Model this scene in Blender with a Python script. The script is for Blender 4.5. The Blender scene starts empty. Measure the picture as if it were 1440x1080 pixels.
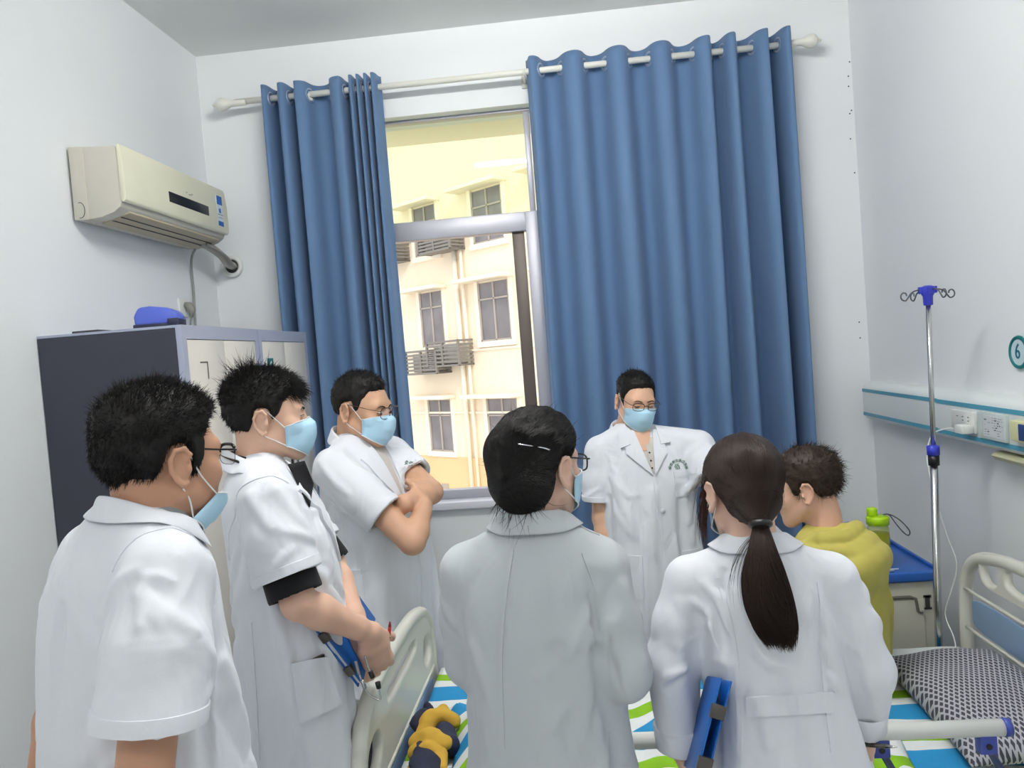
import bpy, bmesh, math, random
import numpy as np
from mathutils import Vector, Matrix
from mathutils.bvhtree import BVHTree

# ------------------------------------------------------------------ camera, sky, lights, exposure
SC = bpy.context.scene
COL = SC.collection
rad = math.radians
FPX = 1100.0                                   # focal length in pixels of the 1440x1080 frame
CAM = np.array([0.0, 0.0, 1.68])               # eye height of the photographer, x right, y into the room


def cam_axes(yaw, pitch, roll):
    cy, sy, cp, sp, cr, sr = math.cos(yaw), math.sin(yaw), math.cos(pitch), math.sin(pitch), math.cos(roll), math.sin(roll)
    f = np.array([sy * cp, cy * cp, -sp])
    r = np.array([cy, -sy, 0.0])
    u = np.cross(r, f)
    return r * cr + u * sr, -r * sr + u * cr, f


CR, CU, CF = cam_axes(rad(-4.7), rad(2.2), rad(-4.47))
cam_data = bpy.data.cameras.new('camera')
cam_data.sensor_fit = 'HORIZONTAL'
cam_data.sensor_width = 36.0
cam_data.lens = FPX / 1440 * 36.0
cam_data.clip_start = 0.05
cam_data.clip_end = 200
cam = bpy.data.objects.new('camera', cam_data)
COL.objects.link(cam)
cam.matrix_world = Matrix(((CR[0], CU[0], -CF[0], CAM[0]), (CR[1], CU[1], -CF[1], CAM[1]), (CR[2], CU[2], -CF[2], CAM[2]), (0, 0, 0, 1)))
SC.camera = cam


def at(px, py, y):
    """The place in the room, y metres into it, that the photograph shows at this pixel (used to measure, once, where things stand)."""
    d = CF + CR * (px - 720) / FPX - CU * (py - 540) / FPX
    return CAM + d * ((y - CAM[1]) / d[1])


world = bpy.data.worlds.new('sky')
SC.world = world
world.use_nodes = True
wn = world.node_tree.nodes
wn['Background'].inputs[0].default_value = (0.93, 0.97, 1.0, 1)
wn['Background'].inputs[1].default_value = 1.7

SUN_ON = True
sd_ = bpy.data.lights.new('sun', 'SUN')
sd_.energy = 1.15
sd_.angle = rad(8)
sd_.color = (1.0, 0.93, 0.82)
so_ = bpy.data.objects.new('sun', sd_)
COL.objects.link(so_)
so_.location = (0, 8, 20)
so_.rotation_euler = (rad(-40), rad(-8), rad(160)) if False else Vector((-0.25, 0.75, -0.62)).to_track_quat('-Z', 'Y').to_euler()


def tube_lamp(x, y, z, length, strength, color=(1.0, 0.985, 0.96)):
    """A glowing fluorescent tube lying across the room."""
    m = bpy.data.materials.new('fluorescent_tube')
    m.use_nodes = True
    nt_ = m.node_tree
    nt_.nodes.remove(nt_.nodes['Principled BSDF'])
    e_ = nt_.nodes.new('ShaderNodeEmission')
    e_.inputs[0].default_value = (*color, 1)
    e_.inputs[1].default_value = strength
    nt_.links.new(e_.outputs[0], nt_.nodes['Material Output'].inputs[0])
    n, r = 12, 0.019
    V = [(sx * length / 2, r * math.cos(2 * math.pi * k / n), r * math.sin(2 * math.pi * k / n)) for sx in (-1, 1) for k in range(n)]
    F = [(k, (k + 1) % n, n + (k + 1) % n, n + k) for k in range(n)] + [tuple(range(n))[::-1], tuple(range(n, 2 * n))]
    me = bpy.data.meshes.new('tube')
    me.from_pydata(V, [], F)
    me.materials.append(m)
    o = bpy.data.objects.new('tube', me)
    COL.objects.link(o)
    o.location = (x, y, z)
    return o


TUBES = [tube_lamp(-0.1, 1.85, 3.27, 1.2, 200), tube_lamp(-0.5, -0.9, 3.27, 1.2, 74)]

vs = SC.view_settings
vs.view_transform = 'Standard'
vs.look = 'None'
vs.exposure = 0.0
vs.gamma = 1.0
vs.use_curve_mapping = False

random.seed(7)
RNG = np.random.default_rng(7)

# ------------------------------------------------------------------ materials
MATS = {}


def srgb(r, g, b):
    f = lambda c: (c / 255 / 12.92) if c / 255 <= 0.04045 else ((c / 255 + 0.055) / 1.055) ** 2.4
    return (f(r), f(g), f(b), 1.0)


def mat(name, col, rough=0.5, metal=0.0, spec=0.5, bump=None, vary=None, sheen=0.0, sss=None, alpha=None, coat=0.0, trans=0.0, ior=1.45):
    """Principled material; bump = (noise scale, strength, distance), vary = (noise scale, amount)."""
    if name in MATS:
        return MATS[name]
    m = bpy.data.materials.new(name)
    m.use_nodes = True
    nt = m.node_tree
    b = nt.nodes['Principled BSDF']
    b.inputs['Base Color'].default_value = col
    b.inputs['Roughness'].default_value = rough
    b.inputs['Metallic'].default_value = metal
    b.inputs['Specular IOR Level'].default_value = spec
    b.inputs['Sheen Weight'].default_value = sheen
    b.inputs['Coat Weight'].default_value = coat
    b.inputs['Transmission Weight'].default_value = trans
    b.inputs['IOR'].default_value = ior
    if sss:
        b.inputs['Subsurface Weight'].default_value = sss
        b.inputs['Subsurface Radius'].default_value = (0.012, 0.004, 0.002)
    if alpha is not None:
        b.inputs['Alpha'].default_value = alpha
    tc = nt.nodes.new('ShaderNodeTexCoord')
    if vary:
        n = nt.nodes.new('ShaderNodeTexNoise')
        n.inputs['Scale'].default_value = vary[0]
        n.inputs['Detail'].default_value = 4
        nt.links.new(tc.outputs['Object'], n.inputs['Vector'])
        r = nt.nodes.new('ShaderNodeMapRange')
        r.inputs[1].default_value, r.inputs[2].default_value = 0.3, 0.7
        r.inputs[3].default_value, r.inputs[4].default_value = 1 - vary[1], 1 + vary[1]
        nt.links.new(n.outputs['Fac'], r.inputs[0])
        x = nt.nodes.new('ShaderNodeVectorMath')
        x.operation = 'MULTIPLY'
        x.inputs[0].default_value = col[:3]
        nt.links.new(r.outputs[0], x.inputs[1])
        nt.links.new(x.outputs[0], b.inputs['Base Color'])
    if bump:
        n = nt.nodes.new('ShaderNodeTexNoise')
        n.inputs['Scale'].default_value = bump[0]
        n.inputs['Detail'].default_value = 3
        nt.links.new(tc.outputs['Object'], n.inputs['Vector'])
        bp = nt.nodes.new('ShaderNodeBump')
        bp.inputs['Strength'].default_value = bump[1]
        bp.inputs['Distance'].default_value = bump[2] if len(bump) > 2 else 0.01
        nt.links.new(n.outputs['Fac'], bp.inputs['Height'])
        nt.links.new(bp.outputs['Normal'], b.inputs['Normal'])
    MATS[name] = m
    return m


def node(m, kind, **inp):
    n = m.node_tree.nodes.new(kind)
    for k, v in inp.items():
        n.inputs[k].default_value = v
    return n


def link(m, a, b):
    m.node_tree.links.new(a, b)


def bsdf(m):
    return m.node_tree.nodes['Principled BSDF']


# ------------------------------------------------------------------ object helpers
def tag(o, label=None, cat=None, group=None, kind=None):
    if label:
        o['label'] = label
    if cat:
        o['category'] = cat
    if group:
        o['group'] = group
    if kind:
        o['kind'] = kind
    return o


def empty(name, loc=(0, 0, 0), rz=0.0, label=None, cat=None, group=None):
    o = bpy.data.objects.new(name, None)
    o.empty_display_size = 0.05
    COL.objects.link(o)
    o.location = loc
    o.rotation_euler = (0, 0, rz)
    return tag(o, label, cat, group)


def add_obj(name, me, m=None, parent=None, smooth=True, loc=None):
    o = bpy.data.objects.new(name, me)
    COL.objects.link(o)
    if m is not None:
        for x in (m if isinstance(m, (list, tuple)) else [m]):
            me.materials.append(x)
    if parent is not None:
        o.parent = parent
    if loc is not None:
        o.location = loc
    if smooth and len(me.polygons):
        me.polygons.foreach_set('use_smooth', np.ones(len(me.polygons), bool))
        me.update()
    return o


class MB:
    """Collects simple shapes into one mesh."""

    def __init__(s):
        s.v, s.f, s.mi = [], [], []
        s.cur = 0

    def add(s, v, f):
        o = len(s.v)
        s.v += [tuple(map(float, p)) for p in v]
        s.f += [tuple(i + o for i in q) for q in f]
        s.mi += [s.cur] * len(f)
        return s

    def box(s, lo, hi, M=None):
        (a, b, c), (d, e, g) = lo, hi
        v = [(a, b, c), (d, b, c), (d, e, c), (a, e, c), (a, b, g), (d, b, g), (d, e, g), (a, e, g)]
        if M is not None:
            v = [tuple(M @ Vector(p)) for p in v]
        return s.add(v, [(0, 3, 2, 1), (4, 5, 6, 7), (0, 1, 5, 4), (1, 2, 6, 5), (2, 3, 7, 6), (3, 0, 4, 7)])

    def tube(s, pts, r, n=8, cap=True, closed=False, flat=None):
        """A tube along points; r a number or one per point; flat = (normal scale) squashes the second axis."""
        P = np.array(pts, float)
        N = len(P)
        R = np.full(N, r, float) if np.isscalar(r) else np.array(r, float)
        T = np.gradient(P, axis=0) if not closed else (np.roll(P, -1, 0) - np.roll(P, 1, 0))
        T /= np.linalg.norm(T, axis=1)[:, None] + 1e-12
        up = np.array([0, 0, 1.0]) if abs(T[0][2]) < 0.9 else np.array([1.0, 0, 0])
        A = np.cross(T[0], up)
        A /= np.linalg.norm(A)
        vs_, ang = [], np.linspace(0, 2 * np.pi, n, endpoint=False)
        for i in range(N):
            A = A - T[i] * (A @ T[i])
            A /= np.linalg.norm(A) + 1e-12
            B = np.cross(T[i], A)
            for a in ang:
                vs_.append(P[i] + R[i] * (A * math.cos(a) + B * math.sin(a) * (flat or 1)))
        f = []
        M_ = N if closed else N - 1
        for i in range(M_):
            j = (i + 1) % N
            for k in range(n):
                l = (k + 1) % n
                f.append((i * n + k, i * n + l, j * n + l, j * n + k))
        if cap and not closed:
            f.append(tuple(range(n))[::-1])
            f.append(tuple((N - 1) * n + k for k in range(n)))
        return s.add(vs_, f)

    def cyl(s, a, b, r, r2=None, n=20):
        return s.tube([a, b], [r, r if r2 is None else r2], n)

    def lathe(s, prof, c=(0, 0, 0), n=28, axis='z'):
        v, f = [], []
        for (r, z) in prof:
            for k in range(n):
                t = 2 * math.pi * k / n
                p = (r * math.cos(t), r * math.sin(t), z)
                if axis == 'x':
                    p = (p[2], p[0], p[1])
                if axis == 'y':
                    p = (p[1], p[2], p[0])
                v.append((p[0] + c[0], p[1] + c[1], p[2] + c[2]))
        m = len(prof)
        for i in range(m - 1):
            for k in range(n):
                l = (k + 1) % n
                f.append((i * n + k, i * n + l, (i + 1) * n + l, (i + 1) * n + k))
        f.append(tuple(range(n))[::-1])
        f.append(tuple((m - 1) * n + k for k in range(n)))
        return s.add(v, f)

    def build(s, name, m=None, parent=None, smooth=False, bevel=0.0, seg=2, loc=None, auto=None):
        me = bpy.data.meshes.new(name)
        me.from_pydata(s.v, [], s.f)
        if any(s.mi):
            me.polygons.foreach_set('material_index', s.mi)
        bm = bmesh.new()
        bm.from_mesh(me)
        bmesh.ops.recalc_face_normals(bm, faces=bm.faces)
        if bevel > 0:
            es = [e for e in bm.edges if len(e.link_faces) == 2 and e.calc_face_angle(0) > 0.5]
            bmesh.ops.bevel(bm, geom=es, offset=bevel, segments=seg, profile=0.5, affect='EDGES', clamp_overlap=True)
        bm.to_mesh(me)
        bm.free()
        o = add_obj(name, me, m, parent, smooth or bevel > 0 or auto is not None, loc)
        if (bevel > 0 or auto is not None) and hasattr(me, 'set_sharp_from_angle'):
            me.set_sharp_from_angle(angle=rad(auto or 40))
        return o


def np_mesh(name, V, F):
    """Mesh from numpy vertices and an (n,4) or (n,3) face array."""
    me = bpy.data.meshes.new(name)
    V = np.ascontiguousarray(V, np.float32)
    F = np.ascontiguousarray(F, np.int32)
    k = F.shape[1]
    me.vertices.add(len(V))
    me.vertices.foreach_set('co', V.ravel())
    me.loops.add(F.size)
    me.loops.foreach_set('vertex_index', F.ravel())
    me.polygons.add(len(F))
    me.polygons.foreach_set('loop_start', np.arange(0, F.size, k, dtype=np.int32))
    me.update(calc_edges=True)
    me.validate()
    return me


def plate(name, outline, holes, thick, bevel, m, parent, to3, res=4):
    """A flat plate with rounded rim cut from a closed outline with holes; to3(u, v, w) maps it into place."""
    cu = bpy.data.curves.new(name, 'CURVE')
    cu.dimensions = '2D'
    cu.fill_mode = 'BOTH'
    cu.extrude = thick / 2 - bevel
    cu.bevel_depth = bevel
    cu.bevel_resolution = res
    cu.offset = -bevel
    for loop in [outline] + list(holes):
        sp = cu.splines.new('POLY')
        sp.points.add(len(loop) - 1)
        for p, q in zip(sp.points, loop):
            p.co = (q[0], q[1], 0, 1)
        sp.use_cyclic_u = True
    tmp = bpy.data.objects.new(name, cu)
    COL.objects.link(tmp)
    dg = bpy.context.evaluated_depsgraph_get()
    me = bpy.data.meshes.new_from_object(tmp.evaluated_get(dg))
    bpy.data.objects.remove(tmp)
    bpy.data.curves.remove(cu)
    co = np.empty(len(me.vertices) * 3, np.float32)
    me.vertices.foreach_get('co', co)
    co = co.reshape(-1, 3)
    out = np.array([to3(*p) for p in co.tolist()], np.float32)
    me.vertices.foreach_set('co', out.ravel())
    bm = bmesh.new()
    bm.from_mesh(me)
    bmesh.ops.remove_doubles(bm, verts=bm.verts, dist=1e-5)
    bmesh.ops.recalc_face_normals(bm, faces=bm.faces)
    bm.to_mesh(me)
    bm.free()
    me.materials.clear()
    o = add_obj(name, me, m, parent)
    me.set_sharp_from_angle(angle=rad(50))
    return o


def smooth_loop(pts, n=8):
    """Closed Catmull-Rom through the points."""
    P = np.array(pts, float)
    N = len(P)
    out = []
    for i in range(N):
        a, b, c, d = P[(i - 1) % N], P[i], P[(i + 1) % N], P[(i + 2) % N]
        for t in np.linspace(0, 1, n, endpoint=False):
            out.append(tuple(0.5 * ((2 * b) + (-a + c) * t + (2 * a - 5 * b + 4 * c - d) * t * t + (-a + 3 * b - 3 * c + d) * t ** 3)))
    return out


def spline(pts, n=8):
    """Open Catmull-Rom through the points."""
    P = np.array(pts, float)
    P = np.vstack([2 * P[0] - P[1], P, 2 * P[-1] - P[-2]])
    out = []
    for i in range(1, len(P) - 2):
        a, b, c, d = P[i - 1:i + 3]
        for t in np.linspace(0, 1, n, endpoint=False):
            out.append(0.5 * ((2 * b) + (-a + c) * t + (2 * a - 5 * b + 4 * c - d) * t * t + (-a + 3 * b - 3 * c + d) * t ** 3))
    out.append(P[-2])
    return np.array(out)


def text_mesh(name, txt, size, m, parent, M, depth=0.0006):
    cu = bpy.data.curves.new(name, 'FONT')
    cu.body = txt
    cu.size = size
    cu.extrude = depth
    cu.align_x = 'CENTER'
    cu.align_y = 'CENTER'
    cu.resolution_u = 3
    tmp = bpy.data.objects.new(name, cu)
    COL.objects.link(tmp)
    dg = bpy.context.evaluated_depsgraph_get()
    me = bpy.data.meshes.new_from_object(tmp.evaluated_get(dg))
    bpy.data.objects.remove(tmp)
    bpy.data.curves.remove(cu)
    me.transform(M)
    me.materials.clear()
    return add_obj(name, me, m, parent, smooth=False)

# ------------------------------------------------------------------ the room
XL, XR, YB, YF, ZC = -1.889, 1.486, 4.10, -2.6, 3.39
WX0, WX1, WZ0, WZ1 = -1.22, 0.92, 0.92, 2.965          # window opening
WALL_T = 0.24

M_wall = mat('wall_paint', srgb(238, 241, 243), 0.75, bump=(60, 0.08, 0.004), vary=(1.3, 0.012))
M_ceil = mat('ceiling_paint', srgb(236, 238, 236), 0.85, bump=(40, 0.1, 0.004))
M_floor = mat('floor_vinyl', srgb(218, 220, 218), 0.35, vary=(6, 0.06))
M_alu = mat('window_aluminium', srgb(190, 190, 200), 0.4, metal=0.3)
M_brown = mat('brown_sash_metal', srgb(104, 94, 88), 0.45, metal=0.3)
M_white_pl = mat('white_plastic', srgb(232, 234, 230), 0.35)


def struct(mb, name, m, **k):
    return tag(mb.build(name, m, **k), kind='structure')


struct(MB().box((XL - 0.2, YF - 0.2, -0.1), (XR + 0.2, YB + WALL_T, 0)), 'floor', M_floor)
struct(MB().box((XL - 0.2, YF - 0.2, ZC), (XR + 0.2, YB + WALL_T, ZC + 0.12)), 'ceiling', M_ceil)
struct(MB().box((XL - 0.2, YF - 0.2, 0), (XL, YB + WALL_T, ZC)), 'wall_left', M_wall)
struct(MB().box((XR, YF - 0.2, 0), (XR + 0.2, YB + WALL_T, ZC)), 'wall_right', M_wall)
struct(MB().box((XL, YF - 0.2, 0), (XR, YF, ZC)), 'wall_front', M_wall)
wb = MB()
wb.box((XL, YB, 0), (WX0, YB + WALL_T, ZC)).box((WX1, YB, 0), (XR, YB + WALL_T, ZC))
wb.box((WX0, YB, 0), (WX1, YB + WALL_T, WZ0)).box((WX0, YB, WZ1), (WX1, YB + WALL_T, ZC))
struct(wb, 'wall_back', M_wall)

# window: frame, mullion, transom, brown sliding sash, panes, sill
win = empty('window_1', ((WX0 + WX1) / 2, YB + 0.1, WZ0))
tag(win, kind='structure')


def wpart(mb, name, m, **k):
    o = mb.build(name, m, **k)
    o.parent = win
    o.matrix_parent_inverse = Matrix.Translation(-Vector(win.location))
    return o


fy0, fy1 = YB + 0.07, YB + 0.13
fr = MB()
fr.box((WX0, fy0, WZ0), (WX0 + 0.05, fy1, WZ1)).box((WX1 - 0.05, fy0, WZ0), (WX1, fy1, WZ1))
fr.box((WX0, fy0, WZ0), (WX1, fy1, WZ0 + 0.05)).box((WX0, fy0, WZ1 - 0.014), (WX1, fy1, WZ1))
wpart(fr, 'window_frame', M_alu, bevel=0.004)
wpart(MB().box((-0.205, fy0 - 0.012, WZ0), (-0.135, fy1, 2.425)), 'mullion', M_alu, bevel=0.005)
wpart(MB().box((-0.176, fy0 + 0.01, 2.42), (-0.145, fy1, WZ1)), 'upper_mullion', M_alu, bevel=0.003)
wpart(MB().box((WX0 + 0.05, fy0 - 0.01, 2.325), (-0.20, fy1, 2.425)), 'transom', M_alu, bevel=0.005)
wpart(MB().box((-0.135, fy0 - 0.01, 2.325), (WX1 - 0.05, fy1, 2.425)), 'transom', M_alu, bevel=0.005)
wpart(MB().box((-0.282, fy0 + 0.02, WZ0 + 0.03), (-0.218, fy1 - 0.01, 2.33)), 'sash_stile', M_brown, bevel=0.003)
wpart(MB().box((WX0 + 0.04, fy0 + 0.02, WZ0 + 0.03), (WX0 + 0.10, fy1 - 0.01, 2.33)), 'sash_stile', M_brown, bevel=0.003)

M_clear = bpy.data.materials.new('clear_window_glass')
M_film = bpy.data.materials.new('yellow_tinted_glass')
for m, c in ((M_clear, (1, 1, 1, 1)), (M_film, (0.955, 1.0, 0.885, 1))):
    m.use_nodes = True
    nt = m.node_tree
    nt.nodes.remove(nt.nodes['Principled BSDF'])
    tr = nt.nodes.new('ShaderNodeBsdfTransparent')
    tr.inputs[0].default_value = c
    gl = nt.nodes.new('ShaderNodeBsdfGlossy')
    gl.inputs['Roughness'].default_value = 0.02
    mx = nt.nodes.new('ShaderNodeMixShader')
    mx.inputs[0].default_value = 0.004
    nt.links.new(tr.outputs[0], mx.inputs[1])
    nt.links.new(gl.outputs[0], mx.inputs[2])
    nt.links.new(mx.outputs[0], nt.nodes['Material Output'].inputs[0])
gy = YB + 0.10
wpart(MB().box((WX0 + 0.04, gy, 2.40), (-0.174, gy + 0.005, WZ1 - 0.01)), 'upper_pane', M_film)
wpart(MB().box((-0.14, gy, 2.40), (WX1 - 0.04, gy + 0.005, WZ1 - 0.02)), 'upper_pane', M_film)
wpart(MB().box((WX0 + 0.08, gy, WZ0 + 0.04), (-0.27, gy + 0.005, 2.34)), 'lower_pane', M_clear)
wpart(MB().box((-0.14, gy, WZ0 + 0.04), (WX1 - 0.04, gy + 0.005, 2.34)), 'lower_pane', M_clear)
struct(MB().box((WX0 - 0.03, YB - 0.045, WZ0 - 0.035), (WX1 + 0.03, fy0, WZ0 + 0.003)), 'trim_1', mat('sill_stone', srgb(222, 222, 230), 0.35), bevel=0.004)

# ceiling lamp housings (the two fluorescent fittings that light the ward)
M_tube = mat('lamp_housing', srgb(240, 240, 236), 0.4)
for i, tb in enumerate(TUBES):
    x, y = tb.location.x, tb.location.y
    e = empty('ceiling_lamp', (x, y, ZC), 0, ['white batten lamp with one tube on the ceiling over the bed', 'white batten lamp with one tube on the ceiling behind the photographer'][i], 'lamp', 'ceiling lamps')
    MB().box((-0.64, -0.03, -0.055), (0.64, 0.03, 0.0)).build('housing', M_tube, e, bevel=0.006)
    for sx in (-1, 1):
        MB().box((sx * 0.615 - 0.015, -0.014, -0.14), (sx * 0.615 + 0.015, 0.014, -0.05)).build('tube_holder', M_tube, e, bevel=0.003)
    tb.parent = e
    tb.location = (0, 0, 3.27 - ZC)

# ------------------------------------------------------------------ the building across the yard
TH = rad(40)
EX, EN = np.array([math.cos(TH), -math.sin(TH)]), np.array([math.sin(TH), math.cos(TH)])
FQ = np.array([-3.635, 23.803])
M_fac = mat('cream_render', srgb(238, 222, 198), 0.9, vary=(0.6, 0.03))
M_orange = mat('ochre_render', srgb(226, 190, 146), 0.9, vary=(0.8, 0.04))
M_trimw = mat('pale_render_trim', srgb(244, 232, 212), 0.85)
M_win = mat('facade_window_glass', srgb(124, 118, 120), 0.3, vary=(1.4, 0.25))
M_winf = mat('facade_window_frame', srgb(170, 160, 150), 0.5)
M_cage = mat('grey_cage_steel', srgb(130, 124, 118), 0.6)
M_pvc = mat('cream_pipe', srgb(244, 234, 214), 0.6)
bld = empty('apartment_building', (float(FQ[0]), float(FQ[1]), 0), -TH, 'cream rendered building across the yard with rows of windows', 'building')
# local x along the facade, local y away from the viewer
body = MB().box((-16, 0, -12), (14, 9, 9.6))
body.build('facade_wall', M_fac, bld)
MB().box((-16, -0.06, -12), (14, 0.0, -1.38)).build('ochre_base', M_orange, bld)
MB().box((-16.3, -0.7, 9.6), (14.3, 9, 9.9)).build('roof_slab', M_trimw, bld)
WCOL = [(-1.45, -0.33), (1.28, 2.56), (-4.3, -3.15), (4.1, 5.3), (-7.1, -5.9)]
for (a, b) in WCOL:
    for (z0, z1) in ((-1.22, 0.40), (2.10, 3.80), (4.95, 6.47)):
        w = MB().box((a - 0.14, -0.10, z0 - 0.16), (b + 0.14, 0.02, z0)).box((a - 0.14, -0.07, z0), (a, 0.02, z1 + 0.1)).box((b, -0.07, z0), (b + 0.14, 0.02, z1 + 0.1)).build('window', M_trimw, bld)
        MB().box((a, -0.02, z0), (b, 0.01, z1)).build('pane', M_win, w)
        f_ = MB().box((a, -0.05, z0), (a + 0.06, -0.02, z1)).box((b - 0.06, -0.05, z0), (b, -0.02, z1)).box((a, -0.05, z1 - 0.5), (b, -0.02, z1 - 0.45)).box(((a + b) / 2 - 0.03, -0.05, z0), ((a + b) / 2 + 0.03, -0.02, z1)).box((a, -0.05, z0), (b, -0.02, z0 + 0.05))
        f_.build('window_frame', M_winf, w)
        MB().box((a - 0.6, -0.55, z1 + 0.06), (b + 0.2, 0, z1 + 0.17)).build('awning_slab', M_trimw, bld, bevel=0.02)
for z in (5.48, 1.85, -0.02):
    MB().box((-16, -0.05, z), (14, 0, z + 0.06)).build('string_course', M_trimw, bld)
for (a, b, z0, z1) in ((-0.62, 0.84, 4.92, 5.52), (-3.2, -1.79, 4.92, 5.55), (-1.67, -0.2, 1.28, 1.98), (-0.6, 0.85, 1.48, 2.2)):
    cg = MB()
    for k in range(7):
        z = z0 + (z1 - z0) * k / 6
        cg.box((a, -0.62, z - 0.03), (b, -0.57, z + 0.03)).box((a, -0.62, z - 0.03), (a + 0.04, 0, z + 0.03)).box((b - 0.04, -0.62, z - 0.03), (b, 0, z + 0.03))
    for t in (0, 0.5, 1):
        x = a + (b - a) * t
        cg.box((x - 0.03, -0.63, z0), (x + 0.03, -0.56, z1))
    cg.box((a, -0.6, z0 - 0.02), (b, 0, z0 + 0.02))
    c_ = cg.build('air_conditioner_cage', M_cage, bld)
    MB().box((a + 0.15, -0.45, z0 + 0.05), (b - 0.15, -0.1, z1 - 0.06)).build('outdoor_unit', mat('outdoor_unit_paint', srgb(214, 208, 196), 0.6), c_, bevel=0.02)
for (x, r, z0, z1) in ((0.42, 0.07, -2.6, 5.0), (0.72, 0.05, -2.6, 5.0)):
    MB().cyl((x, -0.1, z0), (x, -0.1, z1), r, n=10).build('drain_pipe', M_pvc, bld, smooth=True)
MB().box((-1.06, -0.08, -2.4), (-0.72, -0.05, -2.24)).build('wall_vent', M_winf, bld)
MB().box((-16, -1.2, -2.95), (14, 0, -2.6)).build('plinth_ledge', M_trimw, bld)
tag(MB().box((-60, YB + 0.4, -12.2), (60, 70, -12)).build('ground_outside', mat('yard_concrete', srgb(190, 186, 176), 0.9)), kind='structure')
# slab over our own window outside
tag(MB().box((WX0 - 0.3, YB + WALL_T, WZ1 + 0.06), (WX1 + 0.3, YB + WALL_T + 0.55, WZ1 + 0.16)).build('trim_2', M_trimw, None, bevel=0.01), kind='structure')

# ------------------------------------------------------------------ curtain rod
M_rod = mat('cream_rod_enamel', srgb(232, 232, 222), 0.3)
RY, RZ = 3.985, 3.085
rod = empty('curtain_rod', (-0.25, RY, RZ), 0, 'long cream curtain rod with turned finials above the window', 'curtain rod')
MB().cyl((-1.40, 0, 0.004), (1.44, 0, -0.004), 0.0155, n=20).build('rod', M_rod, rod, smooth=True)
for sgn, x in ((-1, -1.40), (1, 1.44)):
    pr = [(0.0165, -0.06), (0.0175, 0.0), (0.017, 0.02), (0.022, 0.035), (0.031, 0.052), (0.0345, 0.068), (0.032, 0.083), (0.023, 0.096), (0.011, 0.101), (0.013, 0.106), (0.008, 0.114), (0.003, 0.12)]
    o = MB().lathe([(r, z * sgn) for r, z in pr], (x, 0, 0), 24, 'x').build('finial', M_rod, rod, smooth=True)
for x in (-1.0, 0.105, 1.285):
    bk = MB()
    bk.box((x - 0.02, 0.10, -0.045), (x + 0.02, 0.114, 0.045)).cyl((x, 0.11, -0.018), (x, 0.0, -0.018), 0.009, n=10)
    bk.tube([(x, 0.022 * math.cos(t), 0.022 * math.sin(t)) for t in np.linspace(math.pi * 1.0, math.pi * 2.0, 10)], 0.006, 6)
    bk.build('bracket', M_rod, rod, smooth=True)

# ------------------------------------------------------------------ curtains
M_curt = bpy.data.materials.new('blue_curtain_cloth')
M_curt.use_nodes = True
nt = M_curt.node_tree
pb = nt.nodes['Principled BSDF']
pb.inputs['Base Color'].default_value = srgb(110, 142, 182)
pb.inputs['Roughness'].default_value = 0.75
pb.inputs['Specular IOR Level'].default_value = 0.25
pb.inputs['Sheen Weight'].default_value = 0.15
tl = nt.nodes.new('ShaderNodeBsdfTranslucent')
tl.inputs[0].default_value = srgb(112, 146, 186)
mx = nt.nodes.new('ShaderNodeMixShader')
mx.inputs[0].default_value = 0.22
tcn = nt.nodes.new('ShaderNodeTexCoord')
wv = nt.nodes.new('ShaderNodeTexNoise')
wv.inputs['Scale'].default_value = 500
bp = nt.nodes.new('ShaderNodeBump')
bp.inputs['Strength'].default_value = 0.12
bp.inputs['Distance'].default_value = 0.002
nt.links.new(tcn.outputs['Object'], wv.inputs['Vector'])
nt.links.new(wv.outputs['Fac'], bp.inputs['Height'])
nt.links.new(bp.outputs['Normal'], pb.inputs['Normal'])
nt.links.new(pb.outputs[0], mx.inputs[1])
nt.links.new(tl.outputs[0], mx.inputs[2])
nt.links.new(mx.outputs[0], nt.nodes['Material Output'].inputs[0])
M_grom = mat('curtain_ring_metal', srgb(176, 190, 212), 0.3, metal=0.6)


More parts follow.
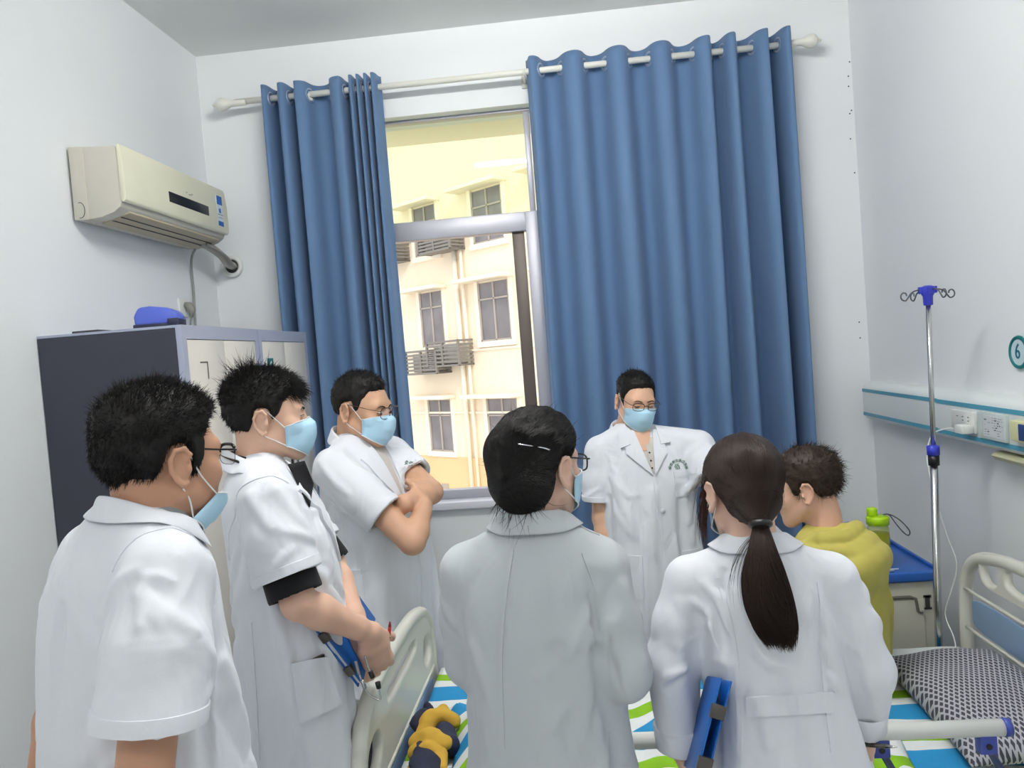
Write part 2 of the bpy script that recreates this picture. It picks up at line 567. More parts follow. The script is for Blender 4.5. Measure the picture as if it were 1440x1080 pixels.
def curtain(name, label, folds, zt, zb, shift, seed, round_=0.35):
    """folds = [(x of the fold's front, depth forward, x of the valley after it, depth back)...]: the cloth weaves round the rod."""
    rg = random.Random(seed)
    keys = [(folds[0][0] - 0.028, 0.02)]
    for (xp, dp, xv, dv) in folds:
        keys.append((xp, -dp * 1.15))
        if xv is not None:
            keys.append((xv, dv * 1.15))
    if folds[-1][2] is None:
        keys.append((folds[-1][0] + 0.03, 0.02))
    kx = np.array([k[0] for k in keys])
    ky = np.array([k[1] for k in keys])
    n_ = 14
    u = np.linspace(0, len(keys) - 1, (len(keys) - 1) * n_ + 1)
    i = np.minimum(u.astype(int), len(keys) - 2)
    t = u - i
    X = kx[i] + (kx[i + 1] - kx[i]) * (t + round_ * np.sin(2 * np.pi * t) / (2 * np.pi))
    Y = ky[i] + (ky[i + 1] - ky[i]) * (0.5 - 0.5 * np.cos(np.pi * t))
    nz = 46
    zs = zt + (zb - zt) * np.linspace(0, 1, nz) ** 1.15
    ph = [rg.uniform(0, 6.28) for _ in range(6)]
    V = []
    for z in zs:
        d = (zt - z) / (zt - zb)
        soft = 1 + 0.25 * min(1, d * 2.2)
        xw = X + shift * d + 0.012 * d * np.sin(u * 0.9 + ph[0] + d * 1.5)
        yw = Y * soft * (1 + 0.25 * d * np.sin(u * 0.8 + ph[1])) + 0.014 * d * np.sin(u * 1.7 + ph[2] + d * 2) + 0.006 * d * np.sin(u * 4.1 + ph[3] - d * 3)
        V += [(a, RY + min(b, 0.075) - 0.02 * d, z) for a, b in zip(xw, yw)]
    m_ = len(X)
    F = [(r * m_ + c, r * m_ + c + 1, (r + 1) * m_ + c + 1, (r + 1) * m_ + c) for r in range(nz - 1) for c in range(m_ - 1)]
    root = empty(name, (float(np.mean(kx)), RY, zb), 0, label, 'curtain')
    V = np.array(V) - np.array([np.mean(kx), RY, zb])
    o = add_obj('drape', np_mesh('drape', V, np.array(F)), M_curt, root)
    sm = o.modifiers.new('thickness', 'SOLIDIFY')
    sm.thickness = 0.0025
    # rings where the cloth crosses the rod
    for k in range(1, len(keys) - 2):
        xc = 0.5 * (kx[k] + kx[k + 1]) - np.mean(kx)
        dx, dy = kx[k + 1] - kx[k], ky[k + 1] - ky[k]
        tv = Vector((dx * (1 - round_ * 0.8), dy * 1.1, 0)).normalized()
        nv = Vector((-tv.y, tv.x, 0))
        q = nv.to_track_quat('Z', 'Y').to_matrix().to_4x4()
        pts = [Matrix.Translation((xc, 0, RZ - zb - 0.002)) @ q @ Vector((0.031 * math.cos(a), 0.031 * math.sin(a), 0)) for a in np.linspace(0, 2 * math.pi, 20, endpoint=False)]
        MB().tube(pts, 0.0075, 8, closed=True).build('curtain_ring', M_grom, root, smooth=True)
    return root


curtain('curtain', 'right blue ring-top curtain, wide and drawn across the window behind the doctors', [
    (-0.105, 0.04, -0.02, 0.045), (0.108, 0.05, 0.205, 0.045), (0.325, 0.05, 0.425, 0.045), (0.535, 0.05, 0.64, 0.045), (0.755, 0.055, 0.80, 0.05),
    (0.875, 0.06, 0.925, 0.055), (1.035, 0.06, 1.065, 0.055), (1.14, 0.06, None, 0)], 3.145, 0.06, -0.01, 3)
curtain('curtain', 'left blue ring-top curtain, narrow and bunched beside the open window', [
    (-1.478, 0.045, -1.435, 0.055), (-1.385, 0.05, -1.335, 0.055), (-1.305, 0.05, -1.20, 0.05), (-1.085, 0.05, -1.05, 0.05), (-1.02, 0.05, -1.003, 0.04),
    (-0.985, 0.05, -0.965, 0.04), (-0.945, 0.05, -0.928, 0.04), (-0.908, 0.05, None, 0)], 3.145, 0.06, 0.015, 5, 0.6)

# ------------------------------------------------------------------ air conditioner on the left wall
M_ac = mat('aged_cream_plastic', srgb(226, 224, 200), 0.35, vary=(5, 0.03))
M_acside = mat('ac_side_plastic', srgb(206, 202, 190), 0.45)
M_black = mat('black_plastic', (0.012, 0.012, 0.014, 1), 0.3)
M_dgrey = mat('dark_gap', (0.05, 0.05, 0.055, 1), 0.6)
M_louv = mat('beige_louvre', srgb(186, 176, 150), 0.5)
AY0, AY1 = 2.90, 3.80
ac = empty('air_conditioner', (XL, (AY0 + AY1) / 2, 2.46), 0, 'cream split air conditioner high on the left wall above the lockers', 'air conditioner')
hl = (AY1 - AY0) / 2


def extrude_y(prof, y0, y1):
    n = len(prof)
    v = [(x, y0, z) for x, z in prof] + [(x, y1, z) for x, z in prof]
    f = [(i, (i + 1) % n, n + (i + 1) % n, n + i) for i in range(n)] + [tuple(range(n))[::-1], tuple(range(n, 2 * n))]
    m = MB()
    m.add(v, f)
    return m


extrude_y([(0.012, 0.145), (0.012, -0.135), (0.07, -0.138), (0.07, 0.142)], -hl, hl).build('back_casing', M_acside, ac, bevel=0.004)
MB().box((0.0, -hl + 0.04, -0.10), (0.014, hl - 0.04, 0.13)).build('mounting_plate', M_dgrey, ac)
extrude_y([(0.066, 0.142), (0.066, -0.137), (0.12, -0.132), (0.17, -0.118), (0.20, -0.098), (0.207, -0.08), (0.207, 0.10), (0.197, 0.135)], -hl + 0.004, hl - 0.004).build('casing', M_acside, ac, bevel=0.005)
extrude_y([(0.205, 0.138), (0.205, -0.078), (0.217, -0.084), (0.226, -0.074), (0.229, -0.05), (0.228, 0.05), (0.221, 0.12), (0.215, 0.14)], -hl - 0.001, hl + 0.001).build('front_panel', M_ac, ac, bevel=0.004)
lv = extrude_y([(0.080, -0.147), (0.080, -0.130), (0.190, -0.100), (0.196, -0.112)], -hl + 0.07, hl - 0.05).build('louvre', M_louv, ac, bevel=0.002)
for q in (0.12, 0.155):
    z = -0.1478 + (q - 0.080) * 0.302
    MB().box((q, -hl + 0.075, z - 0.001), (q + 0.004, hl - 0.055, z + 0.002)).build('louvre_slot', M_dgrey, lv)
MB().box((0.2255, -0.12, -0.022), (0.231, 0.24, 0.022)).build('display_strip', M_black, ac, bevel=0.001)
st = MB().box((0.2255, 0.335, -0.052), (0.2295, 0.392, 0.095)).build('energy_sticker', mat('sticker_white', srgb(214, 224, 232), 0.5), ac)
M_stb = mat('sticker_blue', srgb(42, 100, 176), 0.5)
MB().box((0.2295, 0.336, 0.052), (0.2301, 0.391, 0.094)).box((0.2295, 0.336, -0.051), (0.2301, 0.391, -0.028)).box((0.2295, 0.352, 0.012), (0.2301, 0.372, 0.034)).build('sticker_print', M_stb, st)
MB().box((0.2295, 0.336, 0.003), (0.23, 0.391, 0.0055)).box((0.2295, 0.342, -0.012), (0.23, 0.385, -0.01)).build('sticker_line', M_dgrey, st)
# small faint badge strokes on the front and the dial outline on the side
bd = MB()
for k, (a, b) in enumerate(((0.035, 0.012), (0.06, 0.022), (0.082, 0.016))):
    bd.box((0.2275, a, 0.047 - 0.006 * (k % 2)), (0.2292, a + b, 0.0505 - 0.006 * (k % 2)))
bd.build('badge', mat('badge_grey', srgb(150, 150, 140), 0.4), ac)
MB().tube([(0.04 + 0.018 * math.cos(t), -hl - 0.001, -0.10 + 0.03 * math.sin(t)) for t in np.linspace(-1.9, 1.9, 16)], 0.0014, 5).build('dial_outline', M_dgrey, ac)

# refrigerant hose from the unit into the sleeve in the back wall
M_hose = mat('wrapped_hose', srgb(186, 184, 172), 0.7, bump=(90, 0.5, 0.004))
hs = empty('refrigerant_hose', (XL + 0.1, 3.98, 2.30), 0, 'pale wrapped hose running from the air conditioner into the wall', 'hose')
pts = np.array([(0.02, -0.27, 0.04), (0.03, -0.17, 0.02), (0.03, -0.07, -0.005), (0.012, 0.03, -0.03), (0.004, 0.135, -0.036)])
MB().tube(spline(pts, 6), 0.021, 12).build('hose_body', M_hose, hs, smooth=True)
MB().tube(spline(pts + np.array([(0.03, 0, -0.012)] * 4 + [(0.015, 0, 0)]), 6), 0.007, 8).build('drain_hose', mat('grey_hose', srgb(150, 150, 145), 0.5), hs, smooth=True)
MB().tube([(0.0 + 0.048 * math.cos(t), 0.108, -0.036 + 0.048 * math.sin(t)) for t in np.linspace(0, 2 * math.pi, 28, endpoint=False)], 0.013, 10, closed=True).build('wall_sleeve', M_white_pl, hs, smooth=True)
MB().lathe([(0.001, 0.0), (0.036, 0.0), (0.036, 0.006), (0.001, 0.006)], (0.0, 0.108, -0.036), 20, 'y').build('sleeve_hole', M_dgrey, hs)

# power cord, socket and plug
M_cordg = mat('grey_cord', srgb(150, 152, 150), 0.5)
o = MB().tube(spline([(XL + 0.10, 3.72, 2.335), (XL + 0.03, 3.78, 2.27), (XL + 0.012, 3.81, 2.12), (XL + 0.012, 3.80, 2.0), (XL + 0.02, 3.77, 1.86), (XL + 0.02, 3.75, 1.6)], 8), 0.006, 8).build('power_cord', M_cordg, smooth=True)
tag(o, 'grey power cord hanging from the air conditioner down behind the lockers', 'cord')
sk = empty('wall_socket', (XL, 3.70, 2.03), 0, 'white wall socket with a grey plug above the lockers', 'socket')
MB().box((0, -0.043, -0.045), (0.012, 0.043, 0.045)).build('face_plate', M_white_pl, sk, bevel=0.003)
MB().tube([(0.012, 0.01, 0.012), (0.03, 0.01, 0.01), (0.045, 0.008, -0.015), (0.04, 0.005, -0.05)], [0.016, 0.02, 0.019, 0.007], 12).build('plug', mat('grey_plug', srgb(140, 142, 132), 0.5), sk, smooth=True)
MB().tube(spline([(0.04, 0.005, -0.045), (0.03, 0.01, -0.08), (0.02, 0.03, -0.13), (0.02, 0.03, -0.25)], 6), 0.005, 7).build('plug_cord', M_cordg, sk, smooth=True)

# ------------------------------------------------------------------ lockers
M_lside = mat('locker_side_grey', srgb(54, 56, 70), 0.5)
M_lframe = mat('locker_frame_blue', srgb(166, 173, 194), 0.42)
M_ldoor = mat('locker_door_cream', srgb(222, 218, 210), 0.4)
M_steel = mat('polished_steel', srgb(200, 200, 200), 0.22, metal=1.0)
LX, LF, LH = XL + 0.004, -1.354, 1.872


def locker(y0, y1, label, mark):
    root = empty('locker', (LX, (y0 + y1) / 2, 0), 0, label, 'locker', 'steel lockers along the left wall')
    w, d = (y1 - y0) / 2, LF - LX
    MB().box((0, -w, 0.0), (d - 0.0225, -w + 0.018, LH - 0.010)).box((0, w - 0.018, 0), (d - 0.0225, w, LH - 0.010)).build('side_panel', M_lside, root)
    MB().box((0, -w + 0.018, 0.03), (0.015, w - 0.018, LH - 0.01)).build('back_panel', M_lside, root)
    f = MB()
    f.box((d - 0.022, -w + 0.0005, 0), (d, -w + 0.032, LH - 0.05)).box((d - 0.022, w - 0.032, 0), (d, w - 0.0005, LH - 0.05)).box((d - 0.0225, -w + 0.0005, LH - 0.05), (d, w - 0.0005, LH - 0.0005))
    f.box((d - 0.024, -w + 0.031, 0.455), (d - 0.003, w - 0.031, 0.515)).box((d - 0.024, -w + 0.031, 0), (d - 0.001, w - 0.031, 0.06))
    f.build('front_frame', M_lframe, root)
    MB().box((0.0, -w + 0.0005, LH - 0.009), (d - 0.023, w - 0.0005, LH)).build('top_panel', M_lframe, root)
    for s in (-1, 1):
        a, b = (-w + 0.034, -0.0015) if s < 0 else (0.0015, w - 0.034)
        dr = MB().box((d - 0.022, a, 0.517), (d - 0.002, b, LH - 0.052)).build('door', M_ldoor, root, bevel=0.002)
        hy = -0.035 if s < 0 else 0.03
        MB().box((d - 0.003, hy - 0.011, 1.19), (d + 0.004, hy + 0.011, 1.27)).build('handle', M_steel if s > 0 else M_black, dr, bevel=0.002)
        if s > 0:
            MB().box((d + 0.003, hy - 0.009, 1.255), (d + 0.007, hy + 0.009, 1.272)).build('lock', M_black, dr, bevel=0.001)
        dl = MB().box((d - 0.022, a, 0.062), (d - 0.002, b, 0.453)).build('lower_door', M_ldoor, root, bevel=0.002)
        MB().lathe([(0.001, d - 0.004), (0.009, d - 0.004), (0.009, d + 0.004), (0.001, d + 0.005)], (0, hy, 0.38), 14, 'x').build('lock', M_steel, dl, smooth=True)
    return root


lk = locker(2.632, 3.293, 'tall cream steel locker with dark grey side panel, nearer to the viewer', 0)
MB().box((LF - LX - 0.001, -0.213, 1.735), (LF - LX - 0.0, -0.155, 1.74)).box((LF - LX - 0.001, -0.16, 1.675), (LF - LX - 0.0, -0.155, 1.735)).build('sticker_remnant', M_black, lk)
lk2 = locker(3.297, 3.905, 'tall cream steel locker beside the curtain with a small teal number plate', 1)
pl_ = MB().box((LF - LX - 0.003, -0.225, 1.665), (LF - LX + 0.0005, -0.16, 1.745)).build('number_plate', mat('teal_plate', srgb(24, 116, 122), 0.4), lk2)
text_mesh('plate_number', '6', 0.07, M_white_pl, pl_, Matrix.Translation((LF - LX + 0.001, -0.192, 1.705)) @ Matrix(((0, 0, 1, 0), (1, 0, 0, 0), (0, 1, 0, 0), (0, 0, 0, 1))))

# blue plastic case and a thin dark folder lying on top of the near locker
bx = empty('plastic_case', (-1.52, 2.80, LH), rad(12), 'rounded blue plastic case on a dark base on top of the near locker', 'case')
prof = [(-0.075, 0.012), (-0.078, 0.05), (-0.06, 0.082), (-0.02, 0.085), (0.04, 0.076), (0.072, 0.062), (0.082, 0.038), (0.07, 0.012)]
extrude_y([(x, z) for x, z in prof], -0.05, 0.05).build('lid', mat('periwinkle_plastic', srgb(86, 104, 200), 0.3), bx, bevel=0.012, seg=3)
MB().box((-0.08, -0.052, 0), (0.074, 0.052, 0.02)).box((0.04, -0.053, 0.0), (0.08, 0.053, 0.036)).build('base', mat('navy_plastic', srgb(34, 36, 62), 0.4), bx, bevel=0.004)
tag(MB().box((-1.80, 2.70, LH), (-1.70, 2.93, LH + 0.012)).build('folder', M_dgrey, bevel=0.002), 'thin dark folder lying flat on the near locker by the wall', 'folder')

# ------------------------------------------------------------------ bed
M_bedpl = mat('bed_cream_plastic', srgb(222, 222, 212), 0.32)
M_bedblue = mat('bed_blue_inset', srgb(140, 170, 206), 0.3)
M_bedfr = mat('bed_frame_grey', srgb(170, 172, 172), 0.45)
M_rblue = mat('rail_blue_plastic', srgb(62, 78, 160), 0.4)
M_rbar = mat('rail_bar_blue_steel', srgb(54, 66, 112), 0.35, metal=0.2)
BX0, BX1, BYC = -0.585, 1.272, 2.335
bed = empty('hospital_bed', ((BX0 + BX1) / 2, BYC, 0), 0, 'hospital bed with moulded cream headboard and footboard and a folding side rail', 'bed')


def norm3(v):
    v = np.asarray(v, float)
    return v / (np.linalg.norm(v) + 1e-9)


def oval(c, a, b, n=26, p=2.0, rot=0.0):
    out = []
    for t in np.linspace(0, 2 * math.pi, n, endpoint=False):
        x = a * math.copysign(abs(math.cos(t)) ** (2 / p), math.cos(t))
        y = b * math.copysign(abs(math.sin(t)) ** (2 / p), math.sin(t))
        out.append((c[0] + x * math.cos(rot) - y * math.sin(rot), c[1] + x * math.sin(rot) + y * math.cos(rot)))
    return out


def board(name, x, zs, sgn, hz, slots, blue):
    half = [(0.0, 0.84), (0.12, 0.836), (0.24, 0.826), (0.36, 0.800), (0.43, 0.762), (0.475, 0.70), (0.492, 0.62), (0.496, 0.5), (0.496, 0.34)]
    half = [(a, z + zs) for a, z in half[:-1]] + [half[-1]]
    loop = smooth_loop(half, 4)[:(len(half) - 1) * 4 - 3]
    right = [p for p in spline(half, 5).tolist()]
    left = [(-a, z) for a, z in right[::-1]]
    outl = left[:-1] + right
    # sgn: the bed side faces +x for the footboard, -x for the headboard
    fl = lambda u, v, w: (x - bed.location.x + w, u, v)
    b = plate(name, outl, slots, 0.030, 0.012, M_bedpl, bed, fl)
    s = 0.0155 * sgn
    ring = [np.array((x - bed.location.x, u, v)) for u, v in spline(half, 5)[::-1] * np.array([-1, 1])][:-1] + [np.array((x - bed.location.x, u, v)) for u, v in spline(half, 5)]
    ring = [q - norm3((0, q[1], (q[2] - 0.55) * 0.8)) * 0.010 for q in ring]
    MB().tube(ring, 0.022, 10).build('rim', M_bedpl, b, smooth=True)
    lo, hi = x - bed.location.x + s - 0.004, x - bed.location.x + s + 0.003
    plate('blue_inset', oval((0, blue[0]), 0.40, blue[1], 40, 7), [], 0.008, 0.003, M_bedblue, b, lambda u, v, w: (x - bed.location.x + s + w, u, v))
    # raised moulding lines round the inset
    for zz in (blue[0] + blue[1] + 0.012, blue[0] - blue[1] - 0.014):
        MB().tube([(x - bed.location.x + s, u, zz) for u in np.linspace(-0.45, 0.45, 12)], 0.006, 8).build('moulding', M_bedpl, b, smooth=True)
    return b


fb = board('footboard', BX0 - 0.025, 0.0, 1, 0, [oval((0.365, 0.655), 0.068, 0.050, 28, 2.2, -0.25), oval((-0.365, 0.655), 0.068, 0.050, 28, 2.2, 0.25), oval((0, 0.742), 0.20, 0.021, 40, 4)], (0.50, 0.055))
hb = board('headboard', BX1 + 0.025, 0.085, -1, 0, [oval((0.285, 0.855), 0.05, 0.045, 24, 2.4, -0.1), oval((-0.285, 0.855), 0.05, 0.045, 24, 2.4, 0.1), oval((0, 0.86), 0.19, 0.034, 36, 4)], (0.685, 0.055))
bf = MB()
for y in (-0.42, 0.42):
    bf.box((BX0 - bed.location.x, y - 0.025, 0.30), (BX1 - bed.location.x, y + 0.025, 0.36))
for x in np.linspace(BX0, BX1, 5):
    bf.box((x - bed.location.x - 0.02, -0.44, 0.30), (x - bed.location.x + 0.02, 0.44, 0.34))
bf.box((BX0 - bed.location.x, -0.45, 0.355), (BX1 - bed.location.x, 0.45, 0.392))
bf.build('frame', M_bedfr, bed, bevel=0.004)
for sx in (BX0 + 0.12, BX1 - 0.12):
    for sy in (-0.38, 0.38):
        lg = MB().cyl((sx - bed.location.x, sy, 0.10), (sx - bed.location.x, sy, 0.31), 0.024).build('leg', M_bedfr, bed, smooth=True)
        MB().lathe([(0.02, -0.012), (0.05, -0.014), (0.056, 0), (0.05, 0.014), (0.02, 0.012)], (sx - bed.location.x + 0.01, sy, 0.056), 20, 'y').build('caster', M_black, lg, smooth=True)
# folding side rail on the near side
RLY, RLZ = 1.862 - BYC, 0.728
rl = MB().cyl((-0.62, RLY, RLZ), (0.925 - bed.location.x, RLY, RLZ), 0.0195, n=20).build('side_rail', M_white_pl, bed, smooth=True)
for xx in (0.925 - bed.location.x, -0.62):
    MB().cyl((xx - 0.002, RLY, RLZ), (xx + 0.014, RLY, RLZ), 0.021, n=20).build('rail_cap', M_rblue, rl, smooth=True)
for xx in (-0.25, 0.20, 0.645, 0.885):
    x = xx - bed.location.x
    MB().box((x - 0.02, RLY - 0.014, RLZ - 0.058), (x + 0.02, RLY + 0.014, RLZ - 0.014)).build('rail_bracket', M_rblue, rl, bevel=0.004)
    MB().lathe([(0.001, -0.016), (0.007, -0.016), (0.007, -0.013), (0.001, -0.013)], (x, RLY, RLZ - 0.038), 12, 'y').build('rail_pivot', M_black, rl)
    q = MB().tube([(x, RLY, RLZ - 0.04), (x + 0.17, RLY - 0.002, 0.345)], 0.014, 4, flat=0.6).build('rail_bar', M_rbar, rl)
MB().box((-0.66, RLY - 0.012, 0.31), (0.98 - bed.location.x + 0.1, RLY + 0.012, 0.35)).build('rail_base', M_bedfr, rl, bevel=0.004)


def stripe_mat(name, axis, period, seq, wob, rot=0.0, off=0.0):
    """Printed stripes across the cloth: seq = [(end fraction, colour)...]."""
    m = bpy.data.materials.new(name)
    m.use_nodes = True
    b = bsdf(m)
    b.inputs['Roughness'].default_value = 0.8
    b.inputs['Specular IOR Level'].default_value = 0.2
    tc = node(m, 'ShaderNodeTexCoord')
    mp = node(m, 'ShaderNodeMapping')
    mp.inputs['Rotation'].default_value = (0, 0, rot)
    link(m, tc.outputs['Object'], mp.inputs['Vector'])
    nz = node(m, 'ShaderNodeTexNoise', Scale=5.0)
    link(m, tc.outputs['Object'], nz.inputs['Vector'])
    sx = node(m, 'ShaderNodeSeparateXYZ')
    link(m, mp.outputs[0], sx.inputs[0])
    w = node(m, 'ShaderNodeMath')
    w.operation = 'MULTIPLY_ADD'
    link(m, nz.outputs['Fac'], w.inputs[0])
    w.inputs[1].default_value = wob
    link(m, sx.outputs[axis], w.inputs[2])
    d = node(m, 'ShaderNodeMath')
    d.operation = 'MULTIPLY_ADD'
    d.inputs[1].default_value = 1 / period
    d.inputs[2].default_value = off
    link(m, w.outputs[0], d.inputs[0])
    fr_ = node(m, 'ShaderNodeMath')
    fr_.operation = 'FRACT'
    link(m, d.outputs[0], fr_.inputs[0])
    cr = node(m, 'ShaderNodeValToRGB')
    cr.color_ramp.interpolation = 'CONSTANT'
    el = cr.color_ramp.elements
    el[0].position, el[0].color = 0.0, seq[0][1]
    el[1].position, el[1].color = seq[0][0], seq[1][1]
    for k in range(1, len(seq) - 1):
        e = el.new(seq[k][0])
        e.color = seq[k + 1][1]
    link(m, fr_.outputs[0], cr.inputs[0])
    link(m, cr.outputs[0], b.inputs['Base Color'])
    n2 = node(m, 'ShaderNodeTexNoise', Scale=22.0)
    link(m, tc.outputs['Object'], n2.inputs['Vector'])
    bp = node(m, 'ShaderNodeBump', Strength=0.3, Distance=0.01)
    link(m, n2.outputs['Fac'], bp.inputs['Height'])
    link(m, bp.outputs['Normal'], b.inputs['Normal'])
    return m


C_W, C_B, C_G, C_G2 = srgb(232, 236, 236), srgb(48, 146, 202), srgb(138, 190, 44), srgb(92, 158, 70)
M_sheet = stripe_mat('striped_bedsheet', 1, 0.262, [(0.36, C_B), (0.54, C_W), (0.74, C_G), (1.0, C_W)], 0.03, 0.0, 0.12)
M_quilt = stripe_mat('striped_quilt_cover', 1, 0.25, [(0.34, C_B), (0.52, C_W), (0.72, C_G), (1.0, C_W)], 0.05, rad(-28), 0.2)


def vnoise(P, seed=0):
    """Smooth value noise in [-1, 1] at (n, 3) points."""
    P = np.asarray(P, np.float32)
    I = np.floor(P).astype(np.int64)
    F = P - I
    F = F * F * (3 - 2 * F)

    def h(a, b, c):
        x = (a * 374761393 + b * 668265263 + c * 2147483647 + seed * 144665) & 0xffffffff
        x = ((x ^ (x >> 13)) * 1274126177) & 0xffffffff
        x = x ^ (x >> 16)
        return (x & 0xffff).astype(np.float32) / 32767.5 - 1
    r = 0
    for dx in (0, 1):
        for dy in (0, 1):
            for dz in (0, 1):
                w = (F[:, 0] if dx else 1 - F[:, 0]) * (F[:, 1] if dy else 1 - F[:, 1]) * (F[:, 2] if dz else 1 - F[:, 2])
                r = r + w * h(I[:, 0] + dx, I[:, 1] + dy, I[:, 2] + dz)
    return r


def cloth_sheet(name, x0, x1, y0, y1, zf, m, parent, nx=90, ny=60, loc=(0, 0, 0), thick=0.004):
    xs, ys = np.linspace(x0, x1, nx), np.linspace(y0, y1, ny)
    XX, YY = np.meshgrid(xs, ys)
    V = np.stack([XX.ravel(), YY.ravel(), np.zeros(nx * ny)], 1)
    V = zf(V)
    F = [(j * nx + i, j * nx + i + 1, (j + 1) * nx + i + 1, (j + 1) * nx + i) for j in range(ny - 1) for i in range(nx - 1)]
    o = add_obj(name, np_mesh(name, V - np.array(loc), np.array(F)), m, parent, loc=loc)
    s = o.modifiers.new('thickness', 'SOLIDIFY')
    s.thickness = thick
    s.offset = -1
    return o


tag(MB().box((BX0 + 0.005, 1.885, 0.394), (BX1 - 0.005, 2.785, 0.528)).build('mattress', mat('mattress_cover', srgb(90, 120, 170), 0.7), bevel=0.03, seg=3), 'bed mattress under the striped sheet', 'mattress')


def sheet_z(V):
    x, y = V[:, 0].copy(), V[:, 1].copy()
    n = vnoise(np.stack([x * 5, y * 4, 0 * x], 1), 3) * 0.005 + vnoise(np.stack([x * 14, y * 9, 0 * x], 1), 4) * 0.0025
    top = 0.541 + n
    far, near = 2.80, 1.872
    ex = np.maximum(y - far, 0) + np.maximum(near - y, 0)
    V[:, 1] = np.clip(y, near, far) + np.where(y > far, 1, -1) * np.minimum(ex, 0.02) * (ex > 0)
    V[:, 2] = np.where(ex > 0, top - np.maximum(ex - 0.012, 0), top)
    return V


so = cloth_sheet('bed_sheet', BX0 + 0.012, BX1 - 0.012, 1.82, 2.90, sheet_z, M_sheet, None, 100, 90, ((BX0 + BX1) / 2, BYC, 0.54))
tag(so, 'white bed sheet with blue and green stripes stretched over the mattress', 'sheet')


def quilt_z(V):
    x, y = V[:, 0].copy(), V[:, 1].copy()
    X0, X1, Y0, Y1 = -0.46, 0.80, 1.915, 2.44
    u = (x - X0) / (X1 - X0)
    v = (y - Y0) / (Y1 - Y0)
    e = np.minimum(np.minimum(u * (X1 - X0), (1 - u) * (X1 - X0)), np.minimum(v, 1 - v) * (Y1 - Y0))
    rim = 1 - np.exp(-np.maximum(e, 0) / 0.035)
    Pn = np.stack([x * 4.2 + y * 1.5, y * 4.5 - x * 1.0, 0 * x], 1)
    hgt = 0.052 + 0.038 * vnoise(Pn, 11) + 0.02 * vnoise(Pn * 2.3, 12) + 0.009 * vnoise(Pn * 5, 13)
    hgt += 0.035 * np.exp(-((x + 0.28) / 0.16) ** 2)
    V[:, 2] = 0.552 + np.maximum(hgt, 0.015) * rim
    V[:, 0] += 0.035 * vnoise(np.stack([y * 6, x * 2, 0 * x], 1), 21) - 0.10 * (v - 0.5) * (1 - u)
    V[:, 1] += 0.03 * vnoise(np.stack([x * 5, y * 2, 0 * x], 1), 22)
    return V


qo = cloth_sheet('quilt', -0.46, 0.80, 1.915, 2.44, quilt_z, M_quilt, None, 130, 70, (0.2, 2.2, 0.56), 0.006)
tag(qo, 'bunched striped quilt in white, blue and green heaped along the bed', 'quilt')

# pillow in a dark case with pale lozenges
M_pil = bpy.data.materials.new('dark_lozenge_pillowcase')
M_pil.use_nodes = True
b = bsdf(M_pil)
b.inputs['Roughness'].default_value = 0.85
tc = node(M_pil, 'ShaderNodeTexCoord')
mp = node(M_pil, 'ShaderNodeMapping')
mp.inputs['Scale'].default_value = (74, 52, 0)
mp.inputs['Rotation'].default_value = (0, 0, rad(4))
link(M_pil, tc.outputs['Object'], mp.inputs['Vector'])
vo = node(M_pil, 'ShaderNodeSeparateXYZ')
link(M_pil, mp.outputs[0], vo.inputs[0])


def mth(m, op, a, b_=None, c=None):
    n = node(m, 'ShaderNodeMath')
    n.operation = op
    for i, v in enumerate((a, b_, c)):
        if v is None:
            continue
        if isinstance(v, (int, float)):
            n.inputs[i].default_value = v
        else:
            link(m, v, n.inputs[i])
    return n.outputs[0]


row = mth(M_pil, 'FLOOR', vo.outputs[1])
fy = mth(M_pil, 'SUBTRACT', mth(M_pil, 'FRACT', vo.outputs[1]), 0.5)
fx = mth(M_pil, 'SUBTRACT', mth(M_pil, 'FRACT', mth(M_pil, 'MULTIPLY_ADD', row, 0.5, vo.outputs[0])), 0.5)
dd = mth(M_pil, 'ADD', mth(M_pil, 'MULTIPLY', mth(M_pil, 'ABSOLUTE', fx), 1.25), mth(M_pil, 'MULTIPLY', mth(M_pil, 'ABSOLUTE', fy), 0.75))
mk = mth(M_pil, 'GREATER_THAN', dd, 0.46)
mxc = node(M_pil, 'ShaderNodeMix')
mxc.data_type = 'RGBA'
link(M_pil, mk, mxc.inputs[0])
mxc.inputs[6].default_value = srgb(62, 63, 74)
mxc.inputs[7].default_value = srgb(176, 176, 184)
link(M_pil, mxc.outputs[2], b.inputs['Base Color'])
pn = 44
uu, vv_ = np.meshgrid(np.linspace(-1, 1, pn), np.linspace(-1, 1, pn))
rim = np.clip((1 - np.abs(uu) ** 2.6) * (1 - np.abs(vv_) ** 2.6), 0, 1) ** 0.42
pin = 1 - 0.06 * (1 - uu ** 2) * np.abs(vv_) ** 4 - 0.0
xx = uu * 0.178 * (1 - 0.07 * (1 - vv_ ** 2) * np.abs(uu) ** 3)
yy = vv_ * 0.33 * (1 - 0.07 * (1 - uu ** 2) * np.abs(vv_) ** 3)
wr = vnoise(np.stack([xx.ravel() * 9, yy.ravel() * 7, 0 * xx.ravel()], 1), 31).reshape(xx.shape) * 0.012
zt_ = rim * (0.062 + wr) + 0.004
zb_ = -rim * 0.042
V = np.concatenate([np.stack([xx, yy, zt_], -1).reshape(-1, 3), np.stack([xx, yy, zb_], -1).reshape(-1, 3)])
F = []
for j in range(pn - 1):
    for i in range(pn - 1):
        a = j * pn + i
        F.append((a, a + 1, a + pn + 1, a + pn))
        F.append((pn * pn + a, pn * pn + a + pn, pn * pn + a + pn + 1, pn * pn + a + 1))
edge = [i for i in range(pn)] + [j * pn + pn - 1 for j in range(1, pn)] + [pn * pn - 1 - i for i in range(1, pn)] + [j * pn for j in range(pn - 2, 0, -1)]
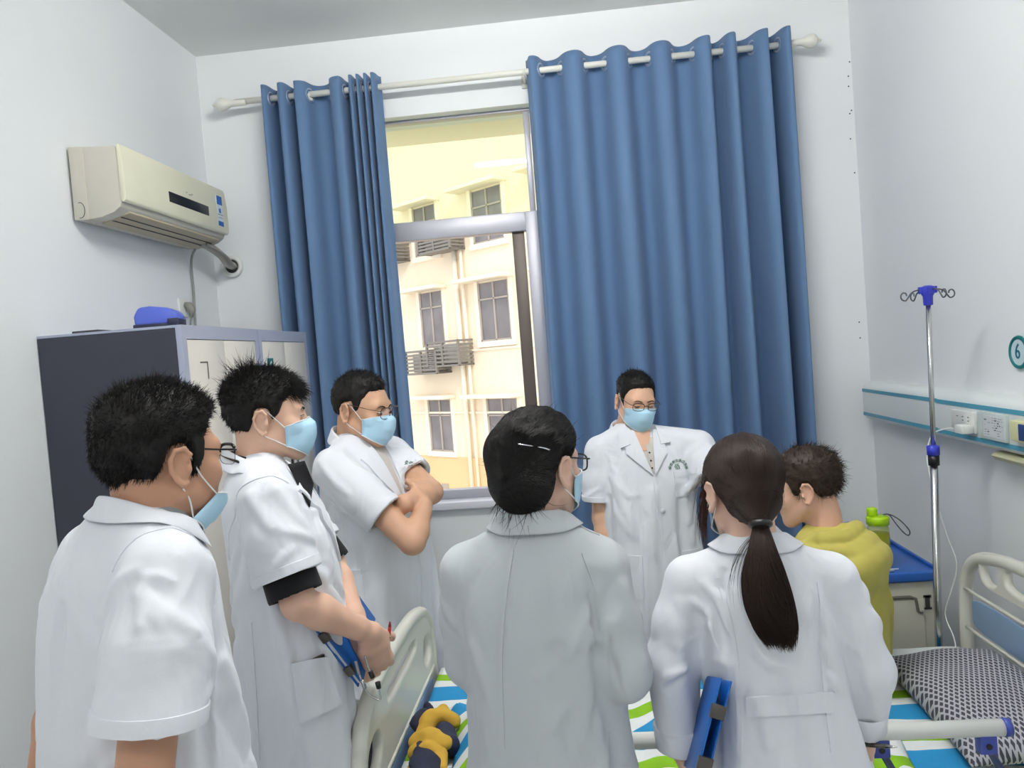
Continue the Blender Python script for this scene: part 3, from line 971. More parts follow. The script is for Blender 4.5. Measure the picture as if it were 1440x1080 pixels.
for k in range(len(edge)):
    a, c = edge[k], edge[(k + 1) % len(edge)]
    F.append((a, pn * pn + a, pn * pn + c, c))
po = add_obj('pillow', np_mesh('pillow', V, np.array(F)), M_pil, None, loc=(1.085, 2.285, 0.588))
po.rotation_euler = (0, rad(-3), rad(-2))
tag(po, 'dark grey pillow patterned with pale lozenges lying against the headboard', 'pillow')

tag(MB().box((0.862, 2.545, 0.545), (0.90, 2.575, 0.562)).build('charger_block', M_black, bevel=0.004), 'small black plug lying on the striped sheet beside the pillow', 'charger')

# ------------------------------------------------------------------ drip stand
M_blue = mat('royal_blue_plastic', srgb(54, 62, 186), 0.35)
iv = empty('drip_stand', (1.205, 2.868, 0), 0, 'slim steel drip stand with blue hook head beside the headboard', 'drip stand')
MB().tube([(0, 0, 0.02), (0.035, 0, 1.20)], 0.0125, 16).build('lower_pole', M_steel, iv, smooth=True)
MB().tube([(0.035, 0, 1.19), (0.046, 0, 1.745)], 0.0085, 16).build('upper_pole', M_steel, iv, smooth=True)
MB().lathe([(0.002, 0.0), (0.09, 0.0), (0.10, 0.008), (0.06, 0.02), (0.013, 0.03)], (0, 0, 0), 28).build('base', M_bedfr, iv, smooth=True)
cl = MB().lathe([(0.012, 1.205), (0.021, 1.207), (0.021, 1.238), (0.013, 1.242)], (0.034, 0, 0), 18).build('clamp', M_blue, iv, smooth=True)
MB().lathe([(0.012, 1.168), (0.0185, 1.17), (0.0185, 1.206), (0.012, 1.207)], (0.034, 0, 0), 18).build('clamp_grip', M_black, cl, smooth=True)
hd = MB()
hd.lathe([(0.009, 1.735), (0.0155, 1.737), (0.0165, 1.768), (0.022, 1.778), (0.024, 1.80), (0.010, 1.806)], (0.046, 0, 0), 16)
hd.box((0.016, -0.009, 1.778), (0.076, 0.009, 1.802)).box((0.037, -0.03, 1.778), (0.055, 0.03, 1.802))
hd.build('hook_head', M_blue, iv, bevel=0.002)
for a in (rad(10), rad(100), rad(190), rad(280)):
    c_, s_ = math.cos(a), math.sin(a)
    pp = [(0.02, 1.792), (0.045, 1.79), (0.062, 1.782), (0.073, 1.768), (0.083, 1.758), (0.096, 1.762), (0.10, 1.774), (0.093, 1.785), (0.081, 1.783), (0.078, 1.774)]
    MB().tube(spline([(0.046 + r * c_, r * s_, z) for r, z in pp], 5), 0.0026, 7).build('hook', mat('dark_wire_steel', srgb(96, 98, 102), 0.35, metal=0.7), iv, smooth=True)

# ------------------------------------------------------------------ bedhead service panel on the right wall
M_panel = mat('panel_white_enamel', srgb(226, 232, 232), 0.35)
M_teal = mat('panel_blue_stripe', srgb(86, 160, 186), 0.4)
pn_ = empty('bedhead_panel', (XR, 2.8, 1.312), 0, 'long white bedhead service panel with two blue stripes on the right wall', 'panel')


def panel_prof(d):
    return [(0, -0.095), (-d * 0.5, -0.094), (-d * 0.8, -0.086), (-d * 0.96, -0.072), (-d, -0.06), (-d, 0.052), (-d * 0.95, 0.07), (-d * 0.75, 0.088), (-d * 0.45, 0.095), (0, 0.096)]


extrude_y(panel_prof(0.078), 0.386, 1.20).build('end_section', M_panel, pn_, auto=40)
extrude_y(panel_prof(0.088), -1.3, 0.385).build('main_section', M_panel, pn_, auto=40)
for z in (0.054, -0.062):
    MB().box((-0.0795, 0.387, z - 0.008), (-0.07, 1.201, z + 0.008)).box((-0.0895, -1.3, z - 0.008), (-0.08, 0.384, z + 0.008)).build('stripe', M_teal, pn_)
MB().box((-0.02, 1.20, -0.092), (0, 1.205, 0.092)).build('end_cap', M_panel, pn_)
so_p = MB().box((-0.1, 0.075, -0.042), (-0.088, 0.245, 0.034)).build('socket_plate', M_white_pl, pn_, bevel=0.003)
hl_ = MB()
for (y, z) in ((0.155, 0.008), (0.115, 0.008)):
    hl_.box((-0.1012, y - 0.004, z + 0.004), (-0.0998, y + 0.004, z + 0.007)).box((-0.1012, y - 0.004, z - 0.009), (-0.0998, y + 0.004, z - 0.006))
hl_.box((-0.1012, 0.19, 0.012), (-0.0998, 0.2, 0.0145)).build('socket_slots', M_black, so_p)
# card holder with a printed card
ch = empty('card_holder', (XR - 0.0885, 2.765, 1.308), 0, 'clear plastic holder with a small printed card on the bedhead panel', 'card holder')
M_acr = mat('clear_acrylic', (0.9, 0.95, 0.95, 1), 0.08, trans=0.9, ior=1.45)
MB().box((-0.012, -0.092, -0.046), (0, 0.085, 0.046)).build('holder', mat('frosted_holder', srgb(206, 218, 216), 0.25), ch, bevel=0.002)
cd = MB().box((-0.0135, -0.088, -0.036), (-0.012, 0.045, 0.036)).build('card', mat('card_paper', srgb(214, 218, 222), 0.6), ch)
pr_ = MB()
rg = random.Random(5)
for k in range(8):
    z = 0.029 - k * 0.0082
    y = 0.036
    while y > -0.075:
        w = rg.uniform(0.004, 0.017)
        if rg.random() < 0.55:
            pr_.box((-0.0142, y - w, z), (-0.0134, y, z + rg.choice((0.0012, 0.0012, 0.0035))))
        y -= w + rg.uniform(0.004, 0.012)
pr_.build('card_print', mat('print_ink', srgb(70, 76, 90), 0.6), cd)
# cream call unit next to it and a cream lamp cover underneath
cu_ = empty('call_unit', (XR - 0.089, 2.53, 1.312), 0, 'cream call unit with a blue button panel beside the card holder', 'call unit')
MB().box((-0.03, -0.10, -0.034), (0, 0.085, 0.034)).build('body', mat('yellowed_plastic', srgb(226, 224, 176), 0.4), cu_, bevel=0.006)
MB().box((-0.034, -0.095, -0.026), (-0.029, 0.028, 0.026)).build('button_panel', mat('deep_blue_print', srgb(40, 70, 130), 0.4), cu_, bevel=0.002)
ln = extrude_y([(0, 0.01), (-0.06, 0.01), (-0.075, -0.004), (-0.06, -0.02), (0, -0.024)], -0.75, 0.02)
tag(ln.build('reading_lamp', mat('cream_diffuser', srgb(206, 204, 168), 0.4), bevel=0.004, loc=(XR - 0.004, 2.80, 1.205)), 'cream lamp cover fixed under the edge of the bedhead panel', 'lamp')

# phone charger with its cable running down to the bed
chg = empty('phone_charger', (XR - 0.101, 2.905, 1.288), 0, 'white phone charger in the socket with a thin cable trailing to the bed', 'charger')
MB().box((-0.042, -0.03, -0.017), (0, 0.03, 0.014)).build('plug_body', M_white_pl, chg, bevel=0.005)
cb = [(-0.03, 0.03, -0.003), (-0.05, 0.07, -0.006), (-0.085, 0.105, -0.03), (-0.11, 0.10, -0.11), (-0.115, 0.045, -0.24), (-0.10, 0.0, -0.38), (-0.085, -0.03, -0.48), (-0.105, -0.02, -0.58), (-0.13, -0.02, -0.66), (-0.14, -0.10, -0.716), (-0.17, -0.17, -0.733), (-0.22, -0.21, -0.736)]
MB().tube(spline(cb, 7), 0.0026, 7).build('cable', M_white_pl, chg, smooth=True)

# round bed number
nb_ = empty('bed_number_sign', (XR, 2.745, 1.553), 0, 'round white bed sign with a green rim and the number 6', 'sign')
MB().lathe([(0.001, -0.008), (0.05, -0.008), (0.052, 0)], (0, 0, 0), 40, 'x').build('disc', mat('sign_white', srgb(206, 226, 232), 0.3), nb_, smooth=False)
MB().tube([(-0.006, 0.05 * math.cos(t), 0.05 * math.sin(t)) for t in np.linspace(0, 2 * math.pi, 48, endpoint=False)], 0.0068, 10, closed=True).build('rim', mat('sign_green', srgb(18, 112, 116), 0.4), nb_, smooth=True)
MB().box((-0.008, -0.17, -0.022), (0, -0.045, 0.022)).build('name_strip', MATS['sign_white'], nb_, bevel=0.003)
text_mesh('numeral', '6', 0.066, mat('sign_numeral', srgb(20, 108, 128), 0.4), nb_, Matrix.Translation((-0.0088, 0.004, 0.001)) @ Matrix(((0, 0, -1, 0), (-1, 0, 0, 0), (0, 1.12, 0, 0), (0, 0, 0, 1))), 0.0008)
# nail holes and chips down the wall corner
sp = MB()
rg = random.Random(2)
for (z, dx) in ((3.0, 0.0), (2.93, 0.01), (2.88, 0.012), (2.76, 0.005), (2.745, 0.014), (2.62, 0.018), (2.45, 0.008), (1.70, 0.03), (1.62, 0.03)):
    sp.box((XR - 0.012 - dx, YB - 0.0015, z), (XR - 0.006 - dx, YB, z + 0.006))
tag(sp.build('wall_chips', M_dgrey), 'tiny dark nail holes down the right corner of the back wall', 'marks', kind='stuff')

# ------------------------------------------------------------------ bedside cabinet and what stands on it
M_cab = mat('cabinet_cream_plastic', srgb(196, 194, 180), 0.45)
M_cabtop = mat('cabinet_blue_top', srgb(44, 96, 178), 0.35)
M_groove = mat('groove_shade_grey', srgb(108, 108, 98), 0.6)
CB = (1.062, 3.225)
cab = empty('bedside_cabinet', (CB[0], CB[1], 0), 0, 'cream bedside cabinet with a blue top in the corner beyond the bed', 'cabinet')
MB().box((-0.215, -0.215, 0.03), (0.215, 0.215, 0.715)).build('body', M_cab, cab, bevel=0.012, seg=3)
MB().box((-0.23, -0.23, 0.712), (0.23, 0.23, 0.75)).build('top', M_cabtop, cab, bevel=0.008, seg=3)
MB().box((-0.23, 0.218, 0.75), (0.23, 0.23, 0.765)).box((0.218, -0.225, 0.75), (0.23, 0.23, 0.762)).build('top_lip', M_cabtop, cab, bevel=0.003)
dr = MB().box((-0.20, -0.222, 0.10), (0.172, -0.212, 0.645)).build('door', M_cab, cab, bevel=0.004)
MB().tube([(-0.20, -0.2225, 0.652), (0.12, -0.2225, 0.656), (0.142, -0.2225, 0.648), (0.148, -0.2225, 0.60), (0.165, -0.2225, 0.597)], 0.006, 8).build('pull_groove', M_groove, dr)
MB().lathe([(0.001, -0.224), (0.034, -0.224), (0.034, -0.218), (0.001, -0.218)], (-0.03, 0, 0.648), 24, 'y').build('finger_recess', mat('recess_grey', srgb(170, 168, 156), 0.6), dr)
MB().box((0.178, -0.2185, 0.607), (0.194, -0.2145, 0.656)).box((0.172, -0.2185, 0.648), (0.2, -0.2145, 0.658)).box((0.172, -0.2185, 0.604), (0.2, -0.2145, 0.611)).build('lock_slot', M_dgrey, cab)

M_botg = bpy.data.materials.new('green_tinted_plastic')
M_botg.use_nodes = True
b = bsdf(M_botg)
b.inputs['Base Color'].default_value = srgb(180, 196, 50)
b.inputs['Roughness'].default_value = 0.1
b.inputs['Alpha'].default_value = 0.42
M_lime = mat('lime_plastic', srgb(170, 214, 20), 0.35)
bt = empty('water_bottle', (1.118, 3.10, 0.75), rad(-20), 'green sports water bottle with lime lid and dark wrist strap', 'bottle')
MB().lathe([(0.001, 0.0), (0.040, 0.0), (0.043, 0.006), (0.0415, 0.06), (0.040, 0.11), (0.039, 0.15), (0.034, 0.162), (0.031, 0.168)], (0, 0, 0), 32).build('body', M_botg, bt, smooth=True)
MB().lathe([(0.001, 0.004), (0.0385, 0.005), (0.0395, 0.03), (0.0375, 0.13), (0.001, 0.131)], (0, 0, 0), 28).build('tea', mat('tea_liquid', srgb(140, 134, 28), 0.15, alpha=0.8), bt, smooth=True)
MB().lathe([(0.001, 0.006), (0.037, 0.008), (0.034, 0.03), (0.02, 0.045), (0.001, 0.04)], (0, 0, 0), 24).build('tea_leaves', mat('tea_leaves_brown', srgb(66, 58, 22), 0.8, bump=(160, 0.8, 0.01)), bt, smooth=True)
ld_ = MB().lathe([(0.033, 0.162), (0.041, 0.164), (0.042, 0.19), (0.036, 0.196), (0.001, 0.198)], (0, 0, 0), 30).build('lid', M_lime, bt, smooth=True)
MB().lathe([(0.018, 0.196), (0.0195, 0.2), (0.0195, 0.222), (0.016, 0.228), (0.001, 0.228)], (-0.018, 0.0, 0), 24).build('spout_cap', M_lime, ld_, smooth=True)
MB().tube(spline([(0.02, 0.0, 0.202), (0.042, 0.0, 0.200), (0.062, -0.005, 0.17), (0.088, -0.008, 0.135), (0.104, -0.008, 0.125), (0.108, -0.006, 0.142), (0.085, 0.006, 0.172), (0.055, 0.01, 0.195), (0.03, 0.008, 0.203)], 6), 0.0045, 8, flat=0.5).build('strap', mat('dark_strap', srgb(74, 76, 80), 0.6), bt, smooth=True)

bg = empty('plastic_packet', (1.03, 3.16, 0.75), rad(10), 'crinkled clear plastic packet standing behind the water bottle', 'packet')
M_pkt = mat('clear_packet_film', srgb(216, 220, 224), 0.12, alpha=0.5)
n = 14
U_, V_ = np.meshgrid(np.linspace(-1, 1, n), np.linspace(0, 1, n))
Pq = np.stack([U_ * 0.055 + 0.01 * V_ - 0.02 * V_, 0.018 * (1 - U_ ** 2) * (1 - V_ * 0.8), V_ * 0.165], -1).reshape(-1, 3)
Pq += 0.006 * np.stack([vnoise(Pq * 40, 51), vnoise(Pq * 40, 52), 0 * Pq[:, 0]], 1)
Pb = Pq * np.array([1, -1, 1]) 
F1 = [(j * n + i, j * n + i + 1, (j + 1) * n + i + 1, (j + 1) * n + i) for j in range(n - 1) for i in range(n - 1)]
m1 = MB().add(Pq, F1).add(Pb, [f[::-1] for f in F1])
m1.build('film', M_pkt, bg, smooth=True)
MB().box((-0.04, -0.004, 0.118), (0.035, 0.004, 0.15)).build('header_card', mat('header_card', srgb(200, 200, 190), 0.6), bg)
MB().box((-0.03, -0.008, 0.03), (0.03, 0.006, 0.10)).build('contents', mat('packet_grey', srgb(118, 122, 132), 0.5), bg, bevel=0.004)
for i, (px_, py_, l, r, lab) in enumerate(((1.105, 3.036, 0.115, 0.0032, 'thin white stick lying on the blue cabinet top, the longer one behind'), (1.10, 3.012, 0.075, 0.004, 'short pale stick lying at the front edge of the blue cabinet top'))):
    tag(MB().tube([(px_ - l / 2, py_, 0.75 + r), (px_ + l / 2, py_ + 0.003, 0.75 + r)], r, 8).build('swab_stick', M_white_pl if i == 0 else mat('pale_blue_wrap', srgb(150, 172, 210), 0.3), smooth=True), lab, 'stick', 'sticks on the cabinet')

# ------------------------------------------------------------------ soft-form modelling: smooth unions of simple solids turned into a mesh
F4 = np.float32


def smin(a, b, k):
    if k <= 1e-6:
        return np.minimum(a, b)
    h = np.maximum(k - np.abs(a - b), 0) / k
    return np.minimum(a, b) - h * h * (k * 0.25)


class SD:
    def __init__(s):
        s.ops = []

    def add(s, fn, c, r, k=0.0, op='u'):
        s.ops.append((fn, np.asarray(c, F4), float(r), float(k), op))
        return s

    def cap(s, a, b, ra, rb=None, k=0.0, op='u', sq=None):
        """Round cone from a to b."""
        a, b = np.asarray(a, F4), np.asarray(b, F4)
        rb = ra if rb is None else rb
        d = b - a
        L2 = F4(float(d @ d) + 1e-9)
        iL = F4(1) / L2
        ra, rb = F4(ra), F4(rb)

        def fn(P):
            q = P - a
            h = q @ d
            t = np.minimum(np.maximum(h * iL, 0), 1)
            e = np.einsum('ij,ij->i', q, q) - t * (2 * h - L2 * t)
            return np.sqrt(np.maximum(e, 0)) - (ra + (rb - ra) * t)
        return s.add(fn, (a + b) / 2, math.sqrt(L2) / 2 + float(max(ra, rb)), k, op)

    def chain(s, pts, rs, k=0.0, k0=None, op='u'):
        for i in range(len(pts) - 1):
            s.cap(pts[i], pts[i + 1], rs[i], rs[i + 1], (k if i or k0 is None else k0), op)
        return s

    def ell(s, c, r, k=0.0, op='u', R=None):
        c, r = np.asarray(c, F4), np.asarray(r, F4)
        mr = float(r.min())
        Rm = None if R is None else np.asarray(R, F4)

        def fn(P):
            q = P - c
            if Rm is not None:
                q = q @ Rm
            q = q / r
            k0 = np.sqrt(np.einsum('ij,ij->i', q, q))
            q = q / r
            k1 = np.sqrt(np.einsum('ij,ij->i', q, q)) + 1e-6
            return np.where(k0 < 0.4, (k0 - 1) * mr, k0 * (k0 - 1) / k1)
        return s.add(fn, c, float(r.max()), k, op)

    def box(s, c, h, r=0.005, k=0.0, op='u', R=None):
        c, h = np.asarray(c, F4), np.asarray(h, F4) - r
        Rm = None if R is None else np.asarray(R, F4)

        def fn(P):
            q = P - c
            if Rm is not None:
                q = q @ Rm
            q = np.abs(q) - h
            o = np.maximum(q, 0)
            return np.sqrt(np.einsum('ij,ij->i', o, o)) + np.minimum(q.max(1), 0) - r
        return s.add(fn, c, float(np.linalg.norm(h)) + r, k, op)

    def plane(s, p, n, k=0.0, op='i'):
        """Keep the side of the plane that n points away from."""
        p, n = np.asarray(p, F4), np.asarray(n, F4)
        n = n / np.linalg.norm(n)
        return s.add(lambda P: (P - p) @ n, p, 1e6, k, op)

    def loft(s, secs, n=2.3, k=0.0, op='u', cut=True):
        """Stack of rounded sections (z, half width, half depth, cx, cy)."""
        T = spline(sorted(secs, key=lambda q: q[0]), 8)
        Z = T[:, 0]
        ok = np.concatenate([[True], np.diff(np.maximum.accumulate(Z)) > 1e-6])
        T = T[ok].astype(F4)
        Z, A, B, CX, CY = [np.ascontiguousarray(T[:, i]) for i in range(5)]
        z0, z1 = float(Z[0]), float(Z[-1])

        def fn(P):
            z = P[:, 2]
            a, b = np.interp(z, Z, A), np.interp(z, Z, B)
            x, y = np.abs(P[:, 0] - np.interp(z, Z, CX)) / a, np.abs(P[:, 1] - np.interp(z, Z, CY)) / b
            d = ((x ** n + y ** n) ** (1 / n) - 1) * np.minimum(a, b)
            if cut:
                d = np.maximum(d, np.maximum(z0 - z, z - z1))
            return d.astype(F4)
        c = ((CX[0] + CX[-1]) / 2, (CY[0] + CY[-1]) / 2, (z0 + z1) / 2)
        return s.add(fn, c, math.hypot((z1 - z0) / 2, float(max(A.max(), B.max())) * 1.3) + 0.05, k, op)

    def sub(s, other, R, t, sc, rad_, k=0.0, op='u'):
        """Another solid placed with rotation R (columns = its axes), position t and scale sc."""
        R, t = np.asarray(R, F4), np.asarray(t, F4)
        return s.add(lambda P: sc * other(((P - t) @ R) / F4(sc)), t, rad_ * sc, k, op)

    def __call__(s, P, cc=None, cr=0.0, band=0.0):
        d = np.full(len(P), 0.5, F4)
        for fn, c, r, k, op in s.ops:
            if cc is not None and op in 'us' and float(np.linalg.norm(c - cc)) - r > cr + band + k:
                continue
            e = fn(P, cc, cr, band + k) if isinstance(fn, SD) else fn(P)
            if op == 'u':
                d = smin(d, e, k)
            elif op == 's':
                d = -smin(-d, e, k)
            else:
                d = -smin(-d, -e, k)
        return d

    def grad(s, P, e=0.002):
        g = np.stack([s(P + np.array(v, F4) * e) - s(P - np.array(v, F4) * e) for v in ((1, 0, 0), (0, 1, 0), (0, 0, 1))], 1)
        return g / (np.linalg.norm(g, axis=1)[:, None] + 1e-9)


def polygonize(sd, lo, hi, h):
    """Surface-nets mesh of the zero level of sd inside the box."""
    lo, hi = np.asarray(lo, F4), np.asarray(hi, F4)
    cs = 16
    nc = np.maximum(np.ceil((hi - lo) / (h * cs)).astype(int), 1)
    n = nc * cs
    G = np.ones(n, F4)
    ii = np.stack(np.meshgrid(*[np.arange(k) for k in nc], indexing='ij'), -1).reshape(-1, 3)
    cen = (lo + (ii * cs + (cs - 1) / 2) * h).astype(F4)
    cr = h * (cs / 2) * 1.7321
    d0 = sd(cen)
    loc = np.stack(np.meshgrid(*[np.arange(cs)] * 3, indexing='ij'), -1).reshape(-1, 3)
    for (a, b, c), p, d in zip(ii, cen, d0):
        sl = (slice(a * cs, a * cs + cs), slice(b * cs, b * cs + cs), slice(c * cs, c * cs + cs))
        if abs(d) > cr * 1.35 + 0.01:
            G[sl] = 1.0 if d > 0 else -1.0
        else:
            P = (lo + (loc + np.array([a, b, c]) * cs) * h).astype(F4)
            G[sl] = sd(P, p, cr, 0.02).reshape(cs, cs, cs)
    ins = G < 0
    sm = np.zeros(n - 1, np.uint8)
    corners = [(i, j, k) for i in (0, 1) for j in (0, 1) for k in (0, 1)]
    sl = lambda o: tuple(slice(o[i], n[i] - 1 + o[i]) for i in range(3))
    for o in corners:
        sm += ins[sl(o)]
    act = (sm > 0) & (sm < 8)
    idx = np.argwhere(act)
    if len(idx) == 0:
        return np.zeros((0, 3), F4), np.zeros((0, 4), np.int32)
    vals = np.stack([G[idx[:, 0] + o[0], idx[:, 1] + o[1], idx[:, 2] + o[2]] for o in corners], 1)
    acc = np.zeros((len(idx), 3), F4)
    cnt = np.zeros(len(idx), F4)
    for p in range(8):
        for q in range(p + 1, 8):
            dlt = np.array(corners[q]) - np.array(corners[p])
            if np.abs(dlt).sum() != 1:
                continue
            a, b = vals[:, p], vals[:, q]
            x = (a < 0) != (b < 0)
            t = np.where(x, a / np.where(x, a - b, 1), 0)
            acc += x[:, None] * (np.array(corners[p]) + t[:, None] * dlt)
            cnt += x
    V = lo + (idx + acc / cnt[:, None]) * h
    ci = np.full(act.shape, -1, np.int32)
    ci[act] = np.arange(len(idx))
    faces = []
    for ax in range(3):
        u, v = (ax + 1) % 3, (ax + 2) % 3
        s0 = [slice(None)] * 3
        s1 = [slice(None)] * 3
        s0[ax], s1[ax] = slice(0, n[ax] - 1), slice(1, n[ax])
        A, B = ins[tuple(s0)], ins[tuple(s1)]
        e = np.argwhere(A != B)
        e = e[(e[:, u] > 0) & (e[:, v] > 0) & (e[:, u] < n[u] - 1) & (e[:, v] < n[v] - 1)]
        flip = A[e[:, 0], e[:, 1], e[:, 2]]
        quad = []
        for (du, dv) in ((-1, -1), (0, -1), (0, 0), (-1, 0)):
            k = e.copy()
            k[:, u] += du
            k[:, v] += dv
            quad.append(ci[k[:, 0], k[:, 1], k[:, 2]])
        q = np.stack(quad, 1)
        q = np.where(flip[:, None], q, q[:, ::-1])
        faces.append(q[(q >= 0).all(1)])
    return V.astype(F4), np.concatenate(faces)


def vnormals(me):
    N = np.empty(len(me.vertices) * 3, F4)
    me.vertex_normals.foreach_get('vector', N)
    return N.reshape(-1, 3)


def relax(V, F, it=1, lam=0.5):
    """Laplacian smoothing of a quad mesh."""
    n = len(V)
    E = np.concatenate([F[:, [0, 1]], F[:, [1, 2]], F[:, [2, 3]], F[:, [3, 0]]])
    for _ in range(it):
        acc = np.zeros_like(V)
        c = np.zeros(n, F4)
        for a, b in ((0, 1), (1, 0)):
            for k in range(3):
                acc[:, k] += np.bincount(E[:, a], V[E[:, b], k], n).astype(F4)
            c += np.bincount(E[:, a], minlength=n)
        V = V + lam * (acc / np.maximum(c, 1)[:, None] - V)
    return V


def sd_object(name, sd, lo, hi, h, m, parent, disp=None, it=1):
    V, F = polygonize(sd, lo, hi, h)
    if it:
        V = relax(V, F, it)
    me = np_mesh(name, V, F)
    if disp is not None:
        N = vnormals(me)
        V = V + N * disp(V, N)[:, None]
        me.vertices.foreach_set('co', np.ascontiguousarray(V, F4).ravel())
        me.update()
    o = add_obj(name, me, m, parent)
    return o, V, F

# ------------------------------------------------------------------ people: head, hands, body, clothes
def skin_mat(name, col):
    m = mat(name, col, 0.48, spec=0.35, bump=(140, 0.12, 0.002), vary=(14, 0.03), sss=0.06)
    return m




def coat_cloth(name, col):
    """Pressed cotton: fine weave plus soft creases."""
    m = mat(name, col, 0.8, spec=0.15, sheen=0.08)
    tc = node(m, 'ShaderNodeTexCoord')
    n1 = node(m, 'ShaderNodeTexNoise', Scale=9.0, Detail=2.0, Distortion=1.2)
    n2 = node(m, 'ShaderNodeTexNoise', Scale=420.0)
    mpz = node(m, 'ShaderNodeMapping')
    mpz.inputs['Scale'].default_value = (1.0, 1.0, 0.55)
    link(m, tc.outputs['Object'], mpz.inputs['Vector'])
    link(m, mpz.outputs[0], n1.inputs['Vector'])
    link(m, tc.outputs['Object'], n2.inputs['Vector'])
    b1 = node(m, 'ShaderNodeBump', Strength=0.5, Distance=0.02)
    b2 = node(m, 'ShaderNodeBump', Strength=0.08, Distance=0.002)
    link(m, n1.outputs['Fac'], b1.inputs['Height'])
    link(m, n2.outputs['Fac'], b2.inputs['Height'])
    link(m, b1.outputs['Normal'], b2.inputs['Normal'])
    link(m, b2.outputs['Normal'], bsdf(m).inputs['Normal'])
    return m


M_coat = coat_cloth('white_coat_cotton', srgb(230, 233, 240))
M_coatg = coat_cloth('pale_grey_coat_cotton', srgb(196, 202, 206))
M_hair = mat('black_hair', (0.011, 0.010, 0.010, 1), 0.55, spec=0.22)
M_hairb = mat('dark_brown_hair', (0.022, 0.012, 0.009, 1), 0.45, spec=0.28)
M_hairp = mat('brown_hair', (0.030, 0.018, 0.012, 1), 0.5, spec=0.3)
M_mask = mat('mask_light_blue', srgb(188, 226, 248), 0.85, spec=0.1, bump=(260, 0.12, 0.002))
M_maskw = mat('mask_white_loop', srgb(236, 238, 240), 0.7)
M_blackcloth = mat('black_shirt_cloth', (0.012, 0.012, 0.014, 1), 0.8, spec=0.2, sheen=0.1)
M_greyshirt = mat('grey_shirt_cloth', srgb(150, 154, 156), 0.8)
M_trouser = mat('dark_trouser_cloth', (0.03, 0.032, 0.04, 1), 0.8)
M_shoe = mat('black_shoe_leather', (0.015, 0.015, 0.015, 1), 0.4)
M_glassf = mat('black_spectacle_frame', (0.01, 0.01, 0.012, 1), 0.25)
M_glassm = mat('bronze_spectacle_frame', srgb(96, 74, 58), 0.3, metal=0.7)
M_lens = bpy.data.materials.new('spectacle_lens')
M_lens.use_nodes = True
_nt = M_lens.node_tree
_nt.nodes.remove(_nt.nodes['Principled BSDF'])
_t = _nt.nodes.new('ShaderNodeBsdfTransparent')
_t.inputs[0].default_value = (0.94, 0.96, 0.95, 1)
_g = _nt.nodes.new('ShaderNodeBsdfGlossy')
_g.inputs['Roughness'].default_value = 0.03
_m = _nt.nodes.new('ShaderNodeMixShader')
_m.inputs[0].default_value = 0.1
_nt.links.new(_t.outputs[0], _m.inputs[1])
_nt.links.new(_g.outputs[0], _m.inputs[2])
_nt.links.new(_m.outputs[0], _nt.nodes['Material Output'].inputs[0])
M_sclera = mat('eye_white', srgb(214, 208, 202), 0.25)
M_iris = mat('eye_dark_iris', (0.012, 0.008, 0.006, 1), 0.15)


def head_solid(nose=1.0, ears=True, fat=1.0):
    """A head about the point between the ears: x right, y forward, z up (metres)."""
    H = SD()
    H.ell((0, -0.010, 0.046), (0.0735 * fat, 0.096, 0.081))
    H.ell((0, 0.030, 0.0), (0.063 * fat, 0.068, 0.085), 0.03)
    for s in (-1, 1):
        H.cap((s * 0.054 * fat, -0.002, -0.045), (s * 0.022, 0.070, -0.088), 0.020, 0.019, 0.03)
        H.ell((s * 0.043 * fat, 0.066, -0.018), (0.022, 0.022, 0.024), 0.022)
    H.ell((0, 0.062, -0.050), (0.040, 0.036, 0.048), 0.03)
    H.ell((0, 0.080, -0.094), (0.019, 0.018, 0.017), 0.022)
    H.cap((-0.040, 0.078, 0.030), (0.040, 0.078, 0.030), 0.013, 0.013, 0.02)
    for s in (-1, 1):
        H.ell((s * 0.032, 0.105, 0.011), (0.021, 0.018, 0.013), 0.014, 's')
        H.ell((s * 0.032, 0.083, 0.011), (0.0155, 0.0135, 0.0125), 0.004)
    H.cap((0, 0.090, 0.016), (0, 0.112 * nose, -0.026), 0.0085, 0.0115, 0.012)
    for s in (-1, 1):
        H.ell((s * 0.0125, 0.100, -0.028), (0.0085, 0.011, 0.008), 0.008)
    H.cap((-0.016, 0.093, -0.053), (0.016, 0.093, -0.053), 0.0065, 0.0065, 0.008)
    H.cap((-0.013, 0.092, -0.064), (0.013, 0.092, -0.064), 0.0075, 0.0075, 0.008)
    if ears:
        for s in (-1, 1):
            a = rad(24) * s
            R = np.array([[math.cos(a), math.sin(a), 0], [-math.sin(a), math.cos(a), 0], [0, 0, 1]])
            c = np.array([s * 0.079 * fat, -0.014, 0.001])
            Q = lambda x, y, z: c + R @ np.array([s * x, y, z])
            H.ell(c, (0.0062, 0.018, 0.030), 0.006, 'u', R)
            pts = [Q(0.004, 0.012 - 0.004, 0.006), Q(0.006, 0.016, 0.02), Q(0.007, 0.006, 0.031), Q(0.008, -0.009, 0.028), Q(0.009, -0.0175, 0.012), Q(0.008, -0.016, -0.008), Q(0.006, -0.008, -0.022), Q(0.004, 0.002, -0.032), Q(0.002, 0.010, -0.028)]
            H.chain(pts, [0.0028, 0.0036, 0.0042, 0.0044, 0.0044, 0.004, 0.0045, 0.0058, 0.0045], 0.003)
            H.ell(Q(0.009, 0.003, -0.004), (0.006, 0.009, 0.013), 0.004, 's', R)
            H.ell(Q(0.008, -0.003, 0.014), (0.004, 0.008, 0.008), 0.004, 's', R)
            H.ell(Q(0.003, 0.013, -0.006), (0.005, 0.005, 0.007), 0.004)
    return H


HEAD = head_solid()
SKULL = head_solid(ears=False)


def norm(v):
    v = np.asarray(v, float)
    return v / np.linalg.norm(v)


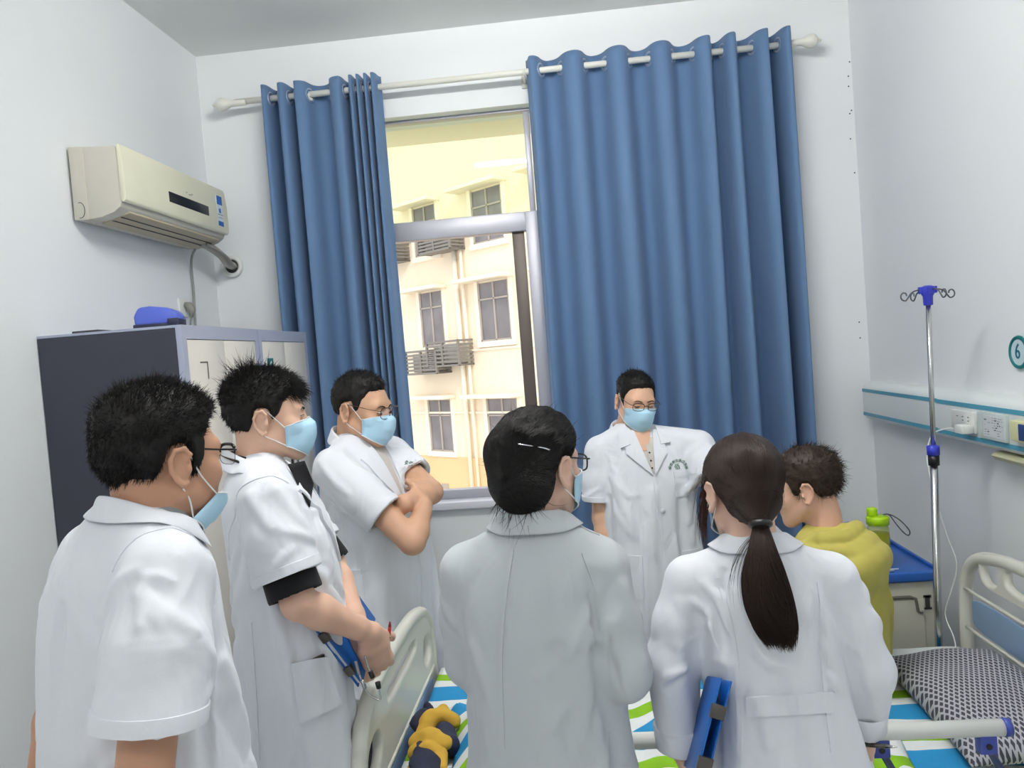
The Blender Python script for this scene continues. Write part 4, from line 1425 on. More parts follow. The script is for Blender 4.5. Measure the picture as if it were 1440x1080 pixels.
def hand_into(S, w, dirv, palm, right, curl=(0.35, 0.5, 0.4), thumb=(0.55, 0.65, -0.35), spread=0.0, sc=1.0, curls=None, tcurl=0.35):
    """Adds a hand to the solid: wrist w, direction of the fingers, direction the palm faces."""
    d, p = norm(dirv), norm(palm)
    p = norm(p - d * (p @ d))
    t = np.cross(d, p) if right else np.cross(p, d)          # side the thumb is on
    Q = lambda x, y, z: np.asarray(w) + sc * (t * x + d * y - p * z)
    base = [(0.026, 0.090, 0), (0.007, 0.094, 0.002), (-0.012, 0.090, 0.001), (-0.030, 0.081, -0.002)]
    for b in base:
        S.chain([Q(b[0] * 0.45, 0.0, 0), Q(b[0] * 0.85, 0.045, 0), Q(*b)], [0.0165 * sc, 0.0145 * sc, 0.0108 * sc], 0.012, 0.016)
    lens = [(0.041, 0.026, 0.021), (0.045, 0.029, 0.022), (0.041, 0.027, 0.021), (0.032, 0.021, 0.019)]
    rr = [0.0092, 0.0094, 0.0088, 0.0078]
    for i, b in enumerate(base):
        c = curls[i] if curls else curl
        ang, x, y, z = 0.0, b[0], b[1], b[2]
        sx = (i - 1.4) * -spread
        pts, rs = [Q(x, y, z)], [rr[i] * 1.08 * sc]
        for k in range(3):
            ang += c[k]
            y += lens[i][k] * math.cos(ang)
            z -= lens[i][k] * math.sin(ang)
            x += lens[i][k] * sx
            pts.append(Q(x, y, z))
            rs.append(rr[i] * (0.97, 0.88, 0.74)[k] * sc)
        S.chain(pts, rs, 0.0035, 0.008)
    tv = norm(thumb)
    tx, ty, tz = 0.022, 0.022, -0.006
    pts, rs = [Q(0.012, 0.012, -0.002), Q(tx, ty, tz)], [0.017 * sc, 0.0155 * sc]
    for L, r in ((0.036, 0.0122), (0.031, 0.0108), (0.025, 0.0084)):
        tx, ty, tz = tx + L * tv[0], ty + L * tv[1], tz + L * tv[2]
        pts.append(Q(tx, ty, tz))
        rs.append(r * sc)
        tv = norm((tv[0] - tcurl * 0.55, tv[1] + 0.12, tv[2] - tcurl * 0.35))
    S.chain(pts, rs, 0.006, 0.012)
    return Q


def rotmat(yaw, pitch=0.0, roll=0.0):
    """Columns are the head's axes; yaw about z, pitch up positive, roll to its right."""
    cy, sy = math.cos(yaw), math.sin(yaw)
    cp, sp = math.cos(pitch), math.sin(pitch)
    cr, sr = math.cos(roll), math.sin(roll)
    Z = np.array([[cy, -sy, 0], [sy, cy, 0], [0, 0, 1]])
    X = np.array([[1, 0, 0], [0, cp, -sp], [0, sp, cp]])
    Y = np.array([[cr, 0, sr], [0, 1, 0], [-sr, 0, cr]])
    return Z @ X @ Y


class Person:
    def __init__(s, loc, face, label, head, hface, hpitch=0.0, hroll=0.0, hs=1.0, skin=None, group=None):
        """loc (x, y) on the floor, face / hface headings of body and head in degrees from +x, head = world point between the ears."""
        s.rz = rad(face - 90)
        s.loc = np.array([loc[0], loc[1], 0.0])
        s.root = empty('person', s.loc, s.rz, label, 'person', group)
        s.hc = s.W(head)
        s.hR = rotmat(rad(hface - face), rad(hpitch), rad(hroll))
        s.hs = hs
        s.skin = skin

    def W(s, p):
        """World point to this person's own frame."""
        p = np.asarray(p, float) - s.loc
        c, n = math.cos(-s.rz), math.sin(-s.rz)
        return np.array([p[0] * c - p[1] * n, p[0] * n + p[1] * c, p[2]])

    def px(s, x, y, d):
        return s.W(at(x, y, d))

    def h(s, x, y, z):
        """Head frame point to the person's frame."""
        return s.hc + s.hR @ (np.array([x, y, z], float) * s.hs)

    def head_M(s):
        M = Matrix.Identity(4)
        for i in range(3):
            for j in range(3):
                M[i][j] = s.hR[i][j] * s.hs
            M[i][3] = s.hc[i]
        return M

    # -------- body: one continuous skin
    def body(s, neck, arms, torso=None, neck_r=0.056, h=0.0034, arm_r=1.0, trap=True, zmin=0.9):
        """arms = [(shoulder, elbow, wrist, hand(S, wrist) or None)]."""
        S = SD()
        S.sub(HEAD, s.hR, s.hc, s.hs, 0.175)
        nt_ = s.h(0, -0.030, -0.035)
        S.chain([nt_, s.h(0, -0.028, -0.09), np.asarray(neck, float)], [neck_r * 0.97, neck_r * 0.93, neck_r * 1.08], 0.02, 0.022)
        if torso:
            S.loft(torso, 2.2, 0.03)
        for (a, e, w, hand) in arms:
            a, e, w = [np.asarray(q, float) for q in (a, e, w)]
            S.cap(neck - np.array([0, 0, 0.06]), a - np.array([0, 0, 0.01]), 0.034, 0.040 * arm_r, 0.02)
            S.cap(a, e, 0.044 * arm_r, 0.041 * arm_r, 0.02)
            m = e + (w - e) * 0.28
            S.cap(e, m, 0.0395 * arm_r, 0.0415 * arm_r, 0.012)
            S.cap(m, e + (w - e) * 0.8, 0.0415 * arm_r, 0.0295 * arm_r, 0.012)
            S.cap(e + (w - e) * 0.8, w, 0.0295 * arm_r, 0.0265 * arm_r, 0.01)
            if hand:
                hand(S, w)
        pts = [s.hc + np.array([0, 0, 0.15]), s.hc - np.array([0.17, 0.17, 0.15]), s.hc + np.array([0.17, 0.17, 0])]
        for (a, e, w, hand) in arms:
            for q in (a, e, w):
                pts += [np.asarray(q) - 0.07, np.asarray(q) + 0.07]
            if hand:
                pts += [np.asarray(w) - 0.2, np.asarray(w) + 0.2]
        lo, hi = np.min(pts, 0), np.max(pts, 0)
        lo[2] = max(lo[2], min([zmin] + [float(np.asarray(q[2])[2]) - 0.22 for q in arms]))
        s.bodySD = S
        o, V, F = sd_object('body', S, lo, hi, h, s.skin, s.root, it=1)
        return o

    # -------- coat, hoodie and the like: outer solid with sleeves
    def garment(s, name, m, secs, sleeves, folds=(), hem=None, h=0.0055, n=2.25, amp=1.0, seed=1, k_arm=0.02, extra=None, shoulders=None, wr=None, cuts=(), auto=1.0, pad=0.0):
        """sleeves = [dict(pts, rs, open)], folds = [(points, radius, height, +1 ridge / -1 groove)]."""
        S = SD()
        pend = []
        S.loft(secs, n)
        for (a, b, ra, rb, k) in (shoulders or []):
            S.cap(a, b, ra, rb, k)
        for sl in sleeves:
            A = SD()
            A.chain(sl['pts'], sl['rs'], sl.get('ki', 0.02))
            p, q = np.asarray(sl['pts'][-1], float), np.asarray(sl['pts'][-2], float)
            if sl.get('open', True):
                dv = norm(p - q)
                r = sl['rs'][-1]
                # flat hem: slice the rounded end off, then hollow the cuff
                R_ = frame_z(sl.get('cut', dv))
                A.box(p + R_[:, 2] * r * 1.1, (r * 1.5, r * 1.5, r * 1.1), 0.001, 0.0, 's', R_)
                A.cap(p - dv * 0.05, p + dv * 0.05, r - 0.024, r - 0.007, 0.004, 's')
            V_ = np.array(sl['pts'], float)
            cc = (V_.min(0) + V_.max(0)) / 2
            S.add(A, cc, float(np.linalg.norm(V_ - cc, axis=1).max()) + max(sl['rs']) + 0.02, sl.get('k', k_arm))
        if extra:
            extra(S)
        for f in list(folds) + (s.auto_folds(secs, sleeves, seed, auto) if auto else []):
            P_ = spline(f[0], 3).astype(F4)
            f = (f[0], f[1], f[2] * 1.35) + tuple(f[3:])
            k_ = len(P_)
            w_ = np.sin(np.linspace(0.12, 0.92, k_) * math.pi) ** 0.6
            rr = f[1] * (0.35 + 0.65 * w_)
            for _ in range(9):
                d_ = S(P_)
                P_ = P_ - S.grad(P_, 0.006) * (d_ - ((f[2] * w_ - rr) if f[3] > 0 else (rr - f[2] * w_)))[:, None]
            if np.abs(S(P_) - ((f[2] * w_ - rr) if f[3] > 0 else (rr - f[2] * w_))).max() > 0.005:
                continue
            A = SD()
            A.chain(list(P_), list(rr), 0.0)
            cc = (P_.min(0) + P_.max(0)) / 2
            pend.append((A, cc, float(np.linalg.norm(P_ - cc, axis=1).max()) + f[1] + 0.01, 0.015 if len(f) < 5 else f[4] * 0.75, 'u' if f[3] > 0 else 's'))
        for q_ in pend:
            S.add(*q_)
        for (p, nn) in cuts:
            S.plane(p, nn)
        if hem is not None:
            inner = [(z, a - 0.024, b - 0.024, cx, cy) for (z, a, b, cx, cy) in sorted(secs) if z < hem + 0.34]
            inner[0] = (inner[0][0] - 0.03,) + inner[0][1:]
            S.loft(inner, n, 0.0, 's')
        V0 = np.array([[x[3] + sx * x[1], x[4] + sy * x[2], x[0]] for x in secs for sx in (-1, 1) for sy in (-1, 1)])
        pts = [V0.min(0) - 0.03 - pad, V0.max(0) + 0.03 + pad]
        for sl in sleeves:
            for p, r in zip(sl['pts'], sl['rs']):
                pts += [np.asarray(p) - r - 0.02, np.asarray(p) + r + 0.02]
        lo, hi = np.min(pts, 0), np.max(pts, 0)

        def disp(V, N):
            low = np.clip((1.15 - V[:, 2]) / 0.5, 0, 1)
            d = 0.0030 * vnoise(V * np.array([11, 11, 5]), seed) + 0.0018 * vnoise(V * np.array([26, 26, 11]), seed + 1)
            d += 0.006 * low * vnoise(V * np.array([13, 13, 1.6]), seed + 2)
            w = vnoise(V * np.array([7, 7, 4]) + 3.3, seed + 3)
            q = V @ rotmat(0.4, 0.7, 0.6)
            d += 0.0030 * np.clip(w + 0.2, 0, 1) * (1 - 2 * np.abs(vnoise(q * np.array([30, 9, 9]), seed + 4)))
            d = d * amp
            if wr is not None:
                d = d + wr(V, N)
            return d
        o, V, F = sd_object(name, S, lo, hi, h, m, s.root, disp=disp, it=1)
        me = o.data
        co = np.empty(len(me.vertices) * 3, F4)
        me.vertices.foreach_get('co', co)
        s.coatSD = S
        s.bvh = BVHTree.FromPolygons([Vector(p) for p in co.reshape(-1, 3)], [tuple(f) for f in F.tolist()])
        s.coat = o
        return o

    def auto_folds(s, secs, sleeves, seed, amt):
        """Loose creases: round the sleeves, from the armpits across the body and hanging down the skirt of a coat."""
        rg = random.Random(seed * 7 + 1)
        out = []
        T = sorted(secs)
        zz = [q[0] for q in T]
        sec = lambda z: [float(np.interp(z, zz, [q[i] for q in T])) for i in (1, 2, 3, 4)]
        for sl in sleeves:
            a, b = np.asarray(sl['pts'][0], float), np.asarray(sl['pts'][-1], float)
            if len(sl['pts']) > 3:
                b = np.asarray(sl['pts'][-2], float)
            R_ = frame_z(b - a)
            L = np.linalg.norm(b - a)
            for k in range(int(5 * amt)):
                t0, ph = rg.uniform(0.05, 0.75), rg.uniform(0, 6.28)
                dt, dp = rg.uniform(0.15, 0.35), rg.uniform(0.5, 1.3) * rg.choice((-1, 1))
                pts = []
                for q in (0, 0.5, 1):
                    r = float(np.interp(t0 + dt * q, np.linspace(0, 1, len(sl['rs'])), sl['rs']))
                    an = ph + dp * q
                    pts.append(a + R_[:, 2] * L * (t0 + dt * q) + (R_[:, 0] * math.cos(an) + R_[:, 1] * math.sin(an)) * r)
                out.append((pts, rg.uniform(0.009, 0.013), rg.uniform(0.003, 0.006), 1, 0.016))
        zt = zz[-1]
        zs = max(z for z, q in zip(zz, T) if q[1] > 0.165) if max(q[1] for q in T) > 0.165 else zt - 0.12
        for sg in (-1, 1):
            for fb in (-1, 1):
                for k in range(int(3 * amt)):
                    z0 = zs - rg.uniform(0.02, 0.12)
                    pts = []
                    an0, an1 = rg.uniform(0.15, 0.5), rg.uniform(0.8, 1.35)
                    dz = rg.uniform(0.06, 0.28)
                    for q in (0, 0.5, 1):
                        z = z0 - dz * q
                        A_, B_, cx, cy = sec(z)
                        an = an0 + (an1 - an0) * q
                        pts.append((cx + sg * A_ * math.cos(an), cy + fb * B_ * math.sin(an), z))
                    out.append((pts, rg.uniform(0.011, 0.017), rg.uniform(0.003, 0.0065), rg.choice((1, 1, -1)), 0.024))
        if zz[0] < 0.85:
            for k in range(int(12 * amt)):
                an = 6.283 * (k + rg.uniform(-0.3, 0.3)) / int(12 * amt)
                z0, z1 = rg.uniform(0.95, 1.12), zz[0] + 0.02
                tw = rg.uniform(-0.25, 0.25)
                pts = []
                for q in (0, 0.33, 0.66, 1):
                    z = z0 + (z1 - z0) * q
                    A_, B_, cx, cy = sec(z)
                    pts.append((cx + A_ * math.cos(an + tw * q), cy + B_ * math.sin(an + tw * q), z))
                out.append((pts, rg.uniform(0.014, 0.022), rg.uniform(0.003, 0.007), rg.choice((1, -1)), 0.032))
        return out

    # -------- flat pieces sewn on the garment (pockets, lapels, belts, seams)
    def drape(s, name, grid, dirv, m, parent, off=0.003, thick=0.003, maxd=0.6, back=0.30):
        """grid (nu, nv, 3) of points in front of the cloth; each is dropped along dirv onto it."""
        nu, nv = grid.shape[:2]
        d = Vector(norm(dirv))
        Pn = np.zeros((nu, nv, 3))
        Nn = np.zeros((nu, nv, 3))
        okm = np.zeros((nu, nv), bool)
        for i in range(nu):
            for j in range(nv):
                o_ = Vector(grid[i, j]) - d * back
                hit = s.bvh.ray_cast(o_, d, maxd + back)
                if hit[0] is None:
                    hit = s.bvh.find_nearest(Vector(grid[i, j]))
                Pn[i, j], Nn[i, j] = hit[0], hit[1]
                if Nn[i, j] @ np.array(d) > 0:
                    Nn[i, j] *= -1
        for _ in range(3):                                   # even out the cloth normal
            A = Nn.copy()
            A[1:] += Nn[:-1]; A[:-1] += Nn[1:]; A[:, 1:] += Nn[:, :-1]; A[:, :-1] += Nn[:, 1:]
            Nn = A / (np.linalg.norm(A, axis=2)[..., None] + 1e-9)
        T = Pn + Nn * (off + thick)
        B = Pn + Nn * (off - 0.006)
        V = np.concatenate([T.reshape(-1, 3), B.reshape(-1, 3)])
        K = nu * nv
        F = []
        for i in range(nu - 1):
            for j in range(nv - 1):
                a = i * nv + j
                F.append((a, a + nv, a + nv + 1, a + 1))
        rim = [(i, 0) for i in range(nu)] + [(nu - 1, j) for j in range(1, nv)] + [(i, nv - 1) for i in range(nu - 2, -1, -1)] + [(0, j) for j in range(nv - 2, 0, -1)]
        ids = [i * nv + j for i, j in rim]
        for k in range(len(ids)):
            a, c = ids[k], ids[(k + 1) % len(ids)]
            F.append((a, K + a, K + c, c))
        me = np_mesh(name, V, np.array(F))
        bm = bmesh.new()
        bm.from_mesh(me)
        bmesh.ops.recalc_face_normals(bm, faces=bm.faces)
        bm.to_mesh(me)
        bm.free()
        o = add_obj(name, me, m, parent)
        me.set_sharp_from_angle(angle=rad(50))
        return o

    def quad(s, name, a, b, c, d, dirv, m, parent, nu=14, nv=14, **k):
        """Patch with corners a (top left), b (top right), c (bottom right), d (bottom left)."""
        a, b, c, d = [np.asarray(q, float) for q in (a, b, c, d)]
        u, v = np.meshgrid(np.linspace(0, 1, nu), np.linspace(0, 1, nv), indexing='ij')
        u, v = u[..., None], v[..., None]
        g = (1 - u) * (1 - v) * a + u * (1 - v) * b + u * v * c + (1 - u) * v * d
        return s.drape(name, g, dirv, m, parent, **k)

    def strip(s, name, pts, dirv, w, m, parent, n=10, across=None, **k):
        """A narrow sewn line (seam, hem edge, placket)."""
        P = spline(pts, n)
        T = np.gradient(P, axis=0)
        A = np.cross(T, norm(dirv)) if across is None else np.tile(across, (len(P), 1))
        A /= np.linalg.norm(A, axis=1)[:, None]
        g = np.stack([P - A * w / 2, P, P + A * w / 2], 1)
        return s.drape(name, g, dirv, m, parent, **k)

    def pquad(s, name, pts, d, m, parent, **k):
        """Patch whose corners (top left, top right, bottom right, bottom left) were read off the photograph at depth d."""
        P_ = [s.px(x, y, d) for x, y in pts]
        c = np.mean(np.array(pts, float), 0)
        k.setdefault('back', 0.0)
        k.setdefault('maxd', 0.9)
        return s.quad(name, *P_, norm(s.px(c[0], c[1], d + 0.5) - s.px(c[0], c[1], d)), m, parent, **k)

    def pstrip(s, name, pts, d, w, m, parent, **k):
        c = np.mean(np.array(pts, float), 0)
        k.setdefault('back', 0.0)
        k.setdefault('maxd', 0.9)
        return s.strip(name, [s.px(x, y, d) for x, y in pts], norm(s.px(c[0], c[1], d + 0.5) - s.px(c[0], c[1], d)), w, m, parent, **k)

    def sleeve_band(s, sl, m, parent, width=0.024, n=40):
        """Stitched hem band round the end of a short sleeve."""
        p, q = np.asarray(sl['pts'][-1], float), np.asarray(sl['pts'][-2], float)
        dv = norm(p - q)
        R_ = frame_z(sl.get('cut', dv))
        r0 = sl['rs'][-1]
        rows = []
        for t in (-width, -width * 0.97, -width * 0.5, -0.002):
            row = []
            for k in range(n):
                a = 2 * math.pi * k / n
                e = R_[:, 0] * math.cos(a) + R_[:, 1] * math.sin(a)
                c = p + R_[:, 2] * t
                hit = s.bvh.ray_cast(Vector(c + e * r0 * 1.7), Vector(-e), r0 * 1.3)
                r = float((np.array(hit[0]) - c) @ e) if hit[0] is not None else r0
                row.append(r if r < r0 * 1.35 else r0)
            row = np.array(row)
            for _ in range(2):
                row = (np.roll(row, 1) + row * 2 + np.roll(row, -1)) / 4
            rows.append((t, row))
        V, F = [], []
        for j, (t, row) in enumerate(rows + [(-0.001, rows[-1][1] - 0.004)]):
            for k in range(n):
                a = 2 * math.pi * k / n
                e = R_[:, 0] * math.cos(a) + R_[:, 1] * math.sin(a)
                V.append(p + R_[:, 2] * t + e * (row[k] + (-0.001 if j in (0, 4) else 0.0028)))
        for j in range(4):
            for k in range(n):
                F.append((j * n + k, j * n + (k + 1) % n, (j + 1) * n + (k + 1) % n, (j + 1) * n + k))
        return MB().add(V, F).build('sleeve_hem', m, parent, auto=50)

    def collar(s, name, m, parent, c, rx, ry, zb, zf, fold=0.042, flare=0.02, a0=-150, a1=150, pt=0.02, tilt=None, thick=0.0026, grow=0.004, n=46, push=True, foldb=None, lift=0.0):
        """Turned-down collar round the neck: c centre (x, y), zb / zf height of the fold at the back / front."""
        rows = []
        A = np.radians(np.linspace(a0, a1, n))
        for t in A:
            f = 0.5 - 0.5 * math.cos(t)                       # 0 at the back, 1 at the front
            z = zb + (zf - zb) * f
            dx, dy = math.sin(t), -math.cos(t)
            e = abs(t) / rad(max(abs(a0), a1))
            fl = (foldb if foldb is not None else fold) * (1 - f) + fold * f + pt * max(0, e - 0.55) / 0.45
            row = []
            for (q, r_, dz) in ((0, -0.002, -0.05), (1, 0.0, -0.018), (2, 0.002, -0.002), (3, 0.006, 0.001), (4, 0.010, -0.004), (5, 0.014, -0.35 * fl), (6, 0.016 + flare * 0.5, -0.7 * fl), (7, 0.016 + flare, -fl)):
                p = np.array([c[0] + (rx + r_) * dx, c[1] + (ry + r_) * dy, z + dz])
                if q >= 4 and push:
                    # keep the leaf just outside the garment
                    for _ in range(12):
                        if float(s.coatSD(p[None].astype(F4))[0]) > grow + 0.001:
                            break
                        p = p + np.array([dx, dy, 0.9]) * 0.002
                row.append(p)
            rows.append(row)
        V = np.array(rows)
        nu, nv = V.shape[:2]
        F = [(i * nv + j, (i + 1) * nv + j, (i + 1) * nv + j + 1, i * nv + j + 1) for i in range(nu - 1) for j in range(nv - 1)]
        o = add_obj(name, np_mesh(name, V.reshape(-1, 3), np.array(F)), m, parent)
        sm = o.modifiers.new('thickness', 'SOLIDIFY')
        sm.thickness = thick
        sm.offset = 0
        ss = o.modifiers.new('soft', 'SUBSURF')
        ss.levels = ss.render_levels = 1
        return o

    # -------- things worn on the head
    def mask(s, low=False):
        nu, nv = 34, 22
        V = []
        for i in range(nu):
            u = -1 + 2 * i / (nu - 1)
            for j in range(nv):
                v = j / (nv - 1)
                c = max(0.0, math.cos(u * math.pi / 2))
                if not low:
                    yf = float(np.interp(v, [0, 0.12, 0.3, 0.6, 0.85, 1], [0.113, 0.126, 0.131, 0.126, 0.114, 0.098]))
                    zt, zb = 0.003 - 0.018 * abs(u) ** 1.5, -0.103 + 0.034 * abs(u) ** 1.6
                    ye, xe = 0.044, 0.067
                    pl = 0.0022 * (1 - 2 * abs(((v * 3.2) % 1) - 0.5)) * c
                else:
                    yf = float(np.interp(v, [0, 0.3, 0.6, 1], [0.114, 0.118, 0.100, 0.062]))
                    zt, zb = -0.066 + 0.010 * abs(u) ** 1.5, -0.132 + 0.036 * abs(u) ** 1.6
                    ye, xe = 0.070 - 0.055 * v, 0.062
                    pl = 0.004 * (1 - 2 * abs(((v * 2.6 + 0.3 * u) % 1) - 0.5)) * c
                x = xe * math.sin(u * 1.3) / math.sin(1.3)
                y = ye + (yf - ye) * c ** 0.72 + pl
                if not low and v < 0.15:
                    y -= 0.006 * (1 - c) * c * 4 * (1 - v / 0.15)
                z = zt + (zb - zt) * v
                V.append((x, y, z))
        V = np.array(V, F4)
        for _ in range(6):
            d = SKULL(V)
            g = SKULL.grad(V)
            V = V + g * np.clip(0.0045 - d, 0, 0.01)[:, None]
        F = [(i * nv + j, i * nv + j + 1, (i + 1) * nv + j + 1, (i + 1) * nv + j) for i in range(nu - 1) for j in range(nv - 1)]
        Vp = np.array([s.h(*p) for p in V])
        o = add_obj('face_mask', np_mesh('face_mask', Vp, np.array(F)), M_mask, s.root)
        sm = o.modifiers.new('thickness', 'SOLIDIFY')
        sm.thickness = 0.0018
        sm.offset = 1
        tag(o, 'light blue pleated face mask' if not low else 'light blue face mask pulled down under the chin')
        # white bound edges and the elastic round each ear
        for (j0, nm) in ((0, 'mask_edge'), (nv - 1, 'mask_edge')):
            pts = [Vp[i * nv + j0] for i in range(nu)]
            MB().tube(pts, 0.0016, 6).build(nm, M_maskw, o, smooth=True)
        for sg in (-1, 1):
            i = 0 if sg < 0 else nu - 1
            a, b_ = V[i * nv + 1], V[i * nv + nv - 2]
            if low:
                pts = [a, (sg * 0.0735, 0.028, -0.018), (sg * 0.0775, 0.004, 0.022), (sg * 0.0775, -0.010, 0.033), (sg * 0.0765, -0.026, 0.012), (sg * 0.0745, -0.022, -0.016), (sg * 0.074, -0.010, -0.035), (sg * 0.070, 0.006, -0.058), b_]
            else:
                pts = [a, (sg * 0.0735, 0.020, 0.008), (sg * 0.0775, 0.002, 0.027), (sg * 0.0775, -0.010, 0.033), (sg * 0.0765, -0.026, 0.012), (sg * 0.0745, -0.022, -0.016), (sg * 0.074, -0.008, -0.036), (sg * 0.0715, 0.016, -0.050), b_]
            MB().tube([s.h(*p) for p in spline(pts, 6)], 0.0014, 7).build('ear_loop', M_maskw, o, smooth=True)
        return o

    def glasses(s, m, half=False, w=0.027, hh=0.019, y=0.116, z=0.010, r=0.0014, top=0.0):
        rt = empty('glasses', (0, 0, 0))
        rt.parent = s.root
        fr_ = MB()
        for sg in (-1, 1):
            lp = oval((0, 0), w, hh, 36, 3.2)
            pts = []
            for (a, b_) in lp:
                X = sg * (0.0345) + a
                pts.append(s.h(X, y - 0.10 * (abs(X) - 0.012) ** 1.0 * 0.9 if False else y - 2.2 * max(0, abs(X) - 0.02) ** 2 * 1.6, z + b_ - 0.06 * 0))
            fr_.tube(pts, [r if (not half or q[1] > 0.0) else 0.0005 for q in lp], 7, closed=True)
            if top:
                tp = [p for p, q in zip(pts, lp) if q[1] > hh * 0.55]
                tp = tp[:len(tp)]
                fr_.tube(sorted(tp, key=lambda q: float(s.hR[:, 0] @ q)), top, 7)
        fr_.tube([s.h(-0.009, y, z + 0.004), s.h(0, y + 0.003, z + 0.007), s.h(0.009, y, z + 0.004)], max(r, top * 0.8), 7)
        fo = fr_.build('glasses_frame', m, s.root, smooth=True)
        bpy.data.objects.remove(rt)
        for sg in (-1, 1):
            MB().tube([s.h(*p) for p in spline([(sg * 0.061, y - 0.006, z + 0.008), (sg * 0.0715, y - 0.014, z + 0.010), (sg * 0.0775, 0.06, z + 0.014), (sg * 0.0785, 0.006, z + 0.020), (sg * 0.0770, -0.020, z + 0.016), (sg * 0.0755, -0.032, z - 0.010)], 5)], max(r * 1.2, top * 0.75), 7, flat=0.8).build('temple', m, fo, smooth=True)
            lp = oval((0, 0), w, hh, 30, 3.2)
            V = [s.h(sg * 0.0345 + a, y - 3.5 * max(0, abs(sg * 0.0345 + a) - 0.02) ** 2, z + b_) for a, b_ in lp]
            MB().add(V, [tuple(range(len(V)))]).build('lens', M_lens, fo)
        return fo

    def eyes(s, look=0.0, down=0.3, closed=False, brow=0.0042):
        for sg in (-1, 1):
            c = np.array([sg * 0.032, 0.0905, 0.0095])
            if not closed:
                e = MB()
                R_ = 16
                V, F = [], []
                for i, t in enumerate(np.linspace(0, math.pi, 9)):
                    for k in range(R_):
                        p = 2 * math.pi * k / R_
                        V.append(s.h(*(c + np.array([0.0130 * math.sin(t) * math.cos(p), 0.0065 * math.cos(t), 0.0046 * math.sin(t) * math.sin(p)]))))
                for i in range(8):
                    for k in range(R_):
                        F.append((i * R_ + k, i * R_ + (k + 1) % R_, (i + 1) * R_ + (k + 1) % R_, (i + 1) * R_ + k))
                eo = e.add(V, F).build('eye', M_sclera, s.root, smooth=True)
                V = [s.h(*(c + np.array([look + 0.0048 * math.cos(p), 0.0068 - 0.4 * 0.001, -down * 0.003 + min(0.0038, 0.0048 * math.sin(p))]))) for p in np.linspace(0, 2 * math.pi, 18, endpoint=False)]
                MB().add(V, [tuple(range(18))]).build('iris', M_iris, eo)
                par = eo
            else:
                par = s.root
            lash = [(-0.0145, -0.004, -0.001), (-0.008, 0.004, 0.0034 - down * 0.006), (0, 0.0062, 0.0046 - down * 0.008), (0.008, 0.004, 0.0036 - down * 0.006), (0.0145, -0.003, 0.0)]
            MB().tube([s.h(*(c + np.array([sg * a, b_, d]))) for a, b_, d in spline(lash, 4)], 0.0011, 6).build('eyelashes', M_hair, par, smooth=True)
            br = [(0.012, 0.0, 0.026), (0.022, 0.0, 0.0305), (0.035, 0.0, 0.0325), (0.048, 0.0, 0.027)]
            P = []
            for a, _, d in spline(br, 5):
                q = np.array([sg * a, 0.13, d], F4)
                for _k in range(30):
                    dd_ = float(SKULL(q[None])[0])
                    q = q + np.array([0, -1, 0], F4) * max(dd_, -0.002) * 0.8
                P.append(s.h(*q))
            MB().tube(P, [brow * f for f in np.interp(np.linspace(0, 1, len(P)), [0, 0.25, 0.7, 1], [0.7, 1, 0.85, 0.3])], 6, flat=0.45).build('eyebrow', M_hair, s.root, smooth=True)

    # -------- hair
    def hair_cap(s, m, zl, t_side, t_top, seed=1, h=0.0038, rough=0.003, extra=None, zt=(0.045, 0.11), name='hair', temple=0.35):
        yl = np.array([p[0] for p in zl])
        zz = np.array([p[1] for p in zl])
        S = SD()
        noise = seed

        def fn(P):
            d = SKULL(P)
            m_ = (P[:, 2] - np.interp(P[:, 1], yl, zz) - temple * np.clip(np.abs(P[:, 0]) - 0.030, 0, 1) * np.clip((P[:, 1] - 0.045) / 0.02, 0, 1) + 0.003 * vnoise(P * 120, noise + 5)) * 0.75
            q = np.clip((P[:, 2] - zt[0]) / (zt[1] - zt[0]), 0, 1)
            q = q * q * (3 - 2 * q)
            t = t_side + (t_top - t_side) * q
            t = t * np.clip(m_ / 0.016, 0.12, 1)
            t = t + rough * vnoise(P * 90, noise) + rough * 1.2 * vnoise(P * 38, noise + 1)
            # clear of the ears
            return np.maximum(d - t, -m_)
        S.add(fn, (0, 0, 0.02), 0.2)
        if extra:
            extra(S)
        V, F = polygonize(S, (-0.13, -0.19, -0.15), (0.13, 0.16, 0.20), h)
        V = relax(V, F, 1)
        s.hairSD = S
        s.hairV, s.hairF = V, F
        Vp = np.array((V * s.hs) @ s.hR.T + s.hc, F4)
        return add_obj(name, np_mesh(name, Vp, F), m, s.root)

    def sample_hair(s, n, rng, keep=None):
        V, F = s.hairV, s.hairF
        a, b, c, d = V[F[:, 0]], V[F[:, 1]], V[F[:, 2]], V[F[:, 3]]
        N = np.cross(c - a, d - b)
        ar = np.linalg.norm(N, axis=1)
        N = N / (ar[:, None] + 1e-12)
        ce = (a + b + c + d) / 4
        w = ar.copy()
        if keep is not None:
            w = w * keep(ce, N)
        i = rng.choice(len(F), n, p=w / w.sum())
        u, v = rng.random((n, 1)), rng.random((n, 1))
        P = (a[i] * (1 - u) + b[i] * u) * (1 - v) + (d[i] * (1 - u) + c[i] * u) * v
        return P, N[i]

    def strands_mesh(s, name, paths, r, m, parent, taper=True):
        """paths (n, k, 3) in the person's frame."""
        n, k = paths.shape[:2]
        T = np.gradient(paths, axis=1)
        T /= np.linalg.norm(T, axis=2)[..., None] + 1e-9
        ref = np.array([0.3, 0.5, 0.81])
        A = np.cross(T, ref)
        A /= np.linalg.norm(A, axis=2)[..., None] + 1e-9
        B = np.cross(T, A)
        tp = (1 - np.linspace(0, 1, k) ** 2.0 * 0.93) if taper else np.ones(k)
        R = (np.asarray(r).reshape(-1, 1) * tp[None]) if np.ndim(r) else r * np.tile(tp, (n, 1))
        V = np.stack([paths + R[..., None] * (A * math.cos(t) + B * math.sin(t)) for t in (0, 2.094, 4.189)], 2)
